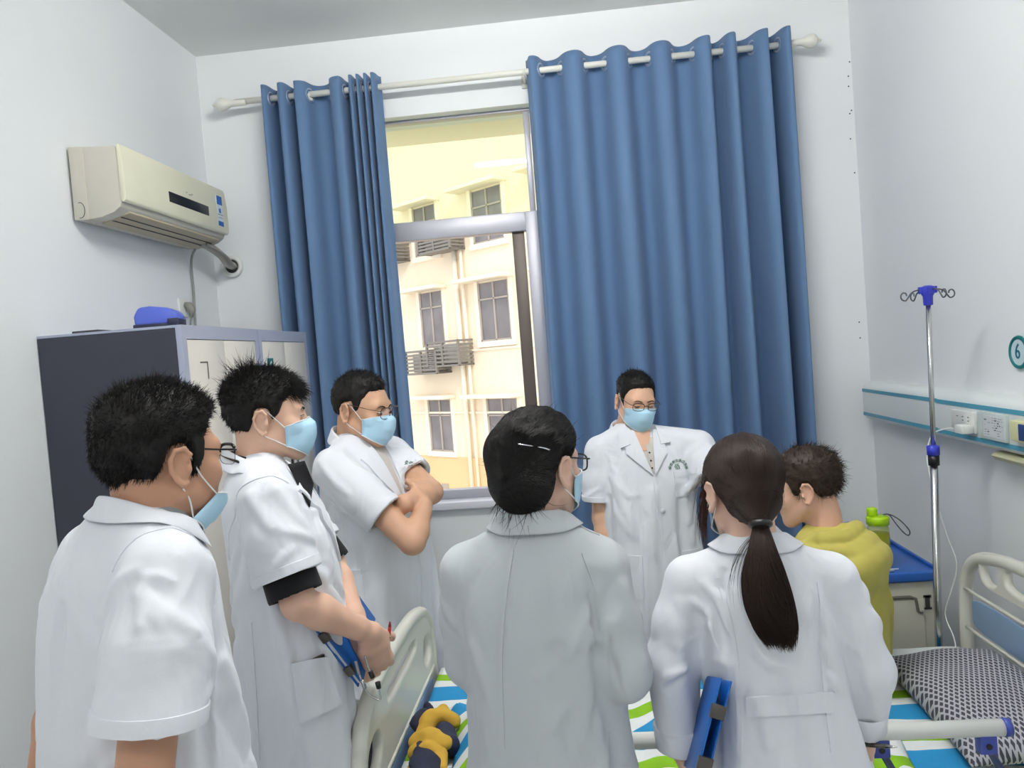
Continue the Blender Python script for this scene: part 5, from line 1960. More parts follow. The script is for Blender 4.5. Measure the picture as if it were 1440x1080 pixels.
        base = (np.arange(n) * k * 3)[:, None, None]
        i = (np.arange(k - 1) * 3)[None, :, None]
        j = np.arange(3)[None, None, :]
        j2 = (j + 1) % 3
        F = np.stack([base + i + j, base + i + j2, base + i + 3 + j2, base + i + 3 + j], -1).reshape(-1, 4)
        return add_obj(name, np_mesh(name, V.reshape(-1, 3), F), m, parent)

    def tufts(s, parent, m, n, length, dirf, seed=1, r=0.0011, keep=None, droop=0.0, k=5, root=0.006, name='hair_strands', curl=0.0):
        """Short strands standing on the hair; dirf(P, N, rng) gives their direction in the head frame, length(P) their length."""
        rng = np.random.default_rng(seed)
        P, N = s.sample_hair(n, rng, keep)
        D = dirf(P, N, rng)
        D = D / (np.linalg.norm(D, axis=1)[:, None] + 1e-9)
        L = length(P) * (0.6 + 0.6 * rng.random(n))
        t = np.linspace(0, 1, k)
        bend = rng.normal(0, 1, (n, 3)) * curl
        paths = P[:, None] - N[:, None] * root + D[:, None] * (L[:, None] * t)[..., None] + bend[:, None] * (L[:, None] * t * t)[..., None]
        paths[..., 2] -= droop * L[:, None] * t * t
        W = (paths * s.hs) @ s.hR.T + s.hc
        return s.strands_mesh(name, W, r, m, parent)

    def glyph(s, ch, x, y, d, size, rot, name, parent, m, raydir, lift=0.003):
        """One printed character on the cloth where the ray from pixel (x, y) meets it."""
        v = Vector(norm(raydir))
        hit = s.bvh.ray_cast(Vector(s.px(x, y, d)), v, 1.5)
        if hit[0] is None:
            return
        z = -v
        n = hit[1] if hit[1].dot(z) > 0 else -hit[1]
        z = (z + n).normalized()
        xa = Vector((0, 0, 1)).cross(z).normalized()
        ya = z.cross(xa)
        M_ = Matrix.Translation(hit[0] + n * lift) @ Matrix((xa, ya, z)).transposed().to_4x4() @ Matrix.Rotation(rot, 4, 'Z')
        return text_mesh(name, ch, size, m, parent, M_, 0.0008)

    def legs(s, hip, feet, top=0.95, m=None, knees=None):
        S = SD()
        S.ell(np.asarray(hip) + np.array([0, 0, -0.04]), (0.16, 0.12, 0.14))
        for i, sg in enumerate((-1, 1)):
            a = np.asarray(hip, float) + np.array([sg * 0.09, 0, -0.08])
            f_ = np.asarray(feet[i], float)
            kn = np.asarray(knees[i], float) if knees else (a + f_) / 2 + np.array([0, 0.015, 0.02])
            S.chain([a, kn, f_ + np.array([0, -0.01, 0.10])], [0.088, 0.066, 0.055], 0.03, 0.04)
        pts = [np.asarray(hip) - 0.2, np.asarray(hip) + 0.2] + [np.asarray(f_) - 0.12 for f_ in feet] + [np.asarray(f_) + 0.2 for f_ in feet] + ([np.asarray(q) + 0.13 for q in knees] + [np.asarray(q) - 0.13 for q in knees] if knees else [])
        lo, hi = np.min(pts, 0), np.max(pts, 0)
        lo[2] = max(lo[2], 0.02)
        sd_object('trousers', S, lo, hi, 0.011, m or M_trouser, s.root, it=2)
        for f_ in feet:
            B_ = SD()
            B_.cap((f_[0], f_[1] - 0.06, 0.042), (f_[0], f_[1] + 0.12, 0.034), 0.04, 0.034)
            B_.cap((f_[0], f_[1] - 0.05, 0.06), (f_[0], f_[1] - 0.02, 0.10), 0.042, 0.04, 0.02)
            B_.plane((0, 0, 0.003), (0, 0, -1))
            sd_object('shoe', B_, (f_[0] - 0.07, f_[1] - 0.13, -0.01), (f_[0] + 0.07, f_[1] + 0.19, 0.16), 0.007, M_shoe, s.root, it=1)


def frame_z(z):
    """Rotation whose third column is z."""
    z = norm(z)
    x = norm(np.cross((0, 1, 0.3), z))
    y = np.cross(z, x)
    return np.stack([x, y, z], 1)

# ------------------------------------------------------------------ the seven people
ZL_MEN = [(-0.14, -0.078), (-0.08, -0.070), (-0.05, -0.052), (-0.038, 0.0), (-0.030, 0.036), (0.002, 0.036), (0.009, 0.010), (0.013, -0.016), (0.030, -0.012), (0.037, 0.036), (0.055, 0.062), (0.085, 0.080), (0.13, 0.090)]


def up_dir(fwd=0.3, up=1.0, nrm=0.8, jit=0.35):
    def f(P, N, rng):
        return N * nrm + np.array([0, fwd, up]) * np.clip((P[:, 2:3] - 0.02) / 0.08, 0, 1) + rng.normal(0, jit, P.shape)
    return f


def side_dir(down=0.8, back=0.5, nrm=0.35, jit=0.2):
    def f(P, N, rng):
        return N * nrm + np.array([0, -back, -down]) + rng.normal(0, jit, P.shape)
    return f


SK1 = skin_mat('skin_tan', srgb(196, 150, 124))
SK2 = skin_mat('skin_fair', srgb(226, 184, 160))
SK3 = skin_mat('skin_warm', srgb(208, 164, 136))
SK5 = skin_mat('skin_light', srgb(224, 180, 152))


def xs(p, sx):
    return np.array([p[0] * sx, p[1], p[2]])


# ---------------------------------------------- man at the front left, seen from behind his right shoulder
p = Person(at(188, 950, 1.30)[:2], 59, 'man nearest the lockers\' dark side, blue mask pulled under his chin, black hair', at(227, 655, 1.30), 61, -3, 0, 0.97, SK1)
nk = np.array([p.hc[0] - 0.004, p.hc[1] - 0.046, 1.415])
ra = (np.array([0.185, -0.03, 1.375]), np.array([0.240, -0.125, 1.085]), np.array([0.13, -0.215, 0.89]))
la = (np.array([-0.10, 0.0, 1.375]), np.array([-0.19, -0.03, 1.12]), np.array([-0.255, -0.075, 0.90]))
p.body(nk, [ra + (lambda S, w: hand_into(S, w, (-0.9, -0.25, -0.35), (0, -1, 0.2), True, (0.5, 0.7, 0.5)),),
            la + (lambda S, w: hand_into(S, w, (0.1, -0.15, -0.95), (0.9, 0.1, 0), False, (0.6, 0.9, 0.6)),)],
       [(1.0, 0.12, 0.08, 0.01, 0), (1.2, 0.12, 0.08, 0.02, 0), (1.36, 0.10, 0.06, 0.05, -0.01), (1.42, 0.05, 0.05, 0.06, -0.015)], 0.058, h=0.0028)
secs = [(0.60, 0.225, 0.175, 0, 0.018), (0.80, 0.215, 0.164, 0, 0.014), (0.95, 0.206, 0.152, 0, 0.008), (1.10, 0.196, 0.140, 0.01, 0.0), (1.25, 0.184, 0.126, 0.03, -0.007), (1.36, 0.158, 0.112, 0.048, -0.008), (1.42, 0.112, 0.084, 0.060, -0.004), (1.458, 0.076, 0.062, 0.066, 0.004), (1.476, 0.052, 0.05, 0.068, 0.004)]
sl = [dict(pts=[(0.188, -0.03, 1.368), (0.218, -0.07, 1.27), (0.232, -0.102, 1.172)], rs=[0.066, 0.075, 0.079], k=0.02, cut=(0.03, -0.2, -1)),
      dict(pts=[(-0.085, 0.0, 1.368), (-0.135, -0.005, 1.27), (-0.155, -0.015, 1.165)], rs=[0.062, 0.070, 0.072], k=0.02)]
sh = [((0.10, -0.015, 1.425), (0.180, -0.028, 1.378), 0.050, 0.060, 0.035), ((0.02, -0.015, 1.425), (-0.09, 0.0, 1.375), 0.050, 0.058, 0.035)]
K = lambda pts, d: [p.px(x, y, d) for x, y in pts]
fold = [(K([(137, 850), (126, 900), (123, 960), (122, 1020)], 1.22), 0.016, 0.010, -1, 0.018),
        (K([(201, 808), (204, 850), (212, 905), (219, 955), (223, 990)], 1.10), 0.008, 0.0055, 1, 0.010),
        (K([(200, 807), (226, 806), (254, 812)], 1.10), 0.007, 0.005, 1, 0.010),
        (K([(206, 866), (222, 880), (230, 905)], 1.10), 0.008, 0.0045, 1, 0.012),
        (K([(128, 915), (150, 893), (172, 880)], 1.12), 0.008, 0.005, 1, 0.012),
        (K([(130, 870), (160, 825), (196, 803)], 1.12), 0.009, 0.005, 1, 0.014),
        (K([(125, 965), (150, 950), (165, 935)], 1.12), 0.008, 0.004, 1, 0.012),
        (K([(268, 800), (286, 880), (296, 960), (305, 1075)], 1.2), 0.010, 0.007, 1, 0.014),
        (K([(258, 820), (272, 900), (282, 1000), (286, 1075)], 1.2), 0.010, 0.006, -1, 0.014),
        (K([(90, 830), (95, 900), (105, 1000), (110, 1075)], 1.25), 0.013, 0.005, 1, 0.02)]
ct = p.garment('coat', M_coat, secs, sl, fold, hem=0.60, seed=11, shoulders=sh, h=0.005, auto=1.2)
cc_ = (p.hc[0] - 0.004, p.hc[1] - 0.038)
shirt_c = p.collar('shirt_collar', M_greyshirt, p.root, cc_, 0.057, 0.054, 1.474, 1.468, 0.036, 0.010, -172, 172, 0.04, push=False, foldb=0.010)
MB().lathe([(0.001, -0.001), (0.006, -0.001), (0.006, 0.0015), (0.001, 0.002)], tuple(p.h(0.03, 0.028, -0.165)), 12, 'y').build('button', M_white_pl, shirt_c)
p.collar('collar', M_coat, ct, cc_, 0.062, 0.058, 1.500, 1.425, 0.040, 0.006, -140, 140, 0.035)
p.strip('armhole_seam', [(0.165, -0.10, 1.44), (0.185, -0.03, 1.46), (0.185, 0.05, 1.42)], (-0.25, 0.1, -0.9), 0.005, M_coat, ct, off=0.0, thick=0.0015)
p.sleeve_band(sl[0], M_coat, ct, 0.027)
p.sleeve_band(sl[1], M_coat, ct, 0.027)
p.legs((0, 0, 0.92), [(-0.1, 0.02, 0), (0.1, 0.02, 0)])
p.mask(low=True)
p.glasses(M_glassf, half=True, top=0.0030)
p.eyes(down=0.2)
hp = p.hair_cap(M_hair, [(-0.14, -0.100), (-0.08, -0.094), (-0.055, -0.066)] + ZL_MEN[3:], 0.012, 0.024, 5, rough=0.003)
p.tufts(hp, M_hair, 9000, lambda P: 0.010 + 0.009 * np.clip((P[:, 2] - 0.06) / 0.06, 0, 1), up_dir(0.6, 0.5, 0.7, 0.35), 1, 0.0008, keep=lambda C, N: (C[:, 2] > 0.05), curl=0.25)
p.tufts(hp, M_hair, 8000, lambda P: 0.014 + 0 * P[:, 0], side_dir(0.9, 0.35, 0.10, 0.14), 2, 0.0008, keep=lambda C, N: (C[:, 2] < 0.09), curl=0.15, root=0.003)
P1 = p

# ---------------------------------------------- young man second from the left, looking to the right
p = Person(at(402, 850, 1.95)[:2], 22, 'young masked man in a white coat over a black shirt, holding a blue clipboard', at(376, 592, 1.95), 22, -1, 0, 0.93, SK2)
nk = np.array([0.0, p.hc[1] - 0.045, 1.43])
rs_, re_, rw_ = np.array([0.165, -0.03, 1.385]), p.px(420, 848, 1.735), p.px(520, 890, 1.885)
ls_, le_, lw_ = np.array([-0.165, -0.01, 1.385]), p.px(464, 792, 2.07), p.px(506, 886, 1.94)
dR = norm(p.px(537, 940, 1.93) - rw_)
dL = norm(p.px(512, 945, 1.94) - lw_)
p.body(nk, [(rs_, re_, rw_, lambda S, w: hand_into(S, w, dR, p.W(P1.loc * 0 + p.loc + np.array([-0.3, 0.8, -0.2])), True, curls=[(0.5, 0.9, 0.6), (0.55, 0.95, 0.6), (0.6, 1.0, 0.6), (0.65, 1.0, 0.6)], thumb=(0.5, 0.7, -0.5), sc=1.02)),
            (ls_, le_, lw_, lambda S, w: hand_into(S, w, dL, p.W(p.loc + np.array([0.2, 0.9, 0.1])), False, curls=[(0.45, 0.7, 0.5), (0.5, 0.8, 0.5), (0.55, 0.85, 0.5), (0.6, 0.9, 0.5)], thumb=(0.35, 0.85, -0.2), sc=1.02))],
       [(1.0, 0.11, 0.07, 0, 0.01), (1.2, 0.115, 0.07, 0, 0), (1.36, 0.10, 0.055, 0, -0.02), (1.43, 0.05, 0.05, 0, -0.03)], 0.054, h=0.003, arm_r=0.98)
secs = [(0.52, 0.230, 0.150, 0, 0.0), (0.75, 0.215, 0.146, 0, 0.004), (0.92, 0.203, 0.142, 0, 0.010), (1.08, 0.192, 0.138, 0, 0.012), (1.24, 0.190, 0.132, 0, 0.0), (1.36, 0.172, 0.112, 0, -0.022), (1.42, 0.12, 0.088, 0, -0.032), (1.455, 0.075, 0.065, 0, -0.035), (1.475, 0.055, 0.055, 0, -0.035)]
hemR = rs_ + (re_ - rs_) * 0.74
hemL = ls_ + (le_ - ls_) * 0.80
sl = [dict(pts=[rs_ + (0.012, 0.01, -0.01), rs_ + (re_ - rs_) * 0.4 + (0.012, 0, 0), hemR + (0.006, 0, 0)], rs=[0.068, 0.074, 0.078], k=0.02),
      dict(pts=[ls_ + (-0.012, 0.01, -0.01), ls_ + (le_ - ls_) * 0.4, hemL], rs=[0.066, 0.068, 0.070], k=0.02)]
sh = [((s_ * 0.06, -0.03, 1.428), (s_ * 0.16, -0.025, 1.385), 0.048, 0.058, 0.035) for s_ in (-1, 1)]
fold = [([rs_ + (0.05, 0.02, 0.04), rs_ + (0.075, 0.06, -0.02), rs_ + (0.07, 0.10, -0.09)], 0.013, 0.0055, 1),
        ([rs_ + (0.065, -0.03, 0.02), rs_ + (0.09, 0.02, -0.06), rs_ + (0.085, 0.07, -0.14)], 0.013, 0.0050, 1),
        ([(0.10, 0.10, 1.33), (0.14, 0.13, 1.18), (0.15, 0.14, 1.05)], 0.013, 0.0066, 1),
        ([(0.19, -0.03, 1.15), (0.21, 0.0, 0.95), (0.22, 0.03, 0.7)], 0.013, 0.0088, 1),
        ([(0.12, -0.12, 1.2), (0.15, -0.12, 1.0), (0.18, -0.11, 0.7)], 0.013, 0.0083, 1)]
ct = p.garment('coat', M_coat, secs, sl, fold, hem=0.52, seed=23, shoulders=sh, h=0.005)
# black shirt: collar, throat and the sleeves showing under the coat's
shirt = None
for (a_, b_, r_) in ((rs_ + (re_ - rs_) * 0.5, rs_ + (re_ - rs_) * 0.93, 0.064), (ls_ + (le_ - ls_) * 0.5, ls_ + (le_ - ls_) * 1.02, 0.058)):
    S = SD()
    S.cap(a_, b_, r_ - 0.004, r_)
    dv = norm(b_ - a_)
    R_ = frame_z(dv)
    S.box(b_ + R_[:, 2] * 0.07, (0.1, 0.1, 0.07), 0.001, 0, 's', R_)
    S.cap(b_ - dv * 0.04, b_ + dv * 0.04, r_ - 0.010, r_ - 0.007, 0.003, 's')
    o_ = sd_object('shirt_sleeve', S, np.minimum(a_, b_) - 0.09, np.maximum(a_, b_) + 0.09, 0.005, M_blackcloth, p.root, it=1)[0]
    shirt = shirt or o_
f_ = np.array([0, -1, 0])
shirt = p.quad('shirt_front', (-0.035, 0.3, 1.43), (0.05, 0.3, 1.43), (0.012, 0.3, 1.19), (-0.005, 0.3, 1.19), f_, M_blackcloth, p.root, off=0.002, thick=0.003)
p.collar('shirt_collar', M_blackcloth, shirt, (0, p.hc[1] - 0.036), 0.054, 0.055, 1.488, 1.450, 0.040, 0.014, -176, 176, 0.06, push=False, foldb=0.004)
p.collar('collar', M_coat, ct, (0, p.hc[1] - 0.040), 0.062, 0.064, 1.500, 1.420, 0.046, 0.012, -132, 132, 0.03)
for s_ in (-1, 1):
    p.quad('lapel', (s_ * 0.045, 0.3, 1.425), (s_ * 0.115, 0.3, 1.385), (s_ * 0.085, 0.3, 1.30), (s_ * 0.008, 0.3, 1.17), f_, M_coat, ct, off=0.005, thick=0.003)
p.pquad('pocket', [(406, 934), (461, 922), (483, 992), (420, 1020)], 1.62, M_coat, ct, off=0.002, thick=0.008)
p.pquad('pocket_band', [(406, 933), (461, 921), (463, 931), (407, 944)], 1.62, M_coat, ct, off=0.009, thick=0.004, nv=5)
p.pquad('phone_edge', [(436, 927), (455, 918), (456, 930), (437, 938)], 1.62, M_black, ct, off=0.006, thick=0.003, nv=5)
# the open black collar lying over the coat's lapel
gp = np.zeros((7, 7, 3))
for i in range(7):
    for j in range(7):
        u, v = i / 6, j / 6
        X_ = (1 - u) * (1 - v) * 404 + u * (1 - v) * 428 + u * v * 441 + (1 - u) * v * 436
        Y_ = (1 - u) * (1 - v) * 653 + u * (1 - v) * 648 + u * v * 680 + (1 - u) * v * 713
        o_ = p.px(X_, Y_, 1.5)
        r_ = norm(p.px(X_, Y_, 1.9) - o_)
        hit = p.bvh.ray_cast(Vector(o_), Vector(r_), 0.46)
        dist = min(hit[3] if hit[0] is not None else 0.44, 0.44)
        gp[i, j] = (X_, Y_, dist)
D_ = gp[..., 2]
for _ in range(8):
    E_ = np.pad(D_, 1, mode='edge')
    D_ = np.minimum(D_, (E_[:-2, 1:-1] + E_[2:, 1:-1] + E_[1:-1, :-2] + E_[1:-1, 2:]) / 4)
Vl = []
for i in range(7):
    for j in range(7):
        o_ = p.px(gp[i, j, 0], gp[i, j, 1], 1.5)
        Vl.append(o_ + norm(p.px(gp[i, j, 0], gp[i, j, 1], 1.9) - o_) * (D_[i, j] - 0.011))
ol = add_obj('shirt_collar_point', np_mesh('shirt_collar_point', np.array(Vl), np.array([(i * 7 + j, i * 7 + j + 1, i * 7 + j + 8, i * 7 + j + 7) for i in range(6) for j in range(6)])), M_blackcloth, shirt)
sm_ = ol.modifiers.new('thickness', 'SOLIDIFY')
sm_.thickness = 0.003
p.pstrip('side_seam', [(352, 866), (357, 940), (361, 1010), (364, 1076)], 1.62, 0.006, M_coat, ct, off=0.0, thick=0.003)
p.sleeve_band(sl[0], M_coat, ct)
p.sleeve_band(sl[1], M_coat, ct)
p.strip('front_edge', [(-0.004, 0.3, 1.18), (-0.004, 0.35, 1.0), (-0.004, 0.35, 0.8), (-0.004, 0.35, 0.56)], f_, 0.012, M_coat, ct, off=0.001, thick=0.003)
p.strip('sleeve_seam', [rs_ + (0.0, -0.09, 0.06), rs_ + (0.05, -0.02, 0.09), rs_ + (0.05, 0.06, 0.07)], (-0.4, 0.0, -1), 0.004, M_coat, ct, off=0.0, thick=0.0024)
p.legs((0, 0.01, 0.92), [(-0.1, 0.02, 0), (0.1, 0.02, 0)])
p.mask()
p.eyes(down=0.35)
hp = p.hair_cap(M_hair, [(-0.14, -0.096), (-0.08, -0.09), (-0.055, -0.062)] + ZL_MEN[3:6] + [(0.013, 0.0), (0.03, 0.012), (0.04, 0.044), (0.055, 0.060), (0.085, 0.070), (0.13, 0.075)], 0.011, 0.020, 9, rough=0.003)
p.tufts(hp, M_hair, 7000, lambda P: 0.013 + 0.010 * np.clip((P[:, 2] - 0.05) / 0.08, 0, 1), lambda P, N, rng: N * 0.55 + np.array([0, 0.9, 0.15]) * np.clip((P[:, 1:2] + 0.09) / 0.1, 0, 1) + rng.normal(0, 0.22, P.shape), 3, 0.0008, keep=lambda C, N: C[:, 2] > 0.05, curl=0.25)
p.tufts(hp, M_hair, 300, lambda P: 0.042 + 0 * P[:, 0], lambda P, N, rng: np.array([0, -0.25, 1.0]) + N * 0.35 + rng.normal(0, 0.38, P.shape), 4, 0.0008, keep=lambda C, N: np.exp(-((C[:, 1] + 0.055) / 0.035) ** 2 - (C[:, 0] / 0.05) ** 2) * (C[:, 2] > 0.09), curl=0.35)
p.tufts(hp, M_hair, 900, lambda P: 0.036 + 0 * P[:, 0], lambda P, N, rng: np.array([0, 0.9, -0.45]) + N * 0.25 + rng.normal(0, 0.22, P.shape), 5, 0.0009, keep=lambda C, N: (C[:, 1] > 0.055) * (C[:, 2] > 0.06), curl=0.2, droop=0.25)
p.tufts(hp, M_hair, 6000, lambda P: 0.014 + 0 * P[:, 0], side_dir(0.9, 0.4, 0.12, 0.15), 6, 0.0008, keep=lambda C, N: (C[:, 2] < 0.075), curl=0.2)
P2 = p

# ---------------------------------------------- man third from the left with folded arms
p = Person(at(526, 790, 2.93)[:2], -17, 'man with glasses and folded arms in a short-sleeved white coat beside the window', at(508, 579, 2.93), -15, -9, 0, 1.10, SK3)
nk = np.array([0.0, p.hc[1] - 0.045, 1.375])
rs_, re_, rw_ = np.array([0.175, -0.03, 1.325]), p.px(580, 762, 2.67), p.px(597, 712, 2.77)
ls_, le_, lw_ = np.array([-0.175, -0.0, 1.325]), p.px(606, 692, 2.91), p.px(570, 708, 2.73)
p.body(nk, [(rs_, re_, rw_, lambda S, w: hand_into(S, w, norm(p.px(592, 690, 2.87) - w), (0, -1, 0.2), True, (0.3, 0.4, 0.4))),
            (ls_, le_, lw_, lambda S, w: hand_into(S, w, norm(p.px(545, 715, 2.77) - w), norm(p.px(545, 715, 2.47) - w), False, (0.2, 0.3, 0.3)))],
       [(1.0, 0.11, 0.07, 0, 0.01), (1.2, 0.12, 0.07, 0, 0), (1.31, 0.10, 0.055, 0, -0.02), (1.38, 0.05, 0.05, 0, -0.03)], 0.062, h=0.0036, arm_r=1.12)
secs = [(0.48, 0.235, 0.165, 0, 0.01), (0.72, 0.225, 0.168, 0, 0.018), (0.90, 0.218, 0.172, 0, 0.025), (1.04, 0.210, 0.165, 0, 0.02), (1.18, 0.205, 0.148, 0, 0.0), (1.30, 0.185, 0.122, 0, -0.022), (1.365, 0.125, 0.092, 0, -0.03), (1.41, 0.08, 0.07, 0, -0.035), (1.43, 0.058, 0.058, 0, -0.035)]
hemR = rs_ + (re_ - rs_) * 0.66
hemL = ls_ + (le_ - ls_) * 0.62
sl = [dict(pts=[rs_ + (0.012, 0.01, -0.01), rs_ + (re_ - rs_) * 0.4 + (0.012, 0, 0), hemR], rs=[0.072, 0.078, 0.080], k=0.022),
      dict(pts=[ls_ + (-0.012, 0.01, -0.01), ls_ + (le_ - ls_) * 0.4, hemL], rs=[0.070, 0.072, 0.074], k=0.022)]
sh = [((s_ * 0.06, -0.03, 1.372), (s_ * 0.165, -0.025, 1.328), 0.050, 0.062, 0.035) for s_ in (-1, 1)]
fold = [([rs_ + (0.06, 0.0, 0.02), rs_ + (0.085, 0.06, -0.04), rs_ + (0.07, 0.12, -0.09)], 0.013, 0.0055, 1),
        ([rs_ + (0.05, -0.06, -0.03), rs_ + (0.085, 0.0, -0.10), rs_ + (0.08, 0.07, -0.16)], 0.013, 0.0055, 1),
        ([(0.16, -0.09, 1.18), (0.20, 0.0, 1.08), (0.19, 0.08, 1.02)], 0.013, 0.0055, 1),
        ([(0.05, 0.19, 1.0), (0.06, 0.21, 0.85), (0.06, 0.21, 0.6)], 0.013, 0.0066, 1)]
ct = p.garment('coat', M_coat, secs, sl, fold, hem=0.48, seed=37, shoulders=sh, h=0.006)
p.quad('shirt_front', (-0.03, 0.3, 1.40), (0.035, 0.3, 1.40), (0.012, 0.3, 1.19), (-0.005, 0.3, 1.19), f_, mat('pale_shirt_cloth', srgb(206, 200, 194), 0.8), p.root, off=0.002, thick=0.003)
p.collar('collar', M_coat, ct, (0, p.hc[1] - 0.046), 0.070, 0.070, 1.455, 1.372, 0.046, 0.012, -135, 135, 0.035)
for s_ in (-1, 1):
    p.quad('lapel', (s_ * 0.04, 0.3, 1.375), (s_ * 0.12, 0.3, 1.335), (s_ * 0.09, 0.3, 1.26), (s_ * 0.008, 0.3, 1.13), f_, M_coat, ct, off=0.005, thick=0.003)
p.quad('pocket', (0.5, 0.0, 0.94), (0.42, 0.15, 0.955), (0.42, 0.16, 0.80), (0.5, 0.0, 0.79), (-1, -0.35, 0), M_coat, ct, off=0.002, thick=0.007)
p.strip('front_edge', [(-0.004, 0.4, 1.08), (-0.004, 0.45, 0.9), (-0.004, 0.45, 0.7), (-0.004, 0.45, 0.52)], f_, 0.012, M_coat, ct, off=0.001, thick=0.003)
p.sleeve_band(sl[0], M_coat, ct)
p.sleeve_band(sl[1], M_coat, ct)
p.strip('waist_seam', [(0.5, -0.12, 1.12), (0.5, -0.03, 1.125), (0.5, 0.05, 1.15)], (-1, 0, 0), 0.004, M_coat, ct, off=0.0, thick=0.0024)
M_green = mat('crest_green_print', srgb(30, 92, 66), 0.6)
rd = p.px(580, 650, 2.93) - p.px(580, 650, 2.4)
for k, ch in enumerate('\u57ce\u897f\u8857\u793e\u533a\u536b\u751f\u9662'):
    t = rad(172 - k * 23)
    p.glyph(ch, 578 + 8 * math.cos(t), 655 - 9 * math.sin(t), 2.5, 0.0115, t - math.pi / 2 - rad(20), 'crest_character', ct, M_green, rd)
p.glyph('\u4f70', 577, 652, 2.5, 0.018, rad(-20), 'crest_sign', ct, M_green, rd)
g = np.array([[p.px(x0 + (x1 - x0) * u, y_, 3.05 - 0.02 * math.sin(u * 3)) for u in np.linspace(0, 1, 6)] for (x0, x1, y_) in ((588, 604, 752), (590, 612, 790), (592, 618, 838), (592, 623, 890), (590, 628, 936), (588, 632, 990))])
Vf = np.concatenate([g.reshape(-1, 3), g.reshape(-1, 3) + np.array([0.0, 0.004, 0.0])])
Ff = [(i * 6 + j, i * 6 + j + 1, (i + 1) * 6 + j + 1, (i + 1) * 6 + j) for i in range(5) for j in range(5)]
Ff += [tuple(36 + k for k in f[::-1]) for f in Ff]
rimf = list(range(6)) + [6 * i + 5 for i in range(1, 6)] + list(range(34, 29, -1)) + [6 * i for i in range(4, 0, -1)]
Ff += [(rimf[k], rimf[(k + 1) % len(rimf)], 36 + rimf[(k + 1) % len(rimf)], 36 + rimf[k]) for k in range(len(rimf))]
MB().add(Vf, Ff).build('coat_flap', M_coat, ct, smooth=False, auto=40)
P3 = p
p.legs((0, 0.01, 0.90), [(-0.1, 0.02, 0), (0.1, 0.02, 0)])
p.mask()
p.glasses(M_glassm, r=0.0013, top=0.0018)
p.eyes(down=0.9)
hp = p.hair_cap(M_hair, ZL_MEN[:6] + [(0.009, 0.016), (0.013, 0.004), (0.026, 0.010), (0.038, 0.046), (0.055, 0.066), (0.085, 0.090), (0.13, 0.098)], 0.007, 0.013, 13, rough=0.003, temple=0.6)
p.tufts(hp, M_hair, 4200, lambda P: 0.009 + 0.008 * np.clip((P[:, 2] - 0.05) / 0.08, 0, 1), up_dir(0.5, 0.7, 0.9, 0.4), 7, 0.0009, curl=0.2)

# ---------------------------------------------- doctor facing the camera behind the bed
p = Person(at(913, 720, 3.40)[:2], -80, 'doctor in glasses and blue mask facing the camera in front of the blue curtain', at(893, 566, 3.40), -71, -13, -5, 0.97, SK5)
nk = np.array([0.0, 0.0, 0.0]) + p.h(0, -0.045, -0.135)
sR, sL = p.px(846, 634, 3.40), p.px(980, 628, 3.38)
eR, wR = p.px(846, 728, 3.39), p.px(860, 806, 3.34)
eL, wL = p.px(1008, 690, 3.26), p.px(1032, 716, 3.10)
p.body(nk, [(sR, eR, wR, lambda S, w: hand_into(S, w, (0.05, 0.05, -1), (-1, 0, 0), True, (0.25, 0.4, 0.3))),
            (sL, eL, wL, lambda S, w: hand_into(S, w, norm(w - eL), (0.3, 0, -1), False, (0.3, 0.5, 0.4)))],
       [(0.91, 0.11, 0.07, 0.0, 0.0), (1.11, 0.11, 0.06, 0.0, -0.01), (1.21, 0.10, 0.045, 0.01, -0.02), (1.28, 0.05, 0.045, 0.02, -0.02)], 0.054, h=0.0036)
cx0, cx1 = float((sR + sL)[0] / 2), float(nk[0])
secs = [(0.46, 0.225, 0.155, -0.03, 0.0), (0.70, 0.208, 0.148, -0.02, 0.0), (0.88, 0.192, 0.140, -0.01, 0.0), (1.02, 0.182, 0.132, 0.0, 0.0), (1.14, 0.180, 0.128, cx0, 0.0), (1.25, 0.172, 0.112, cx0, -0.005), (1.315, 0.120, 0.086, cx0 * 0.5 + cx1 * 0.5, -0.01), (1.35, 0.078, 0.066, cx1, -0.012), (1.37, 0.055, 0.055, cx1, -0.012)]
secs = [(1.68 - (1.68 - z) * 1.111, a_ * 1.10, b_ * 1.06, c_, d_) for z, a_, b_, c_, d_ in secs]
hR, hL = sR + (eR - sR) * 0.74, sL + (eL - sL) * 0.70
sl = [dict(pts=[sR + (0.01, 0, -0.01), sR + (eR - sR) * 0.4 + (0.012, 0, 0), hR + (0.012, 0, 0)], rs=[0.068, 0.070, 0.072], k=0.02),
      dict(pts=[sL + (-0.01, 0, -0.01), sL + (eL - sL) * 0.4, hL], rs=[0.068, 0.072, 0.074], k=0.02)]
sh = [((cx1 + (0.05 if q[0] > cx1 else -0.05), -0.012, 1.287), tuple(q + (0, 0, 0.008)), 0.050, 0.062, 0.038) for q in (sR, sL)]
fold = [([sR + (-0.03, 0.06, -0.02), sR + (-0.06, 0.09, -0.12), sR + (-0.07, 0.10, -0.25)], 0.013, 0.0055, 1),
        ([sL + (0.03, 0.06, -0.04), sL + (0.05, 0.09, -0.14), sL + (0.05, 0.10, -0.3)], 0.013, 0.0055, 1),
        ([sL + (-0.02, 0.06, 0.0), sL + (-0.05, 0.065, -0.03), sL + (-0.09, 0.06, -0.05)], 0.010, 0.0025, 1),
        ([(0.06, 0.13, 0.925), (0.07, 0.14, 0.702), (0.08, 0.15, 0.480)], 0.013, 0.0077, 1),
        ([(-0.07, 0.13, 0.869), (-0.09, 0.14, 0.702), (-0.10, 0.15, 0.480)], 0.013, 0.0077, 1)]
ct = p.garment('coat', M_coat, secs, sl, fold, hem=0.33, seed=41, shoulders=sh, h=0.0055)
W_ = lambda x, y: p.px(x, y, 3.12)
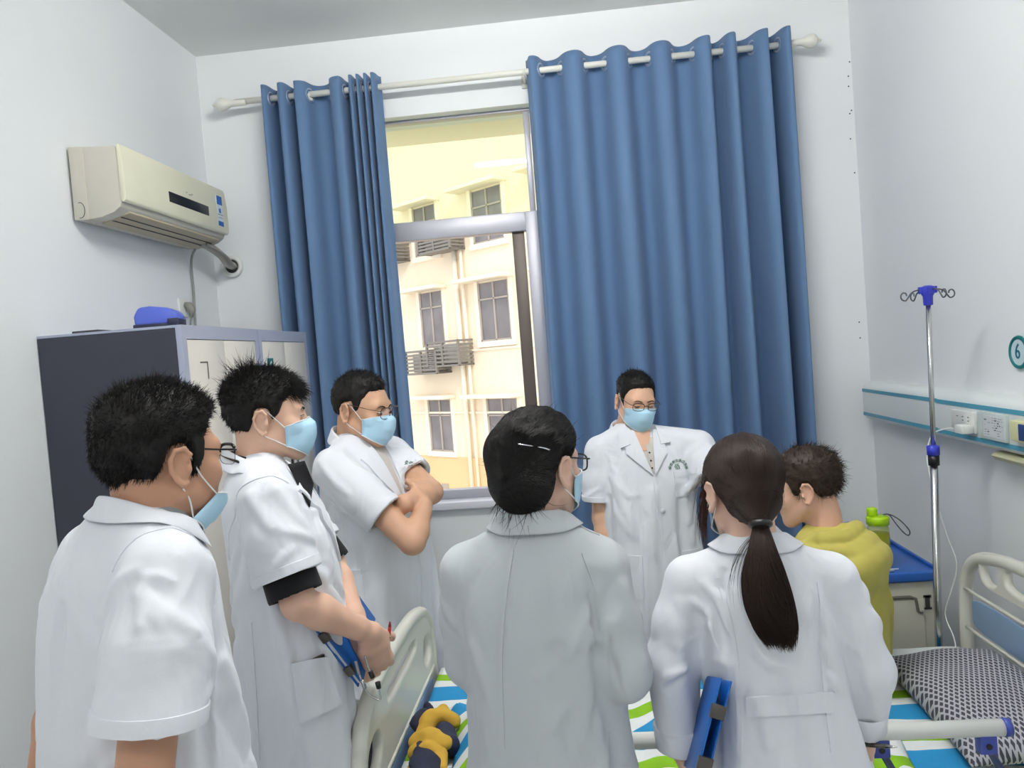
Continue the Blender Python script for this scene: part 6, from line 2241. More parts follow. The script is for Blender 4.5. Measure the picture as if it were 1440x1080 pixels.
fv = norm(p.px(915, 690, 3.40) - p.px(915, 690, 2.9))
fl_ = dict(maxd=0.9, back=0.0)
# throat, shirt and lapels laid over the chest
p.quad('shirt_front', W_(880, 612), W_(924, 610), W_(922, 664), W_(917, 666), fv, mat('pale_shirt_cloth', srgb(222, 218, 214), 0.8), p.root, off=0.002, thick=0.003, **fl_)
p.quad('throat', W_(884, 600), W_(914, 600), W_(911, 630), W_(904, 632), fv, SK5, p.root, off=0.0055, thick=0.002, **fl_)
pk = p.quad('shirt_placket', W_(907, 622), W_(914, 620), W_(921, 662), W_(916, 664), fv, mat('pale_shirt_cloth', srgb(222, 218, 214), 0.8), p.root, off=0.006, thick=0.002, **fl_)
for yy in (633, 645, 656):
    hit = p.bvh.ray_cast(Vector(W_(910.5 + (yy - 622) * 0.17, yy)), Vector(fv), 1.0)
    MB().lathe([(0.001, -0.003), (0.0035, -0.003), (0.0035, 0.012), (0.001, 0.013)], tuple(hit[0]), 10, 'y').build('button', M_black, pk)
p.quad('lapel', W_(871, 604), W_(889, 600), W_(919, 668), W_(880, 636), fv, M_coat, ct, off=0.008, thick=0.003, **fl_)
p.quad('lapel', W_(917, 600), W_(931, 600), W_(938, 634), W_(921, 668), fv, M_coat, ct, off=0.008, thick=0.003, **fl_)
p.quad('collar', W_(866, 600), W_(877, 592), W_(886, 622), W_(872, 628), fv, M_coat, ct, off=0.012, thick=0.003, **fl_)
p.quad('collar', W_(921, 594), W_(934, 602), W_(944, 618), W_(929, 622), fv, M_coat, ct, off=0.012, thick=0.003, **fl_)
p.collar('neckband', M_coat, ct, (cx1, float(nk[1])), 0.064, 0.064, 1.352, 1.308, 0.035, 0.008, -100, 100, 0.0, push=False)
p.strip('front_edge', [W_(920, 668), W_(926, 720), W_(935, 790), W_(946, 880)], fv, 0.012, M_coat, ct, off=0.001, thick=0.003, **fl_)
hit = p.bvh.ray_cast(Vector(W_(933, 720)), Vector(fv), 1.0)
MB().lathe([(0.001, -0.004), (0.0095, -0.004), (0.0105, 0.0), (0.0095, 0.005), (0.001, 0.005)], tuple(hit[0]), 18, 'y').build('button', mat('coat_button', srgb(214, 216, 222), 0.35), ct, smooth=True)
p.sleeve_band(sl[0], M_coat, ct)
p.sleeve_band(sl[1], M_coat, ct)
p.quad('chest_pocket', W_(949, 664), W_(983, 657), W_(986, 694), W_(953, 700), fv, M_coat, ct, off=0.0015, thick=0.0025, **fl_)
p.quad('pocket_band', W_(949, 662), W_(983, 655), W_(984, 664), W_(950, 671), fv, M_coat, ct, off=0.003, thick=0.003, nv=5, **fl_)
p.quad('pocket', W_(868, 784), W_(903, 786), W_(906, 850), W_(872, 846), fv, M_coat, ct, off=0.0015, thick=0.003, **fl_)
p.quad('pocket', W_(962, 780), W_(990, 776), W_(996, 840), W_(968, 846), fv, M_coat, ct, off=0.0015, thick=0.003, **fl_)
# green printed crest above the pocket: an arc of characters and a bold sign under it
M_green = mat('crest_green_print', srgb(30, 92, 66), 0.6)
ARC = '\u57ce\u897f\u8857\u793e\u533a\u536b\u751f\u9662'
for k, ch in enumerate(ARC):
    t = rad(172 - k * 23)
    p.glyph(ch, 956.5 + 13 * math.cos(t), 658 - 13 * math.sin(t), 3.12, 0.0138, t - math.pi / 2 + rad(5), 'crest_character', ct, M_green, fv)
p.glyph('\u4f70', 954, 655, 3.12, 0.0245, rad(8), 'crest_sign', ct, M_green, fv)
p.legs((0, 0.0, 0.80), [(-0.1, 0.0, 0), (0.1, 0.0, 0)])
p.mask()
p.glasses(M_glassm, r=0.0013, top=0.002, w=0.0255, hh=0.0165)
p.eyes(down=1.0, closed=True)
hp = p.hair_cap(M_hair, ZL_MEN[:9] + [(0.037, 0.040), (0.055, 0.070), (0.085, 0.090), (0.13, 0.098)], 0.007, 0.015, 17, rough=0.0025)
p.tufts(hp, M_hair, 4200, lambda P: 0.009 + 0.009 * np.clip((P[:, 2] - 0.05) / 0.08, 0, 1), lambda P, N, rng: N * 0.5 + np.array([0.55, 0.35, 0.35]) * np.clip((P[:, 2:3] - 0.02) / 0.08, 0, 1) + rng.normal(0, 0.25, P.shape), 8, 0.0009, curl=0.2)
P5 = p

# ---------------------------------------------- woman with pinned-up hair, back to the camera
SK4 = skin_mat('skin_pale', srgb(222, 184, 164))
p = Person(at(757, 950, 1.62)[:2], 88, 'woman seen from behind with dark hair pinned up in a low bun, pale grey coat', at(757, 662, 1.62), 58, -4, 0, 0.93, SK4)
nk = np.array([0.018, -0.03, 1.31])
sR, sL = np.array([0.142, 0.0, 1.225]), np.array([-0.132, 0.01, 1.225])
eR, wR = np.array([0.180, -0.035, 1.015]), np.array([0.115, 0.19, 0.96])
eL, wL = np.array([-0.150, 0.045, 1.02]), np.array([-0.075, 0.24, 1.03])
p.body(nk, [(sR, eR, wR, lambda S, w: hand_into(S, w, (-0.7, 0.7, 0.1), (-0.3, -0.3, 0.9), True, (0.4, 0.6, 0.4))),
            (sL, eL, wL, lambda S, w: hand_into(S, w, (0.7, 0.7, 0.0), (0.3, -0.3, 0.9), False, (0.4, 0.6, 0.4)))],
       [(0.9, 0.10, 0.06, 0.01, 0.02), (1.1, 0.10, 0.06, 0.01, 0.02), (1.24, 0.09, 0.05, 0.015, 0.0), (1.30, 0.045, 0.045, 0.018, -0.02)], 0.050, h=0.0036, arm_r=0.9)
secs = [(0.50, 0.200, 0.175, 0.012, 0.02), (0.72, 0.185, 0.165, 0.012, 0.02), (0.88, 0.166, 0.152, 0.012, 0.02), (1.00, 0.158, 0.145, 0.006, 0.015), (1.10, 0.156, 0.138, 0.003, 0.008), (1.19, 0.148, 0.122, 0.006, -0.002), (1.255, 0.118, 0.098, 0.012, -0.015), (1.305, 0.076, 0.070, 0.018, -0.024), (1.34, 0.056, 0.056, 0.018, -0.026), (1.36, 0.045, 0.045, 0.018, -0.026)]
sl = [dict(pts=[sR + (0.004, 0, -0.004), (sR + eR) / 2 + (0.004, 0, 0), eR, wR], rs=[0.056, 0.054, 0.052, 0.044], k=0.02, ki=0.02),
      dict(pts=[sL + (-0.004, 0, -0.004), (sL + eL) / 2 + (-0.006, 0, 0), eL, wL], rs=[0.056, 0.056, 0.054, 0.044], k=0.03, ki=0.02)]
sh = [((0.018 + s_ * 0.03, -0.024, 1.300), (0.008 + s_ * 0.132, -0.002, 1.236), 0.048, 0.054, 0.04) for s_ in (-1, 1)]
fold = [([(0.125, -0.10, 1.16), (0.09, -0.135, 1.10), (0.02, -0.145, 1.05)], 0.013, 0.004, 1),
        ([(0.13, -0.10, 1.12), (0.10, -0.14, 1.03), (0.04, -0.15, 0.95)], 0.014, 0.005, 1),
        ([(0.14, -0.09, 1.06), (0.11, -0.14, 0.97), (0.07, -0.15, 0.86)], 0.014, 0.005, 1),
        ([(-0.13, -0.10, 1.10), (-0.11, -0.14, 1.02), (-0.08, -0.15, 0.9)], 0.014, 0.004, 1),
        ([(0.20, -0.05, 1.20), (0.225, -0.055, 1.12), (0.225, -0.06, 1.05)], 0.012, 0.004, 1),
        ([(0.15, -0.11, 1.19), (0.155, -0.12, 1.10), (0.165, -0.12, 1.02)], 0.010, 0.006, -1)]
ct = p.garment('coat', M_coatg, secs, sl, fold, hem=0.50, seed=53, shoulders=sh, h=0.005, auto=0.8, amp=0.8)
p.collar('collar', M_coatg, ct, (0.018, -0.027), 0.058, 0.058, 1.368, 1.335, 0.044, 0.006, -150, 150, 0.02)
bk_ = np.array([0, 1.0, 0])
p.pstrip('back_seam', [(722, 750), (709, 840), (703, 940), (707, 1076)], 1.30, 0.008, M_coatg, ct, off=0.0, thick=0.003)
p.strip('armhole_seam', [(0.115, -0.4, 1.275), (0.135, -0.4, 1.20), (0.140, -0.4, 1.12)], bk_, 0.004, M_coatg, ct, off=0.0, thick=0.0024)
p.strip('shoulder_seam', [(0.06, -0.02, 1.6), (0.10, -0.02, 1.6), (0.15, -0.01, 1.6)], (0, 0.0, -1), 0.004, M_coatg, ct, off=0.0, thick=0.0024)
p.quad('pocket_mouth', (0.6, -0.045, 0.955), (0.6, 0.005, 0.965), (0.6, 0.005, 0.865), (0.6, -0.03, 0.86), (-1, 0.15, 0), mat('dark_pocket_patch', (0.03, 0.03, 0.035, 1), 0.8), ct, off=0.001, thick=0.002)  # near-black patch laid on the coat at the pocket opening
p.legs((0.01, 0.01, 0.84), [(-0.1, 0.02, 0), (0.1, 0.02, 0)])
p.mask()
p.glasses(M_glassf, r=0.0018, top=0.002)


def bun(S):
    S.ell((0.0, -0.070, -0.018), (0.076, 0.058, 0.066), 0.03)
    S.ell((0.015, -0.085, -0.035), (0.055, 0.048, 0.046), 0.02)
    S.ell((-0.035, -0.075, 0.045), (0.050, 0.035, 0.050), 0.03)


hp = p.hair_cap(M_hair, [(-0.16, -0.10), (-0.08, -0.085), (-0.055, -0.055), (-0.040, 0.0), (-0.030, 0.034), (0.004, 0.036), (0.012, 0.026), (0.035, 0.034), (0.055, 0.055), (0.085, 0.078), (0.13, 0.088)], 0.013, 0.018, 27, rough=0.0025, extra=bun, temple=0.2)


def flow(p, parent, m, n, target, length, r, seed, keep=None, k=16, lift=0.0008, wob=0.12, name='hair_strands'):
    """Long strands combed over the hair towards a gathering point (head frame)."""
    rng = np.random.default_rng(seed)
    P, N = p.sample_hair(n, rng, keep)
    P = P.astype(F4)
    path = [P]
    L = length(P) if callable(length) else np.full(n, length)
    jit = rng.normal(0, wob, (n, 3)).astype(F4)
    for i in range(k - 1):
        g = p.hairSD.grad(P, 0.004)
        v = np.asarray(target, F4) - P
        dist = np.linalg.norm(v, axis=1, keepdims=True)
        v = v / (dist + 1e-6) + jit
        v = v - g * np.sum(v * g, 1, keepdims=True)
        v /= np.linalg.norm(v, axis=1, keepdims=True) + 1e-6
        P = P + v * np.minimum(L[:, None] / (k - 1), dist * 0.9).astype(F4)
        P = P - g * (p.hairSD(P) - lift)[:, None]
        path.append(P)
    W = (np.stack(path, 1) * p.hs) @ p.hR.T + p.hc
    return p.strands_mesh(name, W, r, m, parent, taper=True)


flow(p, hp, M_hair, 2600, (0.0, -0.150, 0.0), 0.16, 0.0011, 31, wob=0.18)
p.tufts(hp, M_hair, 220, lambda P: 0.022 + 0 * P[:, 0], lambda P, N, rng: N * 0.6 + rng.normal(0, 0.5, P.shape), 32, 0.0005, curl=0.5)
p.tufts(hp, M_hair, 110, lambda P: 0.05 + 0 * P[:, 0], lambda P, N, rng: np.array([-0.2, -0.1, -1.0]) + N * 0.3 + rng.normal(0, 0.25, P.shape), 33, 0.0006, keep=lambda C, N: (C[:, 2] < -0.055), curl=0.4)
M_clip = mat('silver_hair_clip', srgb(210, 212, 216), 0.2, metal=1.0)
g_ = []
for x, z in ((0.035, 0.068), (0.055, 0.064), (0.072, 0.058), (0.083, 0.052)):
    q = np.array([x, -0.16 + 0.04 * (x > 0.07), z], F4)
    for _ in range(40):
        q = q + np.array([-0.15, 1, 0], F4) * max(float(p.hairSD(q[None])[0]) * 0.8, 0)
    g_.append(p.h(*(q + np.array([0.001, -0.001, 0]))))
MB().tube(spline(g_, 5), 0.0016, 6).build('hair_clip', M_clip, hp, smooth=True)
P4 = p

# ---------------------------------------------- woman with a long ponytail, back to the camera
p = Person(at(1097, 950, 1.66)[:2], 80, 'woman in a white coat with a long dark ponytail seen from behind', at(1046, 696, 1.66), 98, -8, 2, 0.90, SK4)
cx = -0.034
dz = -0.035
nk = np.array([cx, -0.03, 1.27 + dz])
sR, sL = np.array([0.110, 0.005, 1.200 + dz]), np.array([-0.170, -0.015, 1.200 + dz])
eR, wR = np.array([0.163, 0.005, 1.01 + dz]), np.array([0.168, 0.055, 0.868 + dz])
eL, wL = np.array([-0.218, -0.035, 1.03 + dz]), np.array([-0.215, -0.03, 0.845 + dz])
p.body(nk, [(sR, eR, wR, lambda S, w: hand_into(S, w, (0.05, 0.25, -0.95), (-0.9, 0.2, 0.0), True, (0.7, 1.0, 0.7), thumb=(0.2, 0.9, -0.4), sc=0.92)),
            (sL, eL, wL, lambda S, w: hand_into(S, w, (0.25, 0.3, -0.9), (0.9, 0.1, 0.0), False, (0.5, 0.7, 0.5), sc=0.92))],
       [(0.86, 0.10, 0.06, 0, 0.02), (1.02, 0.10, 0.06, cx, 0.02), (1.16, 0.085, 0.05, cx, 0.0), (1.22, 0.045, 0.045, cx, -0.02)], 0.048, h=0.0036, arm_r=0.78)
secs = [(z + dz, a_, b_, c_, d_) for z, a_, b_, c_, d_ in [(0.50, 0.205, 0.150, 0.01, 0.0), (0.70, 0.185, 0.150, 0.008, 0.004), (0.84, 0.160, 0.146, 0.002, 0.012), (0.95, 0.146, 0.136, -0.008, 0.014), (1.05, 0.146, 0.130, -0.022, 0.006), (1.15, 0.142, 0.114, cx, -0.004), (1.215, 0.108, 0.092, cx, -0.015), (1.262, 0.070, 0.068, cx, -0.024), (1.295, 0.054, 0.054, cx, -0.027), (1.315, 0.042, 0.042, cx, -0.027)]]
sl = [dict(pts=[sR + (0.004, 0, -0.004), (sR + eR) / 2 + (0.004, 0, 0.0), eR + (0.004, 0, 0), wR], rs=[0.052, 0.053, 0.053, 0.043], k=0.016, ki=0.02),
      dict(pts=[sL + (-0.004, 0, -0.004), (sL + eL) / 2 + (-0.004, 0, 0.0), eL + (-0.003, 0, 0), wL], rs=[0.052, 0.054, 0.054, 0.047], k=0.016, ki=0.02)]
sh = [((cx + s_ * 0.03, -0.024, 1.250 + dz), (q[0] * 0.97, q[1], 1.205 + dz), 0.044, 0.050, 0.04) for s_, q in ((-1, sL), (1, sR))]
K = lambda pts, d: [p.px(x, y, d) for x, y in pts]
fold = [(K([(944, 916), (968, 908), (996, 912)], 1.50), 0.010, 0.0035, 1, 0.012),
        (K([(914, 996), (945, 984), (985, 958)], 1.50), 0.011, 0.006, 1, 0.012),
        (K([(918, 1020), (946, 1012), (970, 990)], 1.50), 0.009, 0.006, -1, 0.012),
        (K([(935, 850), (960, 880), (975, 930)], 1.50), 0.010, 0.005, 1, 0.014),
        (K([(985, 800), (990, 850), (994, 930)], 1.50), 0.013, 0.009, -1, 0.018),
        (K([(960, 810), (985, 840), (1010, 900)], 1.50), 0.010, 0.005, 1, 0.014),
        (K([(1186, 850), (1190, 900), (1194, 960)], 1.50), 0.013, 0.009, -1, 0.018),
        (K([(1190, 960), (1212, 975), (1236, 1000)], 1.50), 0.010, 0.007, 1, 0.012),
        (K([(1194, 920), (1215, 945), (1238, 960)], 1.50), 0.009, 0.005, 1, 0.012),
        (K([(1180, 820), (1205, 870), (1228, 920)], 1.50), 0.010, 0.004, 1, 0.014),
        (K([(1060, 1010), (1070, 1040), (1076, 1076)], 1.45), 0.012, 0.004, 1, 0.02),
        (K([(1110, 930), (1150, 900), (1185, 840)], 1.45), 0.012, 0.004, 1, 0.02),
        (K([(1020, 830), (1060, 930), (1090, 965)], 1.45), 0.012, 0.004, 1, 0.02)]
ct = p.garment('coat', M_coat, secs, sl, fold, hem=0.48, seed=67, shoulders=sh, h=0.0048, auto=1.0, amp=1.0)
p.collar('collar', M_coat, ct, (cx, -0.028), 0.054, 0.054, 1.322 + dz, 1.29 + dz, 0.040, 0.006, -150, 150, 0.02)
p.pstrip('back_seam', [(1006, 790), (1022, 850), (1036, 920), (1040, 1000), (1042, 1076)], 1.35, 0.008, M_coat, ct, off=0.0, thick=0.003)
p.pstrip('back_seam', [(1150, 800), (1157, 870), (1160, 970), (1172, 1076)], 1.35, 0.008, M_coat, ct, off=0.0, thick=0.003)
p.pquad('back_belt', [(1040, 977), (1181, 969), (1182, 1002), (1041, 1009)], 1.35, M_coat, ct, nu=24, nv=6, off=0.003, thick=0.005)
for (w_, e_, r_, nm) in ((wR, eR, 0.045, 'cuff'), (wL, eL, 0.049, 'cuff')):
    dv = norm(w_ - e_)
    R_ = frame_z(dv)
    pts = []
    Vc, Fc = [], []
    n_ = 28
    for j, (t, rr) in enumerate(((-0.052, r_ - 0.002), (-0.050, r_ + 0.0025), (-0.025, r_ + 0.001), (-0.001, r_), (0.002, r_ - 0.003), (-0.004, r_ - 0.006))):
        for i in range(n_):
            a = 2 * math.pi * i / n_
            wv_ = 1 + 0.05 * math.sin(a * 3 + 1) + 0.03 * math.sin(a * 5 + j)
            Vc.append(w_ + dv * t + (R_[:, 0] * math.cos(a) + R_[:, 1] * math.sin(a)) * rr * wv_)
    for j in range(5):
        for i in range(n_):
            Fc.append((j * n_ + i, j * n_ + (i + 1) % n_, (j + 1) * n_ + (i + 1) % n_, (j + 1) * n_ + i))
    MB().add(Vc, Fc).build(nm, M_coat, ct, smooth=True)
p.legs((0.0, 0.01, 0.79), [(-0.1, 0.02, 0), (0.1, 0.02, 0)])
p.mask()
TIE = np.array([-0.012, -0.125, -0.058])


def tail_root(S):
    S.cap((-0.004, -0.085, -0.02), TIE, 0.055, 0.017, 0.03)


hp = p.hair_cap(M_hairb, [(-0.16, -0.085), (-0.08, -0.078), (-0.055, -0.050), (-0.040, -0.010), (-0.030, 0.020), (0.004, 0.026), (0.012, 0.010), (0.030, 0.008), (0.045, 0.030), (0.060, 0.055), (0.085, 0.078), (0.13, 0.090)], 0.013, 0.016, 35, rough=0.0012, extra=tail_root, temple=0.2)
flow(p, hp, M_hairb, 3600, TIE + np.array([0, -0.004, 0]), lambda P: np.linalg.norm(P - TIE, axis=1) * 1.25 + 0.01, 0.0011, 41, wob=0.03, k=18)
# hair tie and the tail itself
tp_ = p.h(*TIE)
ax = norm(np.array([0.05, -0.45, -0.9]))
R_ = frame_z(ax)
MB().tube([tp_ + 0.017 * (R_[:, 0] * math.cos(a) + R_[:, 1] * math.sin(a)) for a in np.linspace(0, 2 * math.pi, 20, endpoint=False)], 0.007, 8, closed=True).build('hair_tie', M_black, hp, smooth=True)
rng = np.random.default_rng(5)
cent = np.array([tp_ + q for q in ((0, 0.004, 0.006), (0.000, -0.022, -0.03), (-0.001, -0.036, -0.085), (0.004, -0.038, -0.14), (0.014, -0.034, -0.19), (0.024, -0.030, -0.235))])
rad_ = np.array([0.011, 0.023, 0.040, 0.047, 0.042, 0.026])
C_ = spline(cent, 5)
Rr = spline(np.stack([rad_, rad_], 1), 5)[:, 0]
n_, k_ = 2600, len(C_)
a_ = rng.random(n_) * 2 * math.pi
q_ = np.sqrt(rng.random(n_))
tw = rng.normal(0, 0.25, n_)
end = 0.72 + 0.28 * rng.random(n_) ** 0.5
paths = []
for i in range(k_):
    t = i / (k_ - 1)
    tt = np.minimum(t * end, 1) * (k_ - 1)
    i0 = np.minimum(tt.astype(int), k_ - 2)
    f = (tt - i0)[:, None]
    c = C_[i0] * (1 - f) + C_[i0 + 1] * f
    r = Rr[i0] * (1 - f[:, 0]) + Rr[i0 + 1] * f[:, 0]
    an = a_ + tw * t + 0.28 * np.sin(t * 6 + a_ * 3)
    paths.append(c + np.stack([np.cos(an) * q_ * r, np.sin(an) * q_ * r * 0.62, 0.004 * np.sin(a_ * 5) * t], 1))
p.strands_mesh('ponytail', np.stack(paths, 1), 0.0014, M_hairb, hp)
# loose locks beside the face and by the tail
M_lock = mat('reddish_brown_hair', (0.055, 0.024, 0.014, 1), 0.4, spec=0.4)
L_ = []
for i in range(70):
    y0 = rng.uniform(0.02, 0.06)
    s0 = np.array([-0.074 + rng.normal(0, 0.003), y0, 0.02 + rng.normal(0, 0.015)])
    e0 = s0 + np.array([-0.012 + rng.normal(0, 0.006), 0.012 + rng.normal(0, 0.008), -0.10 - rng.random() * 0.035])
    m0 = (s0 + e0) / 2 + np.array([-0.012, 0.004, 0.0])
    t = np.linspace(0, 1, 9)[:, None]
    L_.append(np.array([p.h(*q) for q in (s0 * (1 - t) ** 2 + 2 * m0 * t * (1 - t) + e0 * t * t)]))
p.strands_mesh('loose_locks', np.array(L_), 0.0008, M_lock, hp)
L_ = []
for i in range(14):
    s0 = tp_ + np.array([-0.012 + rng.normal(0, 0.004), -0.01, -0.02])
    e0 = s0 + np.array([-0.035 + rng.normal(0, 0.012), -0.02, -0.10 - rng.random() * 0.05])
    m0 = (s0 + e0) / 2 + np.array([-0.03, -0.02, 0.02])
    t = np.linspace(0, 1, 9)[:, None]
    L_.append(s0 * (1 - t) ** 2 + 2 * m0 * t * (1 - t) + e0 * t * t)
p.strands_mesh('stray_hairs', np.array(L_), 0.0005, M_hairb, hp)
P6 = p

# ---------------------------------------------- patient sitting on the far edge of the bed
SK7 = skin_mat('skin_ruddy', srgb(218, 172, 148))
M_hood = mat('mustard_green_jersey', srgb(186, 176, 92), 0.85, spec=0.15, bump=(300, 0.15, 0.002), sheen=0.1)
p = Person(at(1168, 880, 2.55)[:2], 139, 'patient in a mustard green hooded top sitting on the bed with tousled short hair', at(1136, 689, 2.53), 152, -10, 0, 0.97, SK7)
hx, hy = float(p.hc[0]), float(p.hc[1])
nk = np.array([hx * 0.9, hy - 0.05, 1.035])
sR, sL = np.array([0.165, -0.02, 0.955]), np.array([-0.165, -0.02, 0.955])
eR, wR = np.array([0.215, 0.03, 0.72]), np.array([0.12, 0.22, 0.66])
eL, wL = np.array([-0.215, 0.03, 0.72]), np.array([-0.10, 0.24, 0.66])
p.body(nk, [(sR, eR, wR, lambda S, w: hand_into(S, w, (-0.4, 0.9, -0.1), (-0.2, 0, -1), True, (0.3, 0.4, 0.3))),
            (sL, eL, wL, lambda S, w: hand_into(S, w, (0.4, 0.9, -0.1), (0.2, 0, -1), False, (0.3, 0.4, 0.3)))],
       [(0.62, 0.11, 0.07, 0, 0), (0.85, 0.11, 0.07, 0, 0), (0.97, 0.09, 0.05, hx * 0.6, -0.01), (1.02, 0.045, 0.045, hx * 0.8, -0.02)], 0.052, h=0.0038, zmin=0.6)
secs = [(0.556, 0.182, 0.155, 0, -0.0), (0.60, 0.186, 0.158, 0, -0.004), (0.70, 0.190, 0.156, 0, -0.010), (0.82, 0.190, 0.150, 0, -0.020), (0.92, 0.178, 0.132, hx * 0.5, -0.024), (0.985, 0.135, 0.105, hx * 0.7, -0.026), (1.03, 0.088, 0.082, hx * 0.9, -0.028), (1.06, 0.062, 0.064, hx * 0.9, -0.03), (1.075, 0.05, 0.05, hx * 0.9, -0.03)]
sl = [dict(pts=[sR, (sR + eR) / 2 + (0.01, 0, 0), eR, wR], rs=[0.068, 0.068, 0.062, 0.046], k=0.02, ki=0.02),
      dict(pts=[sL, (sL + eL) / 2 + (-0.01, 0, 0), eL, wL], rs=[0.068, 0.068, 0.062, 0.046], k=0.02, ki=0.02)]
sh = [((hx * 0.9 + s_ * 0.05, -0.028, 1.005), (s_ * 0.155, -0.02, 0.96), 0.048, 0.06, 0.035) for s_ in (-1, 1)]


def hood(S):
    for (r0, z0, y0, w, ph) in ((0.082, 1.055, -0.035, 0.026, 0.0), (0.100, 1.020, -0.05, 0.028, 0.4), (0.094, 0.980, -0.085, 0.032, 0.8)):
        pts, rs = [], []
        for a in np.linspace(-2.5, 2.5, 15):
            f = 0.5 - 0.5 * math.cos(a)
            pts.append((hx * 0.9 + r0 * math.sin(a), y0 - r0 * 0.92 * math.cos(a), z0 - 0.035 * f + 0.006 * math.sin(a * 3 + ph)))
            rs.append(w * (1 - 0.35 * f) * (1 + 0.12 * math.sin(a * 4 + ph)))
        S.chain(pts, rs, 0.006, 0.012)
    S.ell((hx * 0.9, -0.150, 0.955), (0.10, 0.045, 0.075), 0.03)


ct = p.garment('hooded_top', M_hood, secs, sl, [([(0.05, -0.16, 0.9), (0.08, -0.18, 0.78), (0.10, -0.18, 0.62)], 0.014, 0.007, 1), ([(-0.04, -0.17, 0.88), (-0.02, -0.18, 0.75), (-0.02, -0.18, 0.60)], 0.014, 0.007, 1), ([(0.13, -0.12, 0.86), (0.15, -0.13, 0.75), (0.17, -0.11, 0.62)], 0.012, 0.006, -1)], hem=None, seed=71, shoulders=sh, extra=hood, h=0.0055, auto=0.8, pad=0.07)
p.legs((0, 0.02, 0.71), [(-0.10, 0.42, 0.0), (0.10, 0.42, 0.0)], knees=[(-0.10, 0.38, 0.625), (0.10, 0.38, 0.625)])
hp = p.hair_cap(M_hairp, [(-0.14, -0.072), (-0.08, -0.064), (-0.05, -0.046), (-0.036, -0.008), (-0.028, 0.024), (0.0, 0.026), (0.008, 0.004), (0.013, -0.010), (0.030, -0.004), (0.040, 0.036), (0.055, 0.055), (0.085, 0.070), (0.13, 0.078)], 0.011, 0.019, 45, rough=0.003)
p.tufts(hp, M_hairp, 4200, lambda P: 0.022 + 0 * P[:, 0], lambda P, N, rng: N * 0.2 + np.array([0.15, -0.45, 0.0]) + np.array([0, 0, -0.7]) * np.clip((0.09 - P[:, 2:3]) / 0.06, 0, 1) + rng.normal(0, 0.35, P.shape), 51, 0.0009, curl=0.35)
p.tufts(hp, M_hairp, 110, lambda P: 0.026 + 0 * P[:, 0], lambda P, N, rng: N * 0.8 + np.array([0, -0.5, 0.1]) + rng.normal(0, 0.45, P.shape), 52, 0.0006, curl=0.5, droop=0.3)
p.eyes(down=0.5)
P7 = p

# ------------------------------------------------------------------ things held and left lying about
M_cb = mat('clipboard_blue_plastic', srgb(24, 98, 182), 0.38)
M_cbd = mat('clipboard_dark_blue', srgb(36, 52, 150), 0.4)
M_gun = mat('dark_clip_metal', srgb(96, 92, 88), 0.35, metal=0.8)


def slab(name, o, u, v, t, m, parent, bevel=0.003):
    """A flat board from corner o along u and v (3-D vectors), thickness vector t."""
    o, u, v, t = [np.asarray(q, float) for q in (o, u, v, t)]
    V = [o, o + u, o + u + v, o + v]
    V = V + [q + t for q in V]
    return MB().add(V, [(0, 3, 2, 1), (4, 5, 6, 7), (0, 1, 5, 4), (1, 2, 6, 5), (2, 3, 7, 6), (3, 0, 4, 7)]).build(name, m, parent, bevel=bevel)


def folder(label, A, B, D, clips, gap=0.012, two=True, paper=True):
    """Clip folder with corners A-B along the clip edge and D the far end of the other edge."""
    A, B, D = np.asarray(A), np.asarray(B), np.asarray(D)
    n = norm(np.cross(B - A, D - A))
    root = empty('clip_folder', A, 0, label, 'clipboard', 'blue clip folders held by the staff')
    z = np.zeros(3)
    slab('cover', z, B - A, D - A, n * 0.004, M_cb, root)
    if two:
        slab('cover', n * gap, B - A, D - A, n * 0.004, M_cb, root)
        if paper:
            slab('paper_stack', n * 0.0045 + (D - A) * 0.02, (B - A) * 0.97, (D - A) * 0.95, n * (gap - 0.005), mat('folder_paper', srgb(222, 224, 228), 0.7), root, 0)
    e = norm(D - A)
    for c in clips:
        q = (B - A) * c - norm(B - A) * 0.014 - e * 0.003 - n * 0.002
        slab('clip', q, norm(B - A) * 0.028, e * 0.018, n * (gap + 0.008), M_gun, root, 0.002)
    return root


folder('blue clip folder held against the black-shirted young man\'s front', at(429, 869, 1.79), at(503, 967, 1.87), at(459, 786, 2.10), (0.3, 0.78))
f6 = folder('two-leaf blue clip folder under the arm of the woman with a ponytail', at(1013, 953, 1.515), at(978, 1092, 1.495), at(993, 950, 1.655), (0.33, 0.86), gap=0.020, paper=False)
folder('blue clip folder behind the back of the man at the front left', at(54, 1035, 1.415), at(92, 1100, 1.40), at(26, 1130, 1.43), (0.75,), gap=0.010)

# stethoscope hanging from the young man\'s hand
st_ = empty('stethoscope', at(510, 940, 1.86), 0, 'metal stethoscope earpieces hanging from the young man\'s folded hands', 'stethoscope')
o0 = at(510, 940, 1.86)
Z_ = lambda pts, d=1.86: [at(x, y, d) - o0 for x, y in pts]
MB().tube(spline(Z_([(513, 922), (517, 935), (521, 946)]), 5), 0.0026, 8).build('ear_tube', M_steel, st_, smooth=True)
MB().tube(Z_([(520.5, 944), (524.5, 953)]), [0.006, 0.0068], 10).build('ear_tip', M_black, st_, smooth=True)
MB().tube(spline(Z_([(505, 948), (511, 962), (517, 974), (526, 981), (535, 984), (534, 974), (532.5, 966)]), 5), 0.0026, 8).build('ear_tube', M_steel, st_, smooth=True)
MB().tube(Z_([(532.8, 968), (531, 959)]), [0.006, 0.0068], 10).build('ear_tip', M_black, st_, smooth=True)
MB().tube(Z_([(508, 956), (514, 968)]), 0.0056, 8).build('spring', M_steel, st_, smooth=True)
MB().tube(spline(Z_([(500, 930), (503, 941), (505, 948)]), 4), 0.004, 8).build('tubing', M_cordg, st_, smooth=True)

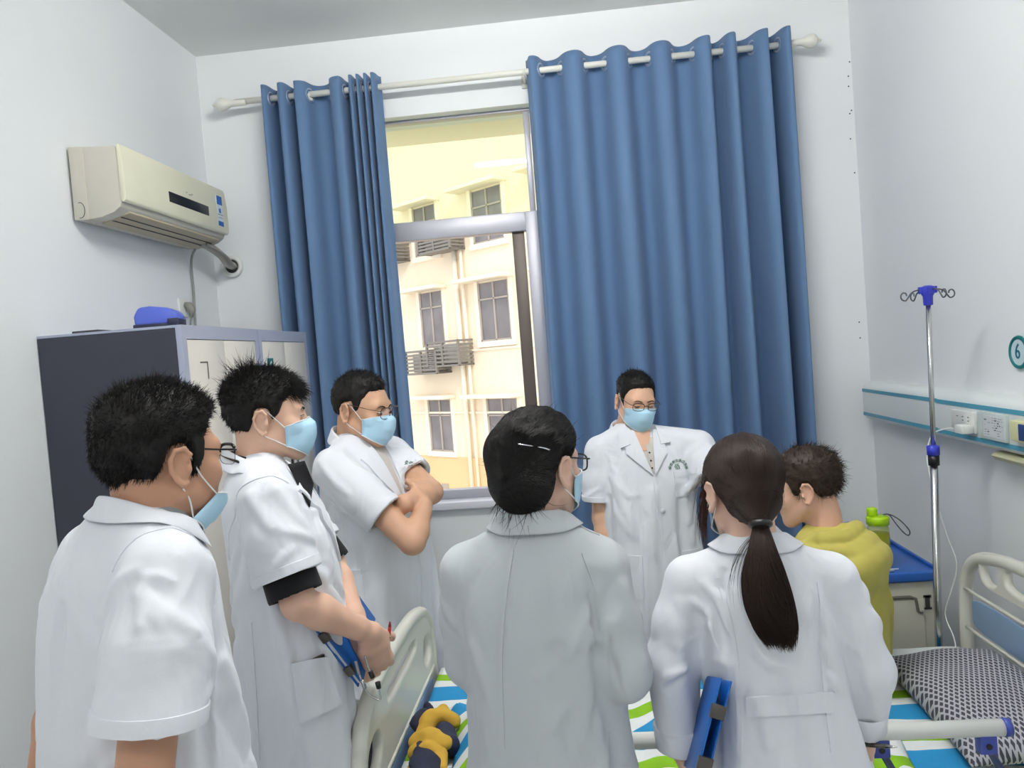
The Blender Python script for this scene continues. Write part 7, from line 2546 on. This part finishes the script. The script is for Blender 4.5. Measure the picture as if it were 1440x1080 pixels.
rp = empty('pen', at(546, 886, 1.93), 0, 'red pen poking out behind the young man\'s hand', 'pen')
MB().tube([(0, 0, -0.02), (0.004, 0.002, 0.008)], 0.0042, 8).build('barrel', mat('red_plastic', srgb(168, 30, 34), 0.35), rp, smooth=True)
MB().tube([(0.004, 0.002, 0.008), (0.0055, 0.003, 0.02)], [0.0042, 0.0022], 8).build('clicker', mat('dark_red_plastic', srgb(120, 24, 30), 0.35), rp, smooth=True)

sp_ = empty('pen', at(1216, 1047, 1.66), 0, 'silver and black pen in the right hand of the woman with a ponytail', 'pen')
q = at(1246, 1049.5, 1.63) - at(1216, 1047, 1.66)
MB().tube([-q * 0.4, q], 0.0046, 10).build('barrel', M_gun, sp_, smooth=True)
MB().tube([q, q * 1.5], [0.0046, 0.0012], 10).build('tip', M_steel, sp_, smooth=True)

# crumpled navy and yellow clothes at the foot of the bed
cl_ = empty('crumpled_clothes', (-0.50, 2.14, 0.545), 0, 'crumpled navy and yellow clothes lying on the sheet by the footboard', 'clothes')
off = np.array([-0.49, 2.16, 0.545])


def heap(name, chains, m, seed):
    S = SD()
    for pts, rs in chains:
        S.chain([(np.array(q) - off) * np.array([0.78, 0.95, 0.72]) for q in pts], [r * 0.72 for r in rs], 0.01, 0.008)
    S.plane((0, 0, 0.001), (0, 0, -1))
    dsp = lambda V, N: 0.004 * vnoise(V * 34, seed) + 0.006 * (1 - 2 * np.abs(vnoise(V * np.array([16, 22, 30]), seed + 1)))
    return sd_object(name, S, (-0.12, -0.30, -0.01), (0.14, 0.30, 0.18), 0.005, m, cl_, disp=dsp, it=1)[0]


heap('navy_cloth', [([(-0.535, 2.36, 0.60), (-0.53, 2.30, 0.612), (-0.50, 2.27, 0.60)], [0.034, 0.048, 0.04]), ([(-0.44, 2.24, 0.60), (-0.41, 2.18, 0.60)], [0.045, 0.04]),
                    ([(-0.50, 2.15, 0.59), (-0.47, 2.06, 0.60), (-0.455, 1.97, 0.585), (-0.44, 1.92, 0.58)], [0.04, 0.05, 0.046, 0.04]), ([(-0.53, 2.38, 0.60), (-0.535, 2.385, 0.645)], [0.025, 0.008])], mat('navy_jersey', srgb(40, 44, 66), 0.85, bump=(200, 0.2, 0.002)), 61)
heap('yellow_cloth', [([(-0.52, 2.24, 0.60), (-0.50, 2.28, 0.645), (-0.455, 2.30, 0.655), (-0.41, 2.28, 0.63)], [0.028, 0.034, 0.034, 0.03]), ([(-0.54, 2.19, 0.605), (-0.48, 2.175, 0.63), (-0.42, 2.165, 0.61)], [0.026, 0.034, 0.03]),
                      ([(-0.545, 2.155, 0.59), (-0.48, 2.14, 0.615), (-0.425, 2.12, 0.60)], [0.018, 0.024, 0.02]), ([(-0.43, 2.10, 0.605), (-0.41, 2.06, 0.60)], [0.024, 0.02]), ([(-0.525, 2.10, 0.575), (-0.515, 2.02, 0.57)], [0.014, 0.012])], mat('yellow_jersey', srgb(206, 164, 62), 0.85, bump=(200, 0.25, 0.002)), 71)
